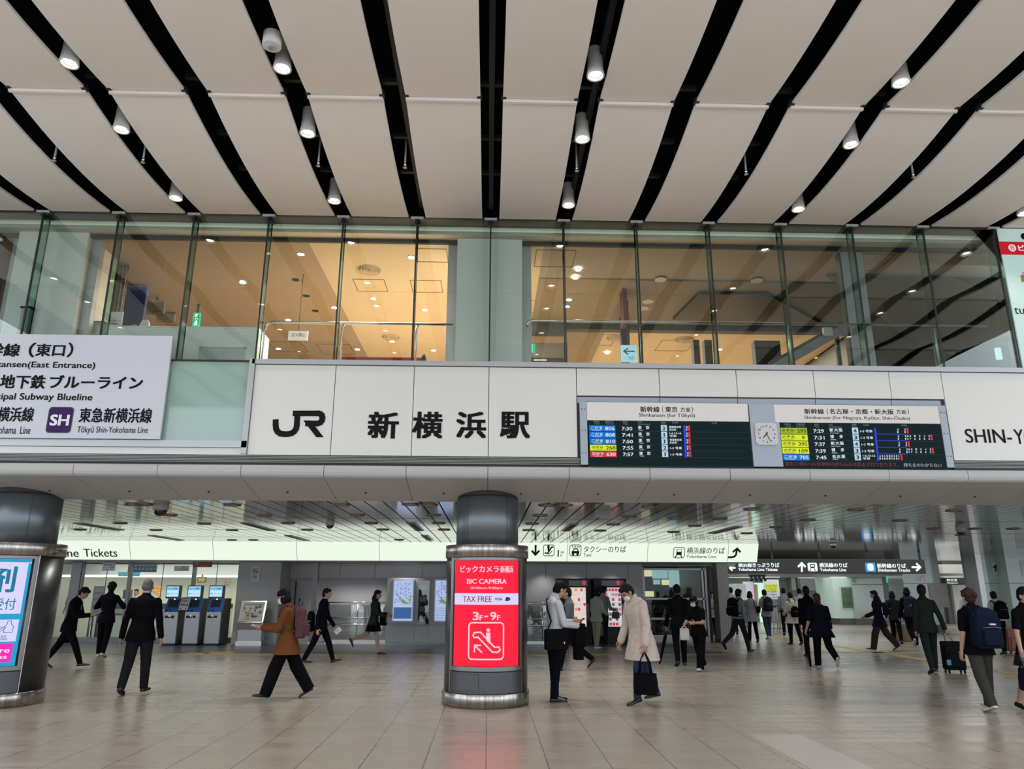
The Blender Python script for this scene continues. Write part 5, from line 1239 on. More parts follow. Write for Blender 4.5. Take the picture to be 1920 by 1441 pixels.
# vending machines
prod_m = [emat('lit can %d' % k, c_, .75) for k, c_ in enumerate(((.8, .05, .09), (.85, .8, .75), (.75, .4, .12), (.1, .35, .3), (.85, .25, .3), (.15, .13, .13), (.9, .9, .9)))]
def vending(px0, px1, w0, w1, label, seed):
    Y = 24.0
    a, b = at(px0, 1130, Y).x, at(px1, 1130, Y).x; zt = at((px0 + px1) / 2, 1084, Y).z
    t = thing('vending_machine', label, 'vending machine', ((a + b) / 2, Y, 0), 'vending machines')
    MB().box(a, Y, .05, b, Y + .68, zt).build('cabinet', mat('black vending cabinet', (.005, .005, .006), .4, spec=.2), t, bevel=.012)
    MB().box(a + .03, Y + .03, 0, b - .03, Y + .66, .05).build('plinth', dark_steel, t)
    c0, c1 = at(w0, 1174, Y - .01), at(w1, 1101, Y - .01)
    s = MB().box(c0.x, Y - .012, c0.z, c1.x, Y, c1.z).build('lit_window', emat('vending window glow', (1.0, .82, .76) if seed == 1 else (.8, .8, .85), .75, True) if False else emat('vending window glow %d' % seed, (.95, .68, .56) if seed == 1 else (.60, .60, .64), .85, True), t)
    rr = random.Random(seed); nx, nz = 6, 8; w_, h_ = c1.x - c0.x, c1.z - c0.z
    for r_ in range(nz):
        for k in range(nx):
            x_ = c0.x + w_ * (k + .12) / nx; z_ = c0.z + h_ * (r_ + .2) / nz
            m_ = prod_m[rr.choice((0, 0, 1, 4, 5, 5, 6)) if seed == 2 else rr.choice((1, 1, 2, 6, 1, 0))]
            MB().box(x_, Y - .026, z_, x_ + w_ * .72 / nx, Y - .012, z_ + h_ * .6 / nz).build('product', m_, s)
        MB().box(c0.x, Y - .03, c0.z + h_ * r_ / nz, c1.x, Y - .012, c0.z + h_ * (r_ + .14) / nz).build('price_rail', prod_m[6], s)
    MB().box(c0.x, Y - .014, c1.z + .05, b - .1, Y, zt - .06).build('header_panel', mat('vending header', (.05, .055, .06), .25), t)
    q = MB(); d_ = at((w0 + w1) / 2 + 12, 1092, Y - .02); q.ball((d_.x, Y - .018, d_.z), (.05, .008, .08), 12, 8); q.build('emblem', prod_m[0], t)
    MB().box(a + .15, Y - .008, .22, b - .35, Y, .48).build('delivery_flap', dark_steel, t)
    MB().box(b - .2, Y - .01, .75, b - .06, Y, 1.2).build('coin_panel', mat('vending coin panel', (.1, .1, .11), .3, .5), t)
vending(1045, 1108, 1068, 1098, 'black vending machine with warm lit window behind the man in white shirt', 1)
vending(1114, 1176, 1130, 1164, 'black vending machine with red and white drinks, right of the other', 2)
# dark shop window right of the wall
pw = sroot('window_30', (at(1266, 1130, 25.5).x, 25.5, 0))
a, b = at(1208, 1130, 25.5).x, at(1325, 1130, 25.5).x
MB().box(a, 25.5, .2, b, 25.515, 2.3).build('pane', shop_glass, pw)
fm = MB()
for z_ in (.18, .72, 1.35, 2.3): fm.box(a, 25.44, z_ - .03, b, 25.56, z_ + .03)
for x_ in (a, (a * .05 + b * .95), b): fm.box(x_ - .03, 25.44, 0, x_ + .03, 25.56, 2.35)
fm.build('frame', mat('pale frame', (.36, .36, .37), .4, .5), pw)
MB().box(a, 25.4, 0, b, 25.56, .16).build('sill', pale_wall, pw)
struct(MB().box(a - .5, 29.5, 0, b + 1.6, 29.6, 2.6).build('wall_shop_back', mat('black shop wall', (.012, .013, .014), .5)))
struct(MB().box(a - .2, 25.7, 0, a - .1, 29.5, 2.6).build('wall_shop_side', mat('black shop wall', (.012, .013, .014), .5)))
struct(MB().box(b + .1, 25.7, 0, b + .2, 29.5, 2.6).build('wall_shop_side', mat('brown shop wall', (.16, .09, .04), .5)))
struct(MB().box(a - .2, 25.6, 2.5, b + .2, 29.5, 2.6).build('ceiling_shop', dark_steel))
cyan_glow = emat('lit cyan glass', (.45, .75, .8), .55)
yel_glow = emat('lit yellow shelf', (.9, .8, .45), .8)
for i_, (px0, px1, y0, y1, m_, lab) in enumerate(((1211, 1222, 1068, 1080, yel_glow, 'yellow lit shelf behind the shop window, upper corner'), (1226, 1252, 1066, 1084, cyan_glow, 'broad cyan lit pane behind the shop window'), (1258, 1273, 1066, 1100, cyan_glow, 'tall cyan lit pane beside the black shop post'), (1211, 1226, 1108, 1118, yel_glow, 'yellow lit shelf behind the shop window, lower corner'), (1291, 1298, 1066, 1120, cyan_glow, 'narrow cyan lit pane by the brown shop wall'), (1244, 1254, 1086, 1096, yel_glow, 'small yellow lamp glow below the broad cyan pane'), (1250, 1256, 1150, 1176, yel_glow, 'low yellow lit strip beside the round machine'), (1228, 1238, 1086, 1095, cyan_glow, 'small cyan lit patch under the broad pane'))):
    flat(px0, px1, y0, y1, 29.2, .3, m_, 'lit_shelf', lab, 'lit shelf', 'lit shelves in the shop window')
p = at(1233, 1166, 26.6)
t = thing('round_machine', 'dark round drum machine low behind the shop window', 'machine', (p.x, 26.6, 0))
for r0, m_ in ((.42, dark_steel), (.38, grey_alu), (.35, black_joint)):
    MB().lathe([(r0, 0), (r0, .1 + (.42 - r0)), (0, .1 + (.42 - r0))], (0, 0, 0), 32).xf(Matrix.Translation((p.x, 26.6, p.z)) @ Matrix.Rotation(R(90), 4, 'X')).build('drum_ring', m_, t)
MB().box(p.x - .5, 26.62, 0, p.x + .5, 27.2, 1.1).build('machine_body', dark_steel, t)
# wall washers under the light box
for px_ in (640, 690, 760, 1075, 1150, 1020):
    x_ = at(px_, 1060, 24.3).x
    t = thing('wall_washer', 'small round lamp in the soffit below the glowing strip sign', 'ceiling light', (x_, 24.2 if px_ > 900 else 24.5, 2.43), 'lamps below the strip sign')
    yy = 24.2 if px_ > 900 else 24.5
    if px_ == 470: yy = 23.8; t.location.y = yy
    MB().lathe([(.07, .01), (.07, -.006), (.055, -.008), (.05, .006)], (x_, yy, 2.44), 16, cap=False).build('ring', grey_alu, t); MB().lathe([(.05, .004), (0, .004)], (x_, yy, 2.44), 16, cap=False).build('lens', lamp_lit, t)
    d = bpy.data.lights.new('washer_beam', 'SPOT'); d.energy = 40 if px_ > 900 else 75; d.spot_size = R(120); d.spot_blend = .8; d.shadow_soft_size = .05; d.color = (1, .97, .93)
    o = bpy.data.objects.new('washer_beam', d); C.objects.link(o); o.parent = t; o.location = (0, 0, -.02)
# pillar and blue strip
t = thing('pillar', 'slim square grey pillar under the end of the glowing strip sign', 'pillar', (at(1358, 1190, 25.0).x, 25.1, 0))
bx(1348, 1369, 0, 0, 25.0, 25.6, mat('warm grey pillar', (.26, .255, .25), .5), 'shaft', t, 0.0, 3.0)
bx(1347, 1370, 0, 0, 24.98, 25.62, post_m, 'base_trim', t, 0.0, .12)
t, a, b = flat(1321, 1327, 1063, 1198, 25.58, .1, mat('dark blue strip', (.012, .02, .11), .4), 'blue_strip', 'tall dark blue strip between shop window and grey pillar', 'panel')

# ================================================================== far concourse
far_pale = mat('far pale wall', (.42, .44, .43), .5)
struct(MB().box(4.5, 42, 0, 34, 42.2, 3.0).build('wall_far', far_pale))
struct(MB().box(7.5, 31.5, 2.3, 18.5, 31.9, 2.72).build('beam', mat('pale beam', (.55, .54, .53), .5)))
struct(MB().box(7.5, 31.9, 2.28, 21, 42, 2.34).build('ceiling_far', mat('far low ceiling', (.45, .46, .46), .4)))
struct(MB().box(33.5, 12, 0, 33.7, 42, 3.0).build('wall_far', far_pale))
area('concourse_fill', (13, 25.5, 2.97), (0, 0, 0), 9, 7, 240, (.97, 1, .97))  # added fill without fittings, lifts the floor further back
area('concourse_fill', (22, 22, 2.97), (0, 0, 0), 6, 6, 80, (.97, 1, .97))  # second added fill, further right, also without fittings
strip_lit = emat('far ceiling light', (.95, 1.0, .95), 2.2, True)
for i_, (px0, px1, y_) in enumerate(((1385, 1415, 1083), (1430, 1465, 1081), (1500, 1535, 1084), (1560, 1590, 1081), (1370, 1412, 1089.5))):
    p0, p1 = atz(px0, y_, 2.27), atz(px1, y_, 2.27)
    yy_ = min(40, max(32.5, p0.y)); k_ = yy_ / p0.y
    t = thing('strip_light', 'slim white ceiling strip light in the far low ceiling', 'ceiling light', (p0.x * k_, yy_, 2.27), 'far strip lights')
    MB().box(p0.x * k_, yy_, 2.262, p1.x * k_, yy_ + .3, 2.275).build('tube', strip_lit, t); MB().box(p0.x * k_ - .03, yy_ - .03, 2.27, p1.x * k_ + .03, yy_ + .33, 2.282).build('tray', grey_alu, t)
area('far_light', (13, 36, 2.25), (0, 0, 0), 10, 6, 230, (.95, 1, .97))
area('far_light', (24, 34, 2.9), (0, 0, 0), 8, 8, 380, (.97, 1, .97))
# shop fronts in the distance
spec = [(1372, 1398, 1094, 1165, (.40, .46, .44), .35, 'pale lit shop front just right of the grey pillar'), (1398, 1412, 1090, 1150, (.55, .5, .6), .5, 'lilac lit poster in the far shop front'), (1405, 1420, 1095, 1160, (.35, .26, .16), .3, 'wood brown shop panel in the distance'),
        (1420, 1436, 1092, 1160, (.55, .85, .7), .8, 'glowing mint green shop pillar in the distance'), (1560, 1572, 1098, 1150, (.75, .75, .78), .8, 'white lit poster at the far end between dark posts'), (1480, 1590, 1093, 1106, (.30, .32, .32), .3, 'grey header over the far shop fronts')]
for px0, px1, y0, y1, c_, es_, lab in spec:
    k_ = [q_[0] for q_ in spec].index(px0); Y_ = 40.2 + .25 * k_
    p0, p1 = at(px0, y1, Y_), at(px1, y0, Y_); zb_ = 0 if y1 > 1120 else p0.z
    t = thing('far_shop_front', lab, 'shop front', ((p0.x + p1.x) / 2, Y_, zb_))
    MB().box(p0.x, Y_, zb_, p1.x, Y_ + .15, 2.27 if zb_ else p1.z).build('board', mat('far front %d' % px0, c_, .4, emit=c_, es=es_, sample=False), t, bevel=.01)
for px_ in (1483, 1500, 1545, 1556, 1577):
    x_ = at(px_, 1130, 40.5).x; t = thing('far_post', 'dark slim post among the far shop fronts', 'post', (x_, 40.5, 0), 'posts in the distance')
    MB().box(x_ - .08, 40.4, 0, x_ + .08, 40.6, 2.3).build('post_body', mat('far post grey', (.12, .125, .125), .5), t); MB().box(x_ - .1, 40.38, 0, x_ + .1, 40.62, .08).build('post_foot', dark_steel, t)
# sandwich board sign with yellow field
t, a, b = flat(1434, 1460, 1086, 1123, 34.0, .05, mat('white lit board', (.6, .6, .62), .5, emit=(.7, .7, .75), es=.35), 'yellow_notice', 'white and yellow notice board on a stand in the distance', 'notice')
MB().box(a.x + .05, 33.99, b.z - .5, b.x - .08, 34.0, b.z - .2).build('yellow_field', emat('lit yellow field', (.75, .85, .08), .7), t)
q = MB(); q.text('きっぷうりば', a.x + .08, b.z - .33, b.x - .11, b.z - .23, 33.985, .01, 2); q.text('こちら', a.x + .15, b.z - .47, b.x - .18, b.z - .37, 33.985, .01, 2)
for k in range(3): q.text('のりば案内', a.x + .06, a.z + .05 + .12 * k, b.x - .15, a.z + .12 + .12 * k, 33.985, .0, 1)
q.build('lettering', ink, t)
for x_ in (a.x + .1, b.x - .1): MB().tube([(x_, 34.03, a.z), (x_, 34.03, 0.02)], .02, 6).build('leg', grey_alu, t); 
MB().box(a.x, 33.85, 0, b.x, 34.2, .02).build('base', dark_steel, t)
# barriers in the distance
for px_, Y_ in ((1457, 31.0), (1464, 32.0)):
    p = at(px_, 1190, Y_); t = thing('barrier_stand', 'white folding barrier leg by the man with dark jeans' if px_ == 1457 else 'slim steel queue post in the distance beside the folding barrier', 'barrier', (p.x, Y_, 0))
    MB().tube([(p.x - .12, Y_, .0), (p.x - .02, Y_, 1.0)], .02, 6).build('leg', lamp_body, t); MB().tube([(p.x + .14, Y_, .0), (p.x + .02, Y_, 1.0)], .02, 6).build('leg', lamp_body, t); MB().box(p.x - .06, Y_ - .02, .97, p.x + .06, Y_ + .02, 1.03).build('joint_block', dark_steel, t)
p = at(1420, 1083, 33.5)
t = thing('ceiling_spotlight', 'black cluster of small spotlights under the far low ceiling', 'ceiling light', (p.x, 33.5, 2.05))
MB().box(p.x - .35, 33.4, 2.2, p.x + .35, 33.6, 2.282).build('rail', dark_steel, t)
for k in range(4): MB().tube([(p.x - .27 + .18 * k, 33.5, 2.21), (p.x - .3 + .2 * k, 33.35, 2.04)], .06, 8).build('spot_head', black_joint, t)
# black hanging sign
YH = 27.0
sign_black = mat('brown black sign', (.016, .013, .012), .45)
sign_white = emat('lit white sign print', (.9, 1.0, 1.0), 1.05)
a, b = at(1352, 1074, YH), at(1733, 1050, YH)
t = thing('hanging_direction_sign', 'long black overhead sign with white line names, arrows and pictograms', 'sign', ((a.x + b.x) / 2, YH, a.z))
MB().box(a.x, YH, a.z, b.x, YH + .2, b.z + .03).build('box', sign_black, t, bevel=.01)
for px_ in (1450, 1539, 1628, 1727):
    x_ = at(px_, 1045, YH).x; MB().box(x_ - .03, YH + .07, b.z, x_ + .03, YH + .13, 3.0).build('hanger', dark_steel, t)
q = MB()
def h6(body, a_, b_, c2, d_, bo=.015): q.ptext(body, 1350 + a_ / 6.004, 1030 + b_ / 6.004, 1350 + c2 / 6.004, 1030 + d_ / 6.004, YH - .006, bo, 3)
def h7(body, a_, b_, c2, d_, bo=.015): q.ptext(body, 1560 + a_ / 5.54, 1020 + b_ / 5.54, 1560 + c2 / 5.54, 1020 + d_ / 5.54, YH - .006, bo, 3)
h6('横浜線きっぷうりば', 205, 146, 668, 199, .02); h6('Yokohama Line Tickets', 205, 206, 648, 240, .02); h6('横浜線のりば', 1118, 149, 1435, 200, .02); h6('Yokohama Line', 1125, 209, 1420, 243, .02)
h7('新幹線のりば', 468, 198, 768, 246, .02); h7('Shinkansen Tracks', 475, 251, 810, 283, .02)
def hp(a_, b_, o=1350, o2=1030, k=6.004): p = at(o + a_ / k, o2 + b_ / k, YH); return (p.x, p.z)
stroke(q, [hp(168, 205), hp(108, 205)], .06, YH - .006); stroke(q, [hp(135, 180), hp(108, 205), hp(135, 232)], .06, YH - .006)
stroke(q, [hp(920, 243), hp(920, 152)], .07, YH - .006); stroke(q, [hp(882, 190), hp(920, 150), hp(958, 190)], .07, YH - .006)
stroke(q, [hp(832, 237, 1560, 1020, 5.54), hp(914, 237, 1560, 1020, 5.54)], .07, YH - .006); stroke(q, [hp(878, 202, 1560, 1020, 5.54), hp(916, 237, 1560, 1020, 5.54), hp(878, 272, 1560, 1020, 5.54)], .07, YH - .006)
x0, z0 = hp(992, 243); x1, z1 = hp(1090, 148)
oo = rrect(x0, z0, x1, z1, .05); q.add([(x_, YH - .006, z_) for x_, z_ in oo], [tuple(range(len(oo)))])
x0, z0 = hp(378, 272, 1560, 1020, 5.54); x1, z1 = hp(420, 200, 1560, 1020, 5.54)
q.build('lettering', sign_white, t)
x0, z0 = hp(352, 285, 1560, 1020, 5.54); x1, z1 = hp(445, 190, 1560, 1020, 5.54); oo = rrect(x0, z0, x1, z1, .05)
MB().add([(x_, YH - .005, z_) for x_, z_ in oo], [tuple(range(len(oo)))]).build('blue_pictogram', emat('lit blue pictogram', (.05, .4, .9), .9), t)
q = MB(); x0, z0 = hp(372, 274, 1560, 1020, 5.54); x1, z1 = hp(426, 200, 1560, 1020, 5.54); oo = rrect(x0, z0, x1, z1, .08); q.add([(x_, YH - .009, z_) for x_, z_ in oo], [tuple(range(len(oo)))]); q.build('train_front', sign_white, t)
q = MB(); x0, z0 = hp(1018, 208); x1, z1 = hp(1064, 190); q.add([(x0, YH - .009, z0), (x1, YH - .009, z0), (x1, YH - .009, z1), (x0, YH - .009, z1)], [(0, 1, 2, 3)])
stroke(q, [hp(1018, 190), hp(1018, 168), hp(1064, 168), hp(1064, 190)], .035, YH - .009); stroke(q, [hp(1022, 216), hp(1008, 238)], .03, YH - .009); stroke(q, [hp(1060, 216), hp(1074, 238)], .03, YH - .009); q.build('train_front', sign_black, t)
# mint glass showcase and clad columns at the right
mintg = mat('mint back painted glass', (.34, .43, .41), .12, coat=.5)
def block(px0, px1, y1, Y, label, top=3.0, name='glass_clad_column', d=1.2):
    a, b = at(px0, y1, Y), at(px1, y1, Y)
    t = thing(name, label, 'column' if 'column' in name else 'showcase', ((a.x + b.x) / 2, Y, 0))
    MB().box(a.x, Y, .3, b.x, Y + d, top).build('glass_cladding', mintg, t); MB().box(a.x + .02, Y + .02, 0, b.x - .02, Y + d - .02, .3).build('plinth', mat('dark plinth', (.11, .105, .1), .5), t)
    MB().box(a.x - .01, Y - .004, 1.9, b.x + .01, Y, 1.93).build('joint', post_m, t)
    return t, a, b
t, a, b = block(1606, 1664, 1168, 37.8, 'mint glass kiosk block under the overhead sign', 2.3, 'glass_showcase', 2.5)
MB().prism_y([(a.x - .9, .3), (a.x, .3), (a.x, 2.3), (a.x - .9, 2.3)], 38.0, 40).build('side_bay', mat('lit mint bay', (.5, .62, .58), .3, emit=(.5, .7, .63), es=.15), t)
c0, c1 = at(1579, 1142, 37.9), at(1599, 1098, 37.9); MB().box(c0.x, 37.94, c0.z, c1.x, 37.99, c1.z).build('poster_frame', mat('pale poster frame', (.6, .66, .62), .4), t); MB().box(c0.x + .07, 37.92, c0.z + .07, c1.x - .07, 37.94, c1.z - .07).build('poster', mat('green poster', (.10, .17, .11), .5, noise=.9, nscale=4), t)
MB().box(c0.x - .1, 38.0 - .02, 0, a.x + .05, 40, .3).build('plinth', mat('dark plinth', (.11, .105, .1), .5), t)
t, a, b = block(1706, 1776, 1184, 31.0, 'mint glass clad column with a grey poster, beyond the man in the green suit')
c0, c1 = at(1746, 1138, 30.98), at(1776, 1093, 30.98); MB().box(c0.x, 30.97, c0.z, c1.x - .03, 31.0, c1.z).build('poster', mat('grey poster', (.38, .37, .37), .5, noise=.3, nscale=3), t)
q = MB(); e0, e1 = at(1718, 1088, 30.99), at(1735, 1079, 30.99); q.text('GIFT', e0.x, e0.z, e1.x, e1.z, 30.994, .0, 3); q.build('lettering', mat('faint white print', (.5, .58, .55), .4), t)
t, a, b = block(1862, 1905, 1200, 29.5, 'mint glass clad column with a white direction notice, behind the backpacker')
MB().box(a.x - .22, 29.45, 0, a.x, 30.2, 3.0).build('steel_corner', mat('pale steel corner', (.5, .5, .5), .3, .6), t)
c0, c1 = at(1862, 1077, 29.48), at(1903, 1053, 29.48); MB().box(c0.x, 29.48, c0.z, c1.x, 29.5, c1.z).build('notice', mat('grey white plate', (.52, .53, .53), .5), t)
q = MB(); q.ptext('新幹線のりば', 1871, 1058, 1900, 1065, 29.475, .01, 3); q.ptext('Shinkansen Tracks', 1871, 1068, 1900, 1072, 29.475, .01, 2)
p0, p1 = at(1867, 1071, 29.475), at(1867, 1059, 29.475); stroke(q, [(p0.x, p0.z), (p1.x, p1.z)], .05, 29.475); stroke(q, [(p1.x - .1, p1.z - .1), (p1.x, p1.z), (p1.x + .1, p1.z - .1)], .05, 29.475); q.build('lettering', ink, t)
t, a, b = block(1911, 1960, 1205, 28.9, 'pale lit clad column cut by the right edge of the frame')
c0, c1 = at(1917, 1080, 28.88), at(1935, 1050, 28.88); MB().box(c0.x, 28.88, c0.z, c1.x, 28.9, c1.z).build('notice', paper, t)
# waiting room recess
wr = sroot('wall_waiting_room', (at(1815, 1130, 38).x, 38, 0))
bx(1776, 1866, 0, 0, 37.5, 37.8, mat('white header panel', (.5, .49, .47), .5), 'header', wr, 2.25, 3.0)
bx(1790, 1838, 0, 0, 39.0, 39.2, mat('waiting room wall', (.55, .54, .54), .5), 'lit_wall', wr, 0, 2.4)
bx(1776, 1870, 0, 0, 39.2, 39.4, wall_dark, 'back_panel', wr, 0, 2.4)
a, b = at(1774, 1096, 37.2), at(1838, 1083, 37.2)
t = thing('waiting_room_sign', 'small black overhead sign with white lettering before the waiting room', 'sign', ((a.x + b.x) / 2, 37.2, a.z))
MB().box(a.x, 37.2, a.z, b.x, 37.4, b.z).build('box', sign_black, t); q = MB(); q.ptext('待合室', 1775, 1084.5, 1795, 1089.5, 37.19, .01, 2); q.ptext('Waiting Room', 1776, 1091, 1796, 1094.5, 37.19, .01, 2); q.build('lettering', sign_white, t); MB().box(a.x + 1, 37.25, b.z, a.x + 1.05, 37.3, 3.0).build('hanger', dark_steel, t)
t, a, b = flat(1664, 1671, 1078, 1092, 36.0, .08, green_lit, 'exit_sign', 'small green exit sign below the black overhead sign', 'exit sign')
q = MB(); runner(q, (a.x + b.x) / 2, (a.z + b.z) / 2, .3, 35.99); q.build('running_figure', white_lit, t); MB().box(a.x + .05, 36.02, b.z, a.x + .09, 36.05, 3.0).build('hanger', dark_steel, t)

# ================================================================== fittings in the slat ceiling
ring_m = mat('bronze steel ring', (.16, .13, .11), .35, .7)
LP = [(500, 52, 0), (540, 52, 0), (635, 92, 0), (450, 122, 0), (300, 146, 0), (585, 148, 0), (765, 124, 0), (870, 54, 0), (870, 148, 0), (990, 93, 0), (1080, 122, 0), (1152, 147, 0), (870, 185, 0), (950, 185, 0), (1280, 54, 0), (1340, 92, 0), (1392, 122, 0), (1436, 146, 0), (1540, 52, 0), (1610, 54, 0), (1625, 92, 0), (1645, 122, 0), (1665, 146, 0), (1497, 184, 0),
      (130, 55, 1), (195, 55, 1), (515, 62, 1), (105, 93, 1), (75, 124, 1), (62, 148, 1), (440, 98, 1), (330, 150, 1), (380, 127, 1), (605, 155, 1), (610, 103, 1), (780, 105, 1), (685, 132, 1), (880, 160, 1), (990, 137, 1), (900, 70, 1), (1110, 110, 1), (1290, 72, 1), (1455, 112, 1), (1580, 143, 1), (1685, 166, 1), (1735, 143, 1), (1880, 143, 1), (1660, 75, 1)]
for k, (x_, y_, s_) in enumerate(LP):
    p = atz(960 * s_ + x_ / 2, 920 + y_ / 2, 2.99)
    t = thing('recessed_downlight', 'round recessed light ring in the slatted metal ceiling', 'ceiling light', (p.x, p.y, 2.99), 'recessed lights in the slat ceiling')
    MB().lathe([(.15, .011), (.15, -.004), (.135, -.008), (.11, .008), (.11, .011)], p, 24, cap=False).build('ring', ring_m, t)
    MB().lathe([(.11, .006), (0, .006)], p, 20, cap=False).build('lens', mat('frosted lens', (.6, .6, .58), .4), t)
    if k % 2 == 0:
        d = bpy.data.lights.new('recessed_beam', 'SPOT'); d.energy = (70 if y_ > 100 else 25) if s_ and x_ > 600 else 90; d.spot_size = R(88 if s_ and x_ > 600 else 125); d.spot_blend = .7; d.shadow_soft_size = .1; d.color = (1, .96, .88)
        o = bpy.data.objects.new('recessed_beam', d); C.objects.link(o); o.parent = t; o.location = (0, 0, -.02)
for x0, y0, x1, y1, s_ in ((280, 122, 460, 148, 0), (915, 122, 1025, 150, 0), (1075, 168, 1155, 187, 0), (555, 168, 690, 186, 0), (1535, 120, 1580, 150, 0), (1585, 168, 1620, 186, 0), (245, 125, 190, 150, 1), (855, 135, 745, 160, 1)):
    a, b = atz(960 * s_ + x0 / 2, 920 + y0 / 2, 2.99), atz(960 * s_ + x1 / 2, 920 + y1 / 2, 2.99)
    xm = (a.x + b.x) / 2
    t = thing('slot_diffuser', 'long dark air slot between slats of the metal ceiling', 'air vent', (xm, a.y, 2.985), 'air slots in the slat ceiling')
    MB().box(xm - .1, a.y, 2.985, xm + .1, b.y, 3.001).build('slot_frame', ring_m, t); MB().box(xm - .06, a.y + .03, 2.983, xm + .06, b.y - .03, 2.99).build('slot_opening', black_joint, t)
for px_, py_, r_, lab in ((302, 950, .13, 'large grey dome camera near the left column'), (619, 980, .09, 'small dome camera midway along the slat ceiling'), (333, 1018, .08, 'small dome camera just above the ticket sign'), (1801, 993, .1, 'dome camera in the right part of the slat ceiling'), (1562, 1021, .09, 'dome camera above the black overhead sign')):
    p = atz(px_, py_ - 3, 2.99)
    t = thing('dome_camera', lab, 'camera', (p.x, p.y, 2.99)); q = MB(); q.lathe([(r_, .01), (r_ * 1.05, -.03), (r_, -.08), (r_ * .9, -.08)], p, 20, cap=False); q.build('housing', mat('grey camera housing', (.32, .32, .33), .4), t)
    q = MB(); q.ball((p.x, p.y, p.z - .08), (r_ * .88, r_ * .88, r_ * .8), 16, 10); q.build('dome', mat('smoked dome', (.01, .01, .012), .08), t)
p = at(1130, 961, 13.5)
t = thing('hanging_speaker', 'grey box speaker hung from the slat ceiling right of the column', 'speaker', (p.x, 13.5, p.z)); MB().box(p.x - .135, 13.4, p.z - .08, p.x + .135, 13.6, p.z + .08).build('box', mat('speaker grey', (.34, .35, .35), .5), t, bevel=.008); MB().box(p.x - .12, 13.393, p.z - .065, p.x + .12, 13.4, p.z + .065).build('grille', mat('speaker grille', (.24, .25, .25), .6, noise=.2, nscale=200), t)
for s_ in (-1, 1): MB().tube([(p.x + .04 * s_, 13.5, p.z + .08), (p.x + .04 * s_, 13.5, 3.0)], .008, 6).build('bracket', grey_alu, t)
MB().box(p.x - .1, 13.42, 2.985, p.x + .1, 13.58, 3.0).build('mount_plate', grey_alu, t)
# ================================================================== people
PENDING = []
def V(*a): return Vector(a)
def cloth(name, col, rough=.9): return mat(name, col, rough, spec=.08, noise=.18, nscale=14, bump=.25, bscale=22)
skin = mat('light skin', (.42, .25, .17), .55); skin2 = mat('tan skin', (.33, .19, .125), .55)
hair_black = mat('black hair', (.005, .0045, .0045), .7, spec=.15, noise=.5, nscale=60); hair_brown = mat('auburn hair', (.04, .016, .011), .7, spec=.15, noise=.4, nscale=60); hair_grey = mat('grey hair', (.13, .12, .115), .75, spec=.15, noise=.4, nscale=60)
hair_dark = mat('dark brown hair', (.012, .008, .007), .7, spec=.15, noise=.4, nscale=60)
eye_m = mat('dark eye', (.015, .01, .01), .3); lip_m = mat('lip', (.28, .11, .09), .5)
K_BLACK = cloth('black cloth', (.0035, .0035, .0045)); K_NAVY = cloth('navy cloth', (.003, .0036, .008)); K_CHAR = cloth('charcoal cloth', (.012, .0125, .015)); K_WHITE = cloth('white shirt cloth', (.50, .51, .53))
K_GREY = cloth('grey shirt cloth', (.17, .18, .19)); K_BLUEGREY = cloth('blue grey shirt cloth', (.22, .24, .29)); K_BEIGE = cloth('beige coat cloth', (.50, .43, .38)); K_JEAN = cloth('blue jeans cloth', (.022, .036, .07))
K_RUST = cloth('rust cardigan cloth', (.135, .05, .016)); K_KHAKI = cloth('khaki cloth', (.26, .22, .15)); K_OLIVE = cloth('olive grey cloth', (.040, .041, .034)); K_GREEN = cloth('dark green grey suit cloth', (.012, .017, .016))
K_BROWN = cloth('brown cloth', (.040, .026, .020)); K_CREAM = cloth('cream cardigan cloth', (.50, .46, .38)); K_TEAL = cloth('grey green jacket cloth', (.022, .032, .030)); K_STRIPE = cloth('grey striped shirt cloth', (.11, .12, .14))
L_BLACK = mat('black leather', (.006, .006, .006), .35); L_WHITE = mat('white shoe', (.52, .50, .48), .6); L_BROWN = mat('brown shoe', (.05, .025, .02), .4)
B_BLACK = cloth('black bag cloth', (.004, .004, .005)); B_NAVY = cloth('navy bag cloth', (.006, .010, .024)); B_MAUVE = cloth('mauve bag cloth', (.095, .045, .055)); B_BEIGE = cloth('beige bag cloth', (.22, .165, .105)); B_GREY = cloth('grey bag cloth', (.10, .10, .10)); B_WHITE = cloth('white bag cloth', (.48, .48, .46))
TORSO = [(.455, .055, .050, 0), (.49, .088, .062, -.004), (.53, .094, .066, -.006), (.57, .085, .060, -.002), (.615, .077, .054, 0), (.67, .083, .057, .002), (.73, .095, .062, .003), (.775, .101, .060, 0), (.805, .098, .052, -.004), (.83, .062, .042, -.006), (.85, .036, .034, -.004)]

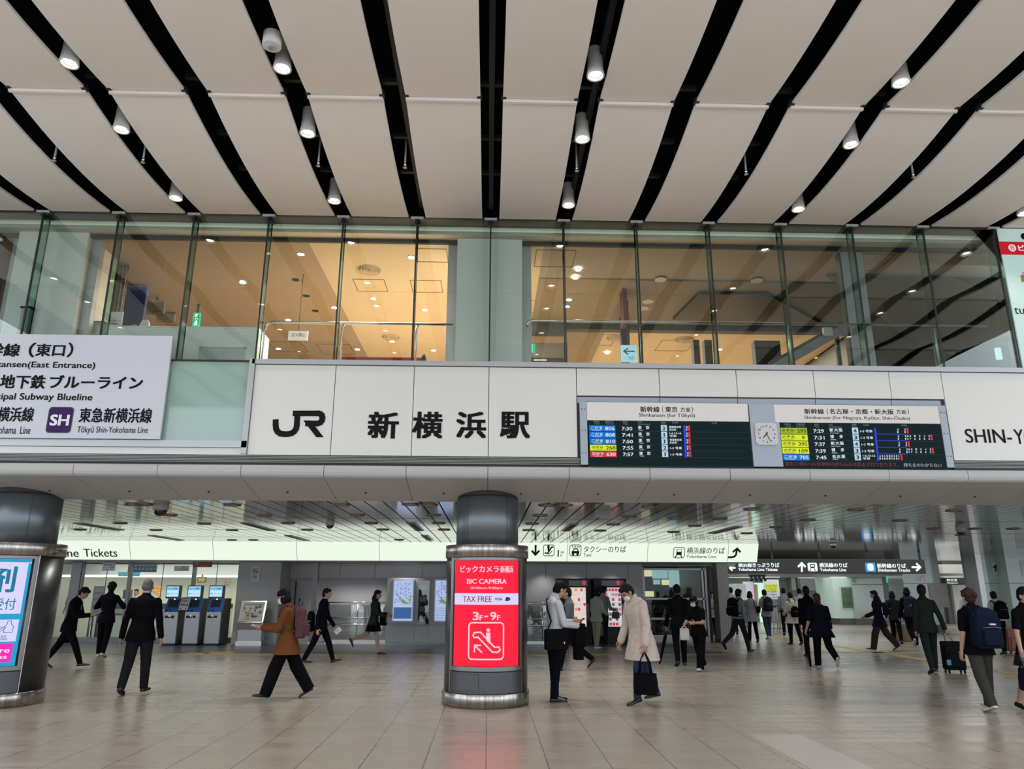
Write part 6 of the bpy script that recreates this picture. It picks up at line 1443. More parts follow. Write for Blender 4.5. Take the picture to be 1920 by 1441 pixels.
def person(label, px, py, face, H, top, bot, shoe=L_BLACK, hair='short', hairm=None, legs=((18, 4, 8), (-16, 16, -28)), arms=((-8, 6, 12, 0), (10, 6, 14, 0)), lean=2, nod=6, turn=0, top_k='jacket', bot_k='trousers', sleeve=1.0, sk=None, mask=False, shirt=None, curl=35, wide=1.0, build=1.0, fine=.0085, loc=None, lift=0.0, belt=False):
    """a clothed figure; legs/arms are (left, right): leg = (thigh swing, knee bend, foot pitch), arm = (swing, out, elbow, inward)"""
    sk = sk or skin; hairm = hairm or hair_black
    g = atz(px, py, 0.0) if loc is None else Vector(loc)
    t = thing('person', label, 'person', (g.x, g.y, lift), rz=-R(face))
    hipz = .515
    Ml = Matrix.Rotation(-R(lean), 3, 'X')
    def T(p):                                   # lean of the upper body about the hips
        p = Vector(p); w = min(1, max(0, (p.z / H - .47) / .1)); q = Ml @ (p - V(0, 0, hipz * H)) + V(0, 0, hipz * H)
        return p.lerp(q, w)
    J = {}
    low = 9
    for s, (th, kb, fp) in zip((-1, 1), legs):
        hip = V(s * .05 * build, 0, hipz) * H
        d1 = V(s * .02, math.sin(R(th)), -math.cos(R(th))).normalized(); d2 = V(s * .01, math.sin(R(th - kb)), -math.cos(R(th - kb))).normalized()
        kn = hip + d1 * .245 * H; an = kn + d2 * .235 * H
        fd = V(s * .10, math.cos(R(fp)), math.sin(R(fp))).normalized(); fu = V(0, -math.sin(R(fp)), math.cos(R(fp)))
        heel = an - fd * .028 * H - fu * .038 * H; toe = an + fd * .115 * H - fu * .038 * H
        low = min(low, heel.z, toe.z)
        J[s] = (hip, kn, an, fd, fu)
    dz = V(0, 0, -low)
    for s in J: J[s] = (J[s][0] + dz, J[s][1] + dz, J[s][2] + dz, J[s][3], J[s][4])
    def tors(m, k, add, z0=.455, z1=2, flare=0.0, ztop=None):
        rs = []
        prof = [q for q in TORSO if z0 <= q[0] <= z1]
        if z0 < .455:
            n = 4
            prof = [(z0 + (.54 - z0) * i / n, (.094 + flare * (1 - i / n)) , (.067 + flare * .8 * (1 - i / n)), -.003) for i in range(n)] + [q for q in prof if q[0] >= .55]
        for z, w, d, y in prof:
            ww, dd = (w * build * k + add) * H, (d * build * k + add) * H
            rs.append([T(V(ww * math.copysign(abs(math.cos(a)) ** .8, math.cos(a)), y * H + dd * math.copysign(abs(math.sin(a)) ** .9, math.sin(a)), z * H)) + dz for a in [2 * PI * j / 20 for j in range(20)]])
        m.rings(rs)
    hc0 = V(0, .012, .932) * H
    Mh = Ml @ Matrix.Rotation(-R(turn), 3, 'Z') @ Matrix.Rotation(-R(nod), 3, 'X')
    neck = T(V(0, 0, .845) * H) + dz
    def HD(p): return neck + Mh @ (Vector(p) * H + hc0 - V(0, 0, .845) * H)
    M4 = Mh.to_4x4()
    # ---- body: one continuous surface
    b = MB(); tors(b, .86, 0)
    b.cone(neck - V(0, 0, .02) * H, HD((0, -.008, -.03)), .034 * H, .032 * H)
    def hb(c, r, n=14, m_=10): b.ball(HD(c), [k * H for k in r], n, m_, M4)
    hb((0, -.004, .012), (.0455, .056, .058)); hb((0, .010, -.022), (.039, .043, .046)); hb((0, .026, -.050), (.022, .022, .018)); hb((0, .056, -.012), (.0085, .012, .016)); hb((0, .051, .004), (.006, .008, .02))
    for s in (-1, 1): hb((s * .047, -.002, -.006), (.006, .013, .019))
    for s, arm in zip((-1, 1), arms):
        sw, out, eb, inn = arm
        sh = T(V(s * .098 * build, -.004, .792) * H) + dz
        d1 = V(s * math.sin(R(out)), math.sin(R(sw)) * math.cos(R(out)), -math.cos(R(sw)) * math.cos(R(out))).normalized()
        a2 = sw + eb
        d2 = V(s * math.sin(R(out)) * .6, math.sin(R(a2)), -math.cos(R(a2)))
        d2 = Matrix.Rotation(s * R(inn), 3, 'Z') @ d2; d2.normalize()
        el = sh + d1 * .172 * H; wr = el + d2 * .145 * H
        J['a%d' % s] = (sh, el, wr, d1, d2)
        b.cone(sh, el, .031 * H * build, .023 * H); b.cone(el, wr, .0235 * H, .0155 * H)
        # hand: palm, four fingers of their own length, thumb from the side of the palm
        nrm = V(-s, 0, 0) - d2 * (V(-s, 0, 0).dot(d2))
        if nrm.length < .3: nrm = V(0, 0, -1) - d2 * (V(0, 0, -1).dot(d2))
        nrm.normalize(); sd = d2.cross(nrm).normalized()
        if sd.dot(V(0, 1, .3)) < 0: sd = -sd             # thumb side points forward / up
        pc = wr + d2 * .030 * H
        b.ball(pc, (.0095 * H, .024 * H, .032 * H), 10, 8, Matrix((nrm, sd, d2)).transposed().to_4x4())
        for i, ln in enumerate((.043, .048, .045, .035)):
            p = wr + d2 * .055 * H + sd * (.0175 - .0118 * i) * H
            dd = d2; c = R(curl * (.75 + .12 * i))
            for k_, f_ in enumerate((.5, .3, .25)):
                dd = (math.cos(c * (.6 if k_ == 0 else 1)) * dd + math.sin(c * (.6 if k_ == 0 else 1)) * (nrm - dd * nrm.dot(dd)).normalized()).normalized()
                q = p + dd * ln * f_ * H * 1.1; b.cone(p, q, .0056 * H, .0048 * H, 8); p = q
        p = wr + d2 * .018 * H + sd * .020 * H; q = p + (d2 * .6 + sd * .7 + nrm * .35).normalized() * .026 * H; b.cone(p, q, .0068 * H, .0058 * H, 8)
        b.cone(q, q + (d2 * .9 + sd * .15 + nrm * .5).normalized() * .02 * H, .0058 * H, .0048 * H, 8)
        J['h%d' % s] = wr + d2 * .062 * H + nrm * .012 * H
    for s in (-1, 1):
        hip, kn, an, fd, fu = J[s]
        lk = .82 if bot_k == 'trousers' else 1.0
        b.cone(hip, kn, .052 * lk * H, .031 * lk * H); b.cone(kn, kn.lerp(an, .35) - V(0, .006 * lk * H, 0), .031 * lk * H, .032 * lk * H); b.cone(kn.lerp(an, .35) - V(0, .006 * lk * H, 0), an, .032 * lk * H, .020 * H)
        b.cone(an - fu * .012 * H - fd * .01 * H, an + fd * .08 * H - fu * .026 * H, .020 * H, .014 * H)
    def part(m, name, material, vox, par=t, it=2, fac=.5):
        o = m.build(name, material, par, world=False, smooth=True)
        r = o.modifiers.new('remesh', 'REMESH'); r.mode = 'VOXEL'; r.voxel_size = vox; r.use_smooth_shade = True
        sm_ = o.modifiers.new('smooth', 'SMOOTH'); sm_.factor = fac; sm_.iterations = it
        PENDING.append(o); return o
    body = part(b, 'body', sk, fine, it=1)
    # ---- face
    for s in (-1, 1):
        MB().ball(HD((s * .0175, .0485, .004)), (.0075 * H, .004 * H, .0042 * H), 8, 6, M4).build('eye', eye_m, t, world=False)
        MB().ball(HD((s * .0175, .0505, .0165)), (.011 * H, .003 * H, .0022 * H), 8, 6, M4).build('eyebrow', hairm, t, world=False)
    if mask:
        part(MB().ball(HD((0, .034, -.031)), (.038 * H, .032 * H, .033 * H), 14, 10, M4), 'face_mask', mat('white mask', (.6, .61, .62), .7), .007)
    else:
        MB().ball(HD((0, .0485, -.040)), (.013 * H, .006 * H, .0035 * H), 10, 6, M4).build('mouth', lip_m, t, world=False)
    # ---- hair
    h = MB()
    def hh(c, r): h.ball(HD(c), [k * H for k in r], 16, 12, M4)
    if hair == 'bald': hh((0, -.022, -.004), (.0495, .042, .040)); hh((0, -.012, .020), (.046, .050, .0525))
    else:
        hh((0, -.013, .018), (.0515, .057, .062)); hh((0, -.024, -.010), (.0485, .042, .048)); hh((0, .030, .050), (.036, .024, .022))
        if hair == 'bob': hh((0, -.018, -.022), (.060, .050, .056)); hh((0, .030, .036), (.044, .028, .028)); hh((-.043, .006, -.03), (.016, .03, .038)); hh((.043, .006, -.03), (.016, .03, .038))
        if hair == 'long':
            hh((0, -.020, -.02), (.056, .048, .058)); h.cone(HD((0, -.03, -.05)), HD((0, -.055, -.15)), .05 * H, .045 * H); h.cone(HD((0, -.055, -.15)), HD((0, -.06, -.19)), .045 * H, .03 * H)
        if hair == 'tail': h.cone(HD((0, -.05, -.01)), HD((0, -.062, -.075)), .022 * H, .026 * H); h.cone(HD((0, -.062, -.075)), HD((0, -.052, -.115)), .026 * H, .014 * H)
        if hair == 'curly':
            rr = random.Random(5)
            for _ in range(26):
                a, e = rr.uniform(0, 2 * PI), rr.uniform(-.3, 1.4); hh((.05 * math.cos(a) * math.cos(e), -.014 + .054 * math.sin(a) * math.cos(e) - (.02 if math.sin(a) > .3 and e < .5 else 0), .012 + .058 * math.sin(e)), (.017, .017, .017))
    part(h, 'hair', hairm, .008, it=2)
    # ---- top
    def sleeves(m, r0, r1, frac):
        for s in (-1, 1):
            sh, el, wr, d1, d2 = J['a%d' % s]
            m.ball(sh, (r0 * 1.02 * H, r0 * H, r0 * H))
            if frac <= .5: m.cone(sh, sh.lerp(el, frac * 2 * .9), r0 * H, r0 * .98 * H)
            else: m.cone(sh, el, r0 * H, r1 * 1.12 * H); m.cone(el, el.lerp(wr, (frac - .5) * 2), r1 * 1.12 * H, r1 * H)
    m = MB(); vox = .0095
    if top_k == 'jacket': tors(m, 1.07, .006, .445, .852, .012); sleeves(m, .0365 * build, .028, sleeve)
    elif top_k == 'coat': tors(m, 1.10, .010, .335, .852, .045); sleeves(m, .041 * build, .034, sleeve)
    elif top_k == 'shirt': tors(m, 1.03, .004, .53, .852); sleeves(m, .035 * build, .027, sleeve)
    elif top_k == 'tee': tors(m, 1.06, .005, .445, .852, .018); sleeves(m, .036 * build, .034, sleeve)
    elif top_k == 'tunic': tors(m, 1.10, .008, .40, .852, .056); sleeves(m, .037 * build, .035, sleeve)
    m.cone(neck - V(0, 0, .020) * H, neck + (HD((0, -.012, -.05)) - neck) * .32, .043 * H, .041 * H)
    part(m, {'jacket': 'jacket', 'coat': 'coat', 'shirt': 'shirt', 'tee': 't_shirt', 'tunic': 'tunic'}[top_k], top, vox, it=2)
    if shirt:
        c = MB(); c.cone(neck - V(0, 0, .004) * H, neck + (HD((0, -.012, -.05)) - neck) * .52, .0405 * H, .0385 * H); part(c, 'shirt_collar', shirt, .007, it=1)
        f = MB(); f.ball(T(V(0, .057 * build, .755) * H) + dz, (.026 * H, .022 * H, .055 * H)); part(f, 'shirt_front', shirt, .008, it=1)
        f = MB(); f.ball(T(V(0, .078 * build, .75) * H) + dz, (.008 * H, .005 * H, .05 * H)); part(f, 'necktie', K_NAVY, .006, it=0)
    if top_k in ('jacket', 'coat'):
        f = MB()
        for s in (-1, 1): f.add([T(V(s * .006, .078 * build, .66) * H) + dz, T(V(s * .034, .076 * build, .76) * H) + dz, T(V(s * .040, .050 * build, .83) * H) + dz, T(V(s * .018, .068 * build, .80) * H) + dz], [(0, 1, 2, 3)])
        o = f.build('lapel', top, t, world=False); so = o.modifiers.new('solid', 'SOLIDIFY'); so.thickness = .008; so.offset = 0; PENDING.append(o)
    # ---- bottom
    m = MB()
    if bot_k == 'trousers':
        tors(m, 1.04, .005, .44, .60, 0)
        for s in (-1, 1):
            hip, kn, an, fd, fu = J[s]
            hem = an - (kn - an).normalized() * (.012 if wide < 1.2 else .022) * H
            m.cone(hip - V(0, 0, .01) * H, kn, .058 * H * build, (.043 + .014 * (wide - 1)) * H * (1 + .25 * (wide - 1))); m.cone(kn, hem, (.043 + .014 * (wide - 1)) * H * (1 + .25 * (wide - 1)), .031 * H * wide, 14, True)
        part(m, 'trousers', bot, .0095, it=2)
    else:
        ln = .36 if bot_k == 'skirt' else .12
        tors(m, 1.05, .006, .44, .61, 0); rs = []
        for z, w in ((.50, .104), (.45, .122), (.40, .138), (ln, .150)):
            rs.append([V(w * H * math.cos(a) * (1 + .05 * math.cos(9 * a)), w * .85 * H * math.sin(a) * (1 + .05 * math.cos(9 * a)), z * H) + dz for a in [2 * PI * j / 36 for j in range(36)]])
        m.rings(rs); part(m, 'skirt', bot, .0095, it=1)
    if belt:
        m = MB(); rs = []
        for z in (.528, .548): rs.append([T(V(.106 * H * build * math.cos(a), .077 * H * build * math.sin(a) - .004 * H, z * H)) + dz for a in [2 * PI * j / 24 for j in range(24)]])
        m.rings(rs); m.build('belt', L_BLACK, t, world=False)
    # ---- shoes
    for s in (-1, 1):
        hip, kn, an, fd, fu = J[s]; sd = fd.cross(fu).normalized()
        o_ = an - fu * .038 * H; rs = []
        for u, w, hgt in ((-.034, .012, .020), (-.030, .020, .034), (-.015, .0235, .042), (.010, .0235, .042), (.035, .024, .036), (.06, .0265, .028), (.085, .0265, .024), (.105, .020, .019), (.117, .009, .012)):
            ring = []
            for k in range(12):
                a = 2 * PI * k / 12; cz = math.sin(a); zz = (hgt * .5 + hgt * .5 * cz) if cz > 0 else max(0, hgt * .5 + hgt * .75 * cz)
                ring.append(o_ + fd * u * H + sd * w * H * math.cos(a) + fu * zz * H)
            rs.append(ring)
        sh = MB().rings(rs).build('shoe', shoe, t, world=False)
        rs = []
        for u, w in ((-.035, .012), (-.02, .0235), (.02, .0245), (.07, .0275), (.105, .021), (.119, .009)):
            rs.append([o_ + fd * u * H + sd * w * H * c_ + fu * z_ * H for c_, z_ in ((1, 0), (1, .007), (-1, .007), (-1, 0))])
        MB().rings(rs, smooth=False).build('sole', mat('white sole', (.5, .5, .48), .6) if shoe is L_WHITE else black_joint, sh, world=False)
    J.update(T=lambda p: T(Vector(p) * H) + dz, H=H, t=t, hand=lambda s: t.matrix_basis @ J['h%d' % s])
    return J

def accessory(J, name, label, cat, group=None):
    """a carried thing: its own top-level object, in the frame of whoever carries it"""
    b = J['t']; o = thing(name, label, cat, tuple(b.location), group); o.rotation_euler = b.rotation_euler
    return o
def soft(m, name, material, par, vox=.012, it=4):
    o = m.build(name, material, par, world=False, smooth=True)
    r = o.modifiers.new('remesh', 'REMESH'); r.mode = 'VOXEL'; r.voxel_size = vox; r.use_smooth_shade = True
    s = o.modifiers.new('smooth', 'SMOOTH'); s.factor = .5; s.iterations = it
    PENDING.append(o); return o
def backpack(J, label, m_, w=.30, h=.44, d=.17, z=.70, x=0.0, y=None, logo=None):
    H = J['H']; t = accessory(J, 'backpack', label, 'backpack')
    c = J['T']((x / H, (-.077 * 1.0 if y is None else y) - d / 2 / H, z))
    b = MB(); b.box(c.x - w / 2 + .03, c.y - d / 2 + .02, c.z - h / 2, c.x + w / 2 - .03, c.y + d / 2 - .01, c.z + h / 2 - .02)
    b.ball((c.x, c.y, c.z + h / 2 - .08), (w / 2, d / 2, .12)); b.ball((c.x, c.y - .02, c.z - h * .12), (w / 2, d / 2 + .02, h * .38)); b.box(c.x - w / 2, c.y - d / 2 + .03, c.z - h / 2 + .02, c.x + w / 2, c.y + d / 2 - .02, c.z + h / 2 - .12)
    soft(b, 'pack', m_, t)
    p = MB(); p.box(c.x - w * .36, c.y - d / 2 - .05, c.z - h * .42, c.x + w * .36, c.y - d / 2 + .04, c.z - h * .02); soft(p, 'front_pocket', m_, t)
    q = MB(); q.tube([(c.x - w * .36, c.y - d / 2 - .035, c.z + .02), (c.x, c.y - d / 2 - .06, c.z + .035), (c.x + w * .36, c.y - d / 2 - .035, c.z + .02)], .004, 6); q.build('zip', mat('grey zip', (.2, .2, .2), .4), t, world=False)
    MB().tube([(c.x - .04, c.y + d * .3, c.z + h / 2), (c.x, c.y + d * .3, c.z + h / 2 + .05), (c.x + .04, c.y + d * .3, c.z + h / 2)], .009, 8).build('grab_handle', m_, t, world=False)
    for s in (-1, 1):
        if abs(x) > .01: break
        pts = [J['T'](q_) for q_ in ((s * .05, -.066, .79), (s * .056, -.05, .835), (s * .062, .0, .855), (s * .066, .055, .82), (s * .078, .075, .75), (s * .085, .055, .68), (s * .088, -.02, .62), (s * .08, -.085, .60))]
        MB().tube(pts, .016, 8).build('shoulder_strap', m_, t, world=False)
    if logo: MB().box(c.x - .04, c.y - d / 2 - .062, c.z + .06, c.x + .04, c.y - d / 2 - .03, c.z + .08).build('label_patch', logo, t, world=False)
    return t
def handbag(J, label, m_, s, w=.34, h=.28, d=.12, drop=.22, name='tote_bag', along=0.0, cat='bag', off=(0, 0)):
    """a bag with two handles hanging from a hand"""
    hnd = J['h%d' % s]; t = accessory(J, name, label, cat)
    top = hnd.z - drop; cx_, cy_ = hnd.x + off[0], hnd.y + off[1]
    M = Matrix.Translation((cx_, cy_, 0)) @ Matrix.Rotation(R(along), 4, 'Z')
    b = MB(); rs = []
    for z, k in ((top - h, .86), (top - h + .03, 1.0), (top - h * .5, 1.0), (top, .92)):
        rs.append([M @ V(w / 2 * k * math.copysign(abs(math.cos(a)) ** .45, math.cos(a)), d / 2 * k * math.copysign(abs(math.sin(a)) ** .45, math.sin(a)) * (.6 if z == top else 1), z) for a in [2 * PI * j / 24 for j in range(24)]])
    b.rings(rs); soft(b, 'bag_body', m_, t, .012, 3)
    for q in (-1, 1):
        pts = [M @ V(-w * .25, q * d * .28, top - .03), M @ V(-w * .2, q * d * .3, top + drop * .45), M @ V(0, q * .012, hnd.z), M @ V(w * .2, q * d * .3, top + drop * .45), M @ V(w * .25, q * d * .28, top - .03)]
        MB().tube(pts, .011, 8).build('handle', m_, t, world=False)
    return t
def satchel(J, label, m_, side=1, z=.50, w=.36, h=.27, d=.10, y=-.02, x=.10, cross=True):
    H = J['H']; t = accessory(J, 'shoulder_bag', label, 'bag')
    c = J['T']((side * x + side * d / 2 / H, y, z))
    b = MB(); b.box(c.x - d / 2, c.y - w / 2, c.z - h / 2, c.x + d / 2, c.y + w / 2, c.z + h / 2); soft(b, 'bag_body', m_, t, .012, 3)
    MB().box(c.x + side * (d / 2 - .004), c.y - w / 2 + .02, c.z - .02, c.x + side * (d / 2 + .008), c.y + w / 2 - .02, c.z + h / 2 - .01).build('flap', m_, t, world=False)
    MB().ball((c.x + side * (d / 2 + .01), c.y + w * .3, c.z - .05), (.006, .012, .02), 8, 6).build('buckle', steel, t, world=False)
    k = -1 if cross else 1
    f = [(side * x * .98, y + w * .35 / H, z + .06), (side * .095, .068, .66), (side * .02 if cross else side * .06, .083, .76), (k * side * .05, .055, .83), (k * side * .055, 0, .855), (k * side * .05, -.055, .83), (side * .02 if cross else side * .06, -.078, .75), (side * .09, -.07, .65), (side * x * .98, y - w * .35 / H, z + .06)]
    MB().tube([J['T'](q) for q in f], .012, 8).build('strap', m_, t, world=False)
    return t
def umbrella(J, label, s, ln=.86, tilt=(0, 0), m_=None, grip=.14):
    t = accessory(J, 'folded_umbrella', label, 'umbrella'); h0 = J['h%d' % s]
    d = V(tilt[0], tilt[1], -1).normalized(); p = h0 - d * grip
    m_ = m_ or B_BLACK
    MB().tube([p + V(0, .06, .0), p + V(0, .062, .05), p + V(0, .03, .075), p + V(0, 0, .05), p, p + d * .12], .011, 8).build('crook_handle', L_BLACK, t, world=False)
    q = MB(); rs = []; a, b = d.orthogonal().normalized(), d.cross(d.orthogonal().normalized())
    for u, r_ in ((.12, .014), (.18, .034), (.35, .036), (.6, .026), (.8, .014), (ln - .04, .008)):
        rs.append([p + d * u + (r_ * (1 + .16 * math.cos(6 * k * 2 * PI / 18))) * (math.cos(2 * PI * k / 18) * a + math.sin(2 * PI * k / 18) * b) for k in range(18)])
    q.rings(rs); q.build('folded_canopy', m_, t, world=False)
    MB().tube([p + d * (ln - .05), p + d * (ln + .04)], .005, 6).build('tip', steel, t, world=False)
    return t
def suitcase(J, label, body_m, s, loc, w=.36, h=.56, d=.24, rz=0.0, tagm=None):
    t = thing('suitcase', label, 'suitcase', loc, rz=rz)
    M = MB(); M.box(-w / 2, -d / 2, .06, w / 2, d / 2, .06 + h); M.build('shell', body_m, t, world=False, bevel=.035, bseg=4)
    MB().box(-w * .36, -d / 2 - .025, .12, w * .36, -d / 2 + .01, .06 + h * .6).build('front_pocket', body_m, t, world=False, bevel=.012)
    for x_ in (-w / 2 + .04, w / 2 - .04):
        for y_ in (-d / 2 + .04, d / 2 - .04): MB().lathe([(.0, -.014), (.03, -.014), (.03, .014), (0, .014)], (0, 0, 0), 14).xf(Matrix.Translation((x_, y_, .03)) @ Matrix.Rotation(R(90), 4, 'Y')).build('wheel', L_BLACK, t, world=False)
    hp_ = None
    if J is not None:
        g = Matrix.Translation(loc) @ Matrix.Rotation(rz, 4, 'Z'); hp_ = g.inverted() @ (Matrix.Translation(J['t'].location) @ Matrix.Rotation(J['t'].rotation_euler.z, 4, 'Z') @ J['h%d' % s])
        for x_ in (-.07, .07): MB().tube([(x_, d * .35, .06 + h), (hp_.x + x_ * .6, hp_.y, hp_.z)], .008, 6).build('pull_rod', grey_alu, t, world=False)
        MB().tube([(hp_.x - .06, hp_.y, hp_.z), (hp_.x + .06, hp_.y, hp_.z)], .014, 8).build('pull_grip', L_BLACK, t, world=False)
    if tagm: MB().box(-w / 2 - .012, -d / 2 - .03, .16, -w / 2 + .07, -d / 2 - .02, .27).build('luggage_tag', tagm, t, world=False, bevel=.008)
    return t
def held(J, s, name, label, cat, m_, size, off=(0, 0, 0), rot=(0, 0, 0)):
    t = accessory(J, name, label, cat); c = J['h%d' % s] + V(*off)
    M = Matrix.Translation(c) @ Euler([R(a) for a in rot]).to_matrix().to_4x4()
    MB().cbox((0, 0, 0), size).xf(M).build('cover', m_, t, world=False, bevel=min(size) * .3)
    MB().cbox((0, 0, size[2] * .55), (size[0] * .9, size[1] * .9, size[2] * .1)).xf(M).build('face', paper if name != 'phone' else mat('phone screen', (.05, .05, .06), .2), t, world=False)
    return t

WALK = ((20, 4, 10), (-20, 14, -30)); WALK2 = ((-20, 14, -30), (20, 4, 10)); STAND = ((2, 2, 0), (-2, 2, 0)); SOFT = ((8, 3, 3), (-10, 14, -14)); SOFT2 = ((-10, 14, -14), (8, 3, 3))
READ = ((18, 8, 78, 28), (18, 8, 78, 28))
# --- left part of the hall
J = person('person in a dark suit striding past the left poster column, reading papers', 118, 1252, 82, 1.72, K_BLACK, K_BLACK, hairm=hair_dark, legs=((-26, 8, -26), (28, 6, 4)), arms=READ, lean=9, nod=28, shirt=K_WHITE, fine=.007)
held(J, 1, 'paper_sheet', 'white sheet held by the suited person beside the left column', 'paper', paper, (.15, .21, .004), (.0, .05, .02), (30, 0, 0))
J = person('person in black seen from behind, elbows out, facing the ticket office', 190, 1231, -4, 1.76, K_NAVY, K_BLACK, shoe=L_WHITE, legs=((4, 2, 0), (-10, 10, -14)), arms=((16, 32, 88, 40), (16, 34, 88, 40)), hair='curly', nod=10, fine=.008, wide=1.0)
J = person('balding person in a dark blazer and grey trousers walking away toward ticket machines', 250, 1301, -3, 1.75, K_BLACK, K_CHAR, hair='bald', hairm=hair_grey, legs=((-10, 14, -22), (8, 3, 2)), arms=((-6, 13, 10, 0), (-4, 15, 12, 0)), build=1.12, wide=1.15, nod=0, shirt=K_WHITE, fine=.006)
J = person('person in a rust cardigan, black wide trousers and white mask, walking left', 531, 1310, -97, 1.63, K_RUST, K_BLACK, hair='bob', mask=True, legs=((21, 4, 6), (-22, 10, -30)), arms=((22, 6, 72, 22), (26, 8, 66, 22)), lean=5, nod=14, top_k='tunic', wide=1.75, fine=.006)
backpack(J, 'mauve backpack on the back of the person in the rust cardigan', B_MAUVE, .30, .46, .16, .67)
held(J, -1, 'pink_book', 'pink book held open by the person in the rust cardigan', 'book', mat('pink cover', (.28, .10, .12), .5), (.24, .17, .02), (.06, .04, .0), (20, 0, 0))
J = person('person in a dark suit walking right, past the service door', 598, 1242, 92, 1.68, K_NAVY, K_BLACK, hairm=hair_dark, legs=((24, 6, 12), (-20, 8, -4)), arms=((14, 5, 22, 0), (-14, 8, 18, 0)), lean=4, nod=4, shirt=K_WHITE, fine=.007)
t_ = backpack(J, 'black backpack slung at the back of the dark suited walker by the door', B_BLACK, .30, .42, .16, .55, .12, -.09)
held(J, -1, 'folded_paper', 'folded white paper in the hand of the dark suited walker', 'paper', paper, (.02, .16, .10), (0, .05, -.04), (40, 0, 0))
J = person('person in a grey green jacket and short black skirt walking toward the map cabinet', 698, 1226, 90, 1.62, K_TEAL, K_BLACK, hair='tail', hairm=hair_dark, legs=((-30, 42, -62), (16, 4, 2)), arms=((20, 8, 60, 20), (18, 10, 62, 26)), bot_k='skirt', sk=skin, lean=3, fine=.007)
for nm_ in (): pass
t_ = accessory(J, 'shoulder_bag', 'black bag carried in front by the person in the short skirt', 'bag'); c = J['T']((.03, .15, .57)); b_ = MB(); b_.box(c.x - .16, c.y - .08, c.z - .18, c.x + .12, c.y + .09, c.z + .15); soft(b_, 'bag_body', B_BLACK, t_, .012, 4); MB().tube([J['T']((.03, .11, .64)), J['T']((.06, .07, .78)), J['T']((.05, 0, .855)), J['T']((.05, -.07, .78)), J['T']((.09, -.03, .62))], .01, 6).build('strap', B_BLACK, t_, world=False); MB().box(c.x + .05, c.y + .085, c.z - .1, c.x + .1, c.y + .1, c.z + .02).build('charm', mat('bag charm', (.5, .42, .3), .5), t_, world=False)
# ticket office
J = person('person in a grey green t-shirt standing at the office queue belt', 158, 1192, -60, 1.68, cloth('grey green tee cloth', (.10, .12, .115)), K_CHAR, shoe=L_WHITE, hairm=hair_dark, legs=STAND, arms=((6, 6, 40, 20), (4, 6, 20, 0)), top_k='tee', sleeve=.38, loc=(-13.95, 26.6, 0), lift=.004, fine=.01)
J = person('clerk in white behind the ticket counter', 253, 1180, 180, 1.60, K_WHITE, K_BLACK, legs=STAND, arms=READ, top_k='shirt', loc=(at(254, 1130, 28.5).x, 28.5, 0), lift=.004, fine=.012)
# --- centre
J = person('person in a white shirt standing right of the column, looking down', 1041, 1314, 72, 1.78, K_WHITE, K_NAVY, legs=((4, 2, 0), (-3, 3, 0)), arms=((20, 8, 72, 26), (14, 9, 70, 24)), top_k='shirt', nod=30, lean=1, belt=True, fine=.006, hair='short')
satchel(J, 'black satchel at the hip of the person in the white shirt', B_BLACK, 1, .505, .36, .30, .11, -.04, .10)
held(J, -1, 'phone', 'dark phone in the hands of the person in the white shirt', 'phone', L_BLACK, (.075, .15, .01), (.02, .03, .01), (35, 0, 0))
t_ = accessory(J, 'folded_jacket', 'black jacket folded over the arm of the person in the white shirt', 'jacket'); h0 = J['h1']; b_ = MB(); b_.box(h0.x - .12, h0.y - .10, h0.z - .50, h0.x + .02, h0.y + .04, h0.z + .02); b_.box(h0.x - .10, h0.y - .12, h0.z - .3, h0.x + .06, h0.y + .06, h0.z + .04); soft(b_, 'folded_cloth', K_BLACK, t_, .014, 6); MB().tube([(h0.x - .1, h0.y + .05, h0.z - .1), (h0.x, h0.y + .06, h0.z - .02)], .012, 6).build('sleeve_fold', K_BLACK, t_, world=False)
J = person('person in a grey striped shirt stepping left, half hidden behind the white shirt', 1070, 1256, -88, 1.70, K_STRIPE, K_BLACK, legs=((20, 8, 4), (-20, 34, -46)), arms=((18, 8, 60, 20), (-6, 10, 40, 0)), top_k='shirt', fine=.008)
umbrella(J, 'dark blue folded umbrella slanting from the person in the striped shirt', -1, .88, (0, -.5), cloth('dark blue umbrella cloth', (.008, .012, .03)))
J = person('person in khaki trousers and cream top before the vending machines', 1120, 1215, 48, 1.66, cloth('cream green top cloth', (.30, .31, .26)), K_KHAKI, shoe=L_WHITE, hair='bob', legs=((6, 3, 0), (-8, 4, 0)), arms=((8, 8, 34, 10), (10, 8, 60, 20)), top_k='tee', sleeve=1.0, fine=.009, wide=1.1)
handbag(J, 'grey cloth bag hanging from the arm of the person in khaki', B_GREY, -1, .30, .34, .12, .12, 'shoulder_bag', 70)
J = person('person in a grey shirt behind the one in khaki, at the vending machines', 1133, 1211, 52, 1.74, K_GREY, K_CHAR, hairm=hair_dark, legs=STAND, arms=((4, 8, 24, 0), (14, 8, 66, 18)), top_k='shirt', fine=.009)
handbag(J, 'pale grey pouch in the hand of the person in the grey shirt', B_GREY, 1, .24, .2, .1, .05, 'pouch', 60)
J = person('person in a beige coat and jeans walking left with bowed head', 1207, 1318, -112, 1.76, K_BEIGE, K_JEAN, hairm=hair_dark, legs=((19, 14, -12), (-17, 8, -8)), arms=((-4, 12, 16, 0), (4, 14, 14, 0)), top_k='coat', lean=10, nod=34, sk=skin2, mask=True, fine=.006, build=1.08, curl=60)
handbag(J, 'black tote bag in the hand of the person in the beige coat', B_BLACK, -1, .36, .30, .14, .30, 'tote_bag', 40)
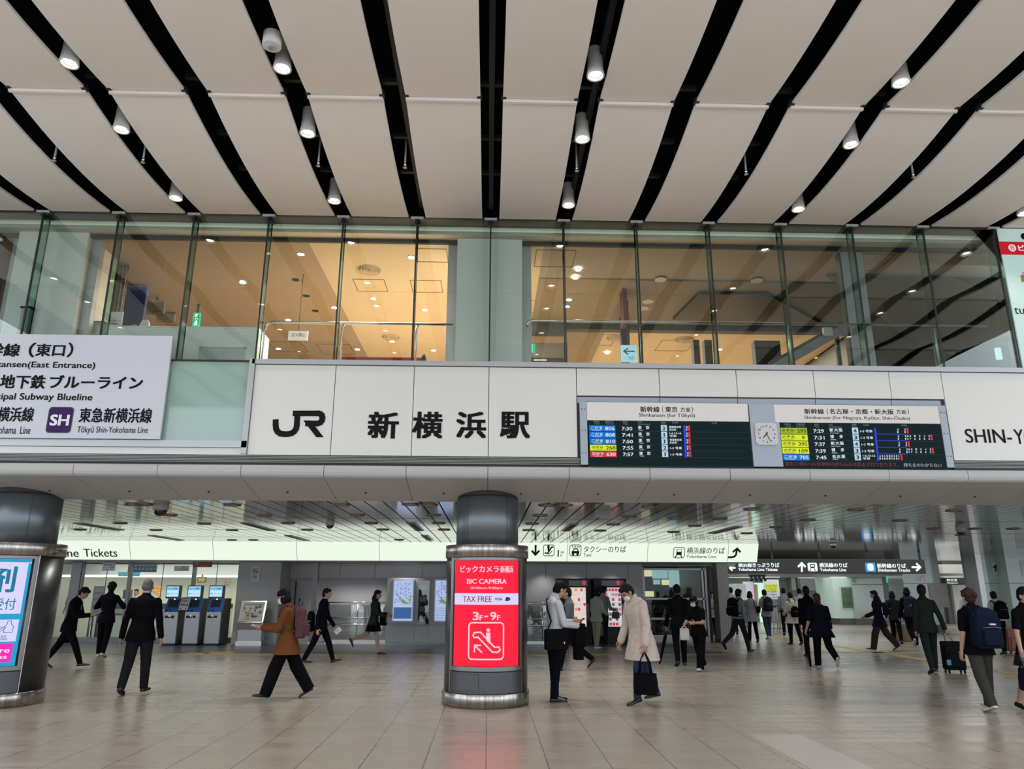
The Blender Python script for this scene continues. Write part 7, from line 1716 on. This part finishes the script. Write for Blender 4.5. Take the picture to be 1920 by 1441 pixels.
J = person('person in a black suit seen from behind, carrying an umbrella, by the shop window', 1277, 1247, 6, 1.74, K_BLACK, K_BLACK, legs=((-12, 14, -16), (10, 4, 4)), arms=((6, 12, 16, 0), (8, 10, 50, 20)), shirt=K_WHITE, fine=.008, curl=70)
umbrella(J, 'long black folded umbrella held by the black suited person', -1, .80, (-.28, -.1), None, .02)
J = person('person in a black t-shirt and white mask leaning left, white shoes', 1314, 1256, -140, 1.54, K_BLACK, K_BLACK, shoe=L_WHITE, hair='bob', mask=True, legs=((18, 4, 6), (-22, 6, -20)), arms=((24, 10, 66, 26), (20, 10, 60, 20)), top_k='tee', sleeve=.38, wide=1.6, lean=10, nod=16, fine=.007)
handbag(J, 'small white bag in the hands of the person in the black t-shirt', B_WHITE, 1, .20, .24, .10, .05, 'white_bag', 30)
# --- right part
J = person('person in a pale top facing us, just left of the slim grey pillar', 1337, 1197, 170, 1.56, cloth('pale grey top cloth', (.30, .29, .28)), K_BLACK, shoe=L_WHITE, legs=((10, 3, 4), (-10, 6, -8)), arms=READ, top_k='tee', sleeve=.45, fine=.01)
J = person('person in a grey shirt with a black backpack, stepping right past the grey pillar', 1389, 1221, 62, 1.68, K_BLUEGREY, cloth('dark denim cloth', (.014, .018, .026)), legs=((-26, 30, -52), (18, 4, 6)), arms=((-6, 6, 12, 0), (-2, 7, 14, 0)), top_k='shirt', fine=.008, lean=4)
backpack(J, 'black backpack on the person stepping right past the grey pillar', B_BLACK, .30, .46, .18, .70)
J = person('person in a loose grey shirt seen from behind with a black shoulder bag', 1413, 1203, 6, 1.58, K_GREY, K_BLACK, hair='bob', legs=SOFT, arms=((2, 6, 14, 0), (6, 10, 40, 0)), top_k='tunic', fine=.009)
satchel(J, 'black shoulder bag on the person in the loose grey shirt', B_BLACK, 1, .64, .26, .2, .09, -.02, .115, False)
J = person('person in jeans with a dark backpack, seen from behind near the folding barrier', 1441, 1197, -4, 1.64, K_GREY, K_JEAN, shoe=L_WHITE, legs=SOFT2, arms=((2, 10, 24, 0), (4, 12, 26, 0)), top_k='tee', sleeve=.4, fine=.009)
backpack(J, 'dark backpack on the person in jeans near the folding barrier', K_CHAR, .30, .44, .18, .69)
J = person('person in a cream cardigan with a small black backpack, seen from behind', 1491, 1208, -6, 1.57, K_CREAM, K_BLACK, hairm=hair_dark, legs=((6, 3, 2), (-16, 8, -16)), arms=((10, 10, 60, 20), (8, 12, 50, 10)), top_k='tunic', fine=.009)
backpack(J, 'small black backpack on the person in the cream cardigan', B_BLACK, .26, .30, .14, .61)
umbrella(J, 'pinkish folded umbrella beside the person in the cream cardigan', 1, .78, (.45, -.1), cloth('pink grey umbrella cloth', (.30, .16, .16)), .05)
J = person('person in a black suit half hidden behind the one with auburn hair', 1524, 1232, 8, 1.72, K_BLACK, K_BLACK, hairm=hair_dark, legs=SOFT, arms=((-4, 6, 14, 0), (4, 6, 16, 0)), fine=.009)
J = person('person with auburn hair in a dark navy top, umbrella in hand, seen from behind', 1546, 1250, -2, 1.56, K_NAVY, K_BLACK, shoe=L_WHITE, hair='tail', hairm=hair_brown, legs=((8, 3, 2), (-18, 34, -62)), arms=((4, 16, 18, 0), (8, 14, 60, 30)), top_k='tunic', sleeve=.48, build=1.12, wide=1.35, fine=.007, curl=70)
umbrella(J, 'short black folded umbrella held by the person with auburn hair', -1, .50, (.05, .0), None, .06)
satchel(J, 'slim dark crossbody bag on the person with auburn hair', B_NAVY, 1, .56, .2, .16, .06, .03, .125)
J = person('person with long dark hair and brown wide trousers walking left on the yellow line', 1655, 1219, -62, 1.64, cloth('deep navy cloth', (.006, .008, .018)), K_BROWN, shoe=L_BROWN, hair='long', hairm=hair_dark, legs=((20, 8, 6), (-22, 16, -34)), arms=((16, 14, 50, 10), (-4, 10, 30, 0)), top_k='tunic', wide=1.6, fine=.008)
backpack(J, 'navy backpack worn by the person in brown wide trousers', B_NAVY, .30, .32, .16, .68)
J = person('person in dark clothes with a huge beige tote, beyond the yellow line', 1684, 1206, 24, 1.60, K_CHAR, K_BLACK, hair='bob', legs=SOFT, arms=((4, 12, 24, 0), (6, 14, 12, 0)), fine=.01)
handbag(J, 'huge beige tote bag beside the person in dark clothes', B_BEIGE, 1, .62, .50, .2, .16, 'tote_bag', 0)
satchel(J, 'small black shoulder bag on the person with the beige tote', B_BLACK, -1, .70, .24, .22, .1, 0, .11, False)
J = person('person in black with a dark blue backpack beside the person in the green suit', 1714, 1211, 14, 1.72, K_BLACK, K_BLACK, shoe=L_WHITE, hair='bob', legs=((-20, 30, -50), (10, 4, 4)), arms=((6, 12, 20, 0), (4, 10, 18, 0)), top_k='tee', sleeve=1.0, fine=.009, wide=1.3)
backpack(J, 'dark blue backpack with a white badge, beside the person in the green suit', cloth('slate blue bag cloth', (.016, .022, .04)), .36, .56, .2, .66, logo=lamp_body)
J = person('person in a dark green grey suit pulling a black suitcase', 1750, 1262, 10, 1.72, K_GREEN, K_GREEN, hairm=hair_dark, legs=((-14, 10, -22), (10, 3, 2)), arms=((-6, 8, 10, 0), (-22, 14, 6, 0)), turn=20, fine=.007, curl=70)
p_ = atz(1797, 1262); suitcase(J, 'black wheeled suitcase with a blue luggage tag', mat('black suitcase cloth', (.004, .004, .005), .7, spec=.1), 1, (p_.x, p_.y + .1, 0), .38, .56, .26, R(-8), mat('blue tag', (.03, .22, .32), .4))
J = person('person with a navy backpack, olive trousers and white shoes, seen from behind', 1853, 1332, -3, 1.63, K_BLACK, K_OLIVE, shoe=L_WHITE, hair='curly', hairm=hair_brown, legs=((-12, 12, -20), (8, 3, 2)), arms=((-4, 9, 16, 0), (-2, 10, 18, 0)), top_k='tee', sleeve=.42, wide=1.3, build=1.06, fine=.006)
backpack(J, 'large navy backpack with a pale label on the person in olive trousers', B_NAVY, .38, .52, .2, .66, logo=lamp_body)
J = person('person in a black t-shirt and olive skirt, cut by the right edge of the frame', 1952, 1335, 165, 1.67, K_BLACK, cloth('olive green cloth', (.022, .020, .008)), hair='short', legs=SOFT, arms=((2, 8, 20, 0), (0, 10, 10, 0)), top_k='tee', sleeve=.38, bot_k='skirt', fine=.007)
handbag(J, 'dark handbag of the person cut by the right edge', B_NAVY, 1, .26, .3, .12, .12, 'handbag', 80)
umbrella(J, 'grey folded umbrella hanging beside the person cut by the right edge', 1, .85, (.1, .3), cloth('grey umbrella cloth', (.12, .125, .13)), .3)
J = person('person in a white shirt with a black backpack, behind the olive trousers', 1882, 1226, 4, 1.60, K_WHITE, K_BLACK, legs=SOFT2, arms=((2, 10, 18, 0), (4, 10, 20, 0)), top_k='shirt', fine=.01)
backpack(J, 'black backpack on the person in the white shirt at the right', B_BLACK, .32, .44, .18, .69, -.001)
p_ = atz(1883, 1222); suitcase(None, 'orange wheeled suitcase behind the person in olive trousers', mat('orange suitcase shell', (.20, .05, .018), .4), 1, (p_.x, p_.y - .4, 0), .40, .60, .26, R(5))
J = person('person in a pale grey shirt far off before the waiting room', 1822, 1200, -12, 1.64, cloth('pale grey shirt cloth', (.33, .33, .35)), K_BLACK, hairm=hair_dark, legs=SOFT, arms=((4, 10, 40, 20), (4, 8, 18, 0)), top_k='shirt', fine=.011)
# far off
J = person('person in a white shirt far off between the dark posts', 1506, 1186, 10, 1.68, K_WHITE, K_CHAR, hairm=hair_dark, legs=SOFT, arms=((2, 8, 16, 0), (4, 8, 20, 0)), top_k='shirt', fine=.012)
J = person('person in a pale blue shirt far off beyond the cream cardigan', 1476, 1190, 20, 1.70, K_BLUEGREY, K_NAVY, hairm=hair_dark, legs=SOFT2, arms=((2, 8, 16, 0), (4, 8, 30, 0)), top_k='shirt', fine=.012)
J = person('person in cream far off between grey pillar and black backpack', 1376, 1188, 10, 1.72, K_CREAM, K_CHAR, hairm=hair_dark, legs=SOFT, arms=((2, 8, 16, 0), (4, 8, 20, 0)), top_k='shirt', fine=.012)

# settle the smoothed meshes
_dg = bpy.context.evaluated_depsgraph_get()
_done = [(o, bpy.data.meshes.new_from_object(o.evaluated_get(_dg))) for o in PENDING]
for o, me in _done:
    o.modifiers.clear(); o.data = me
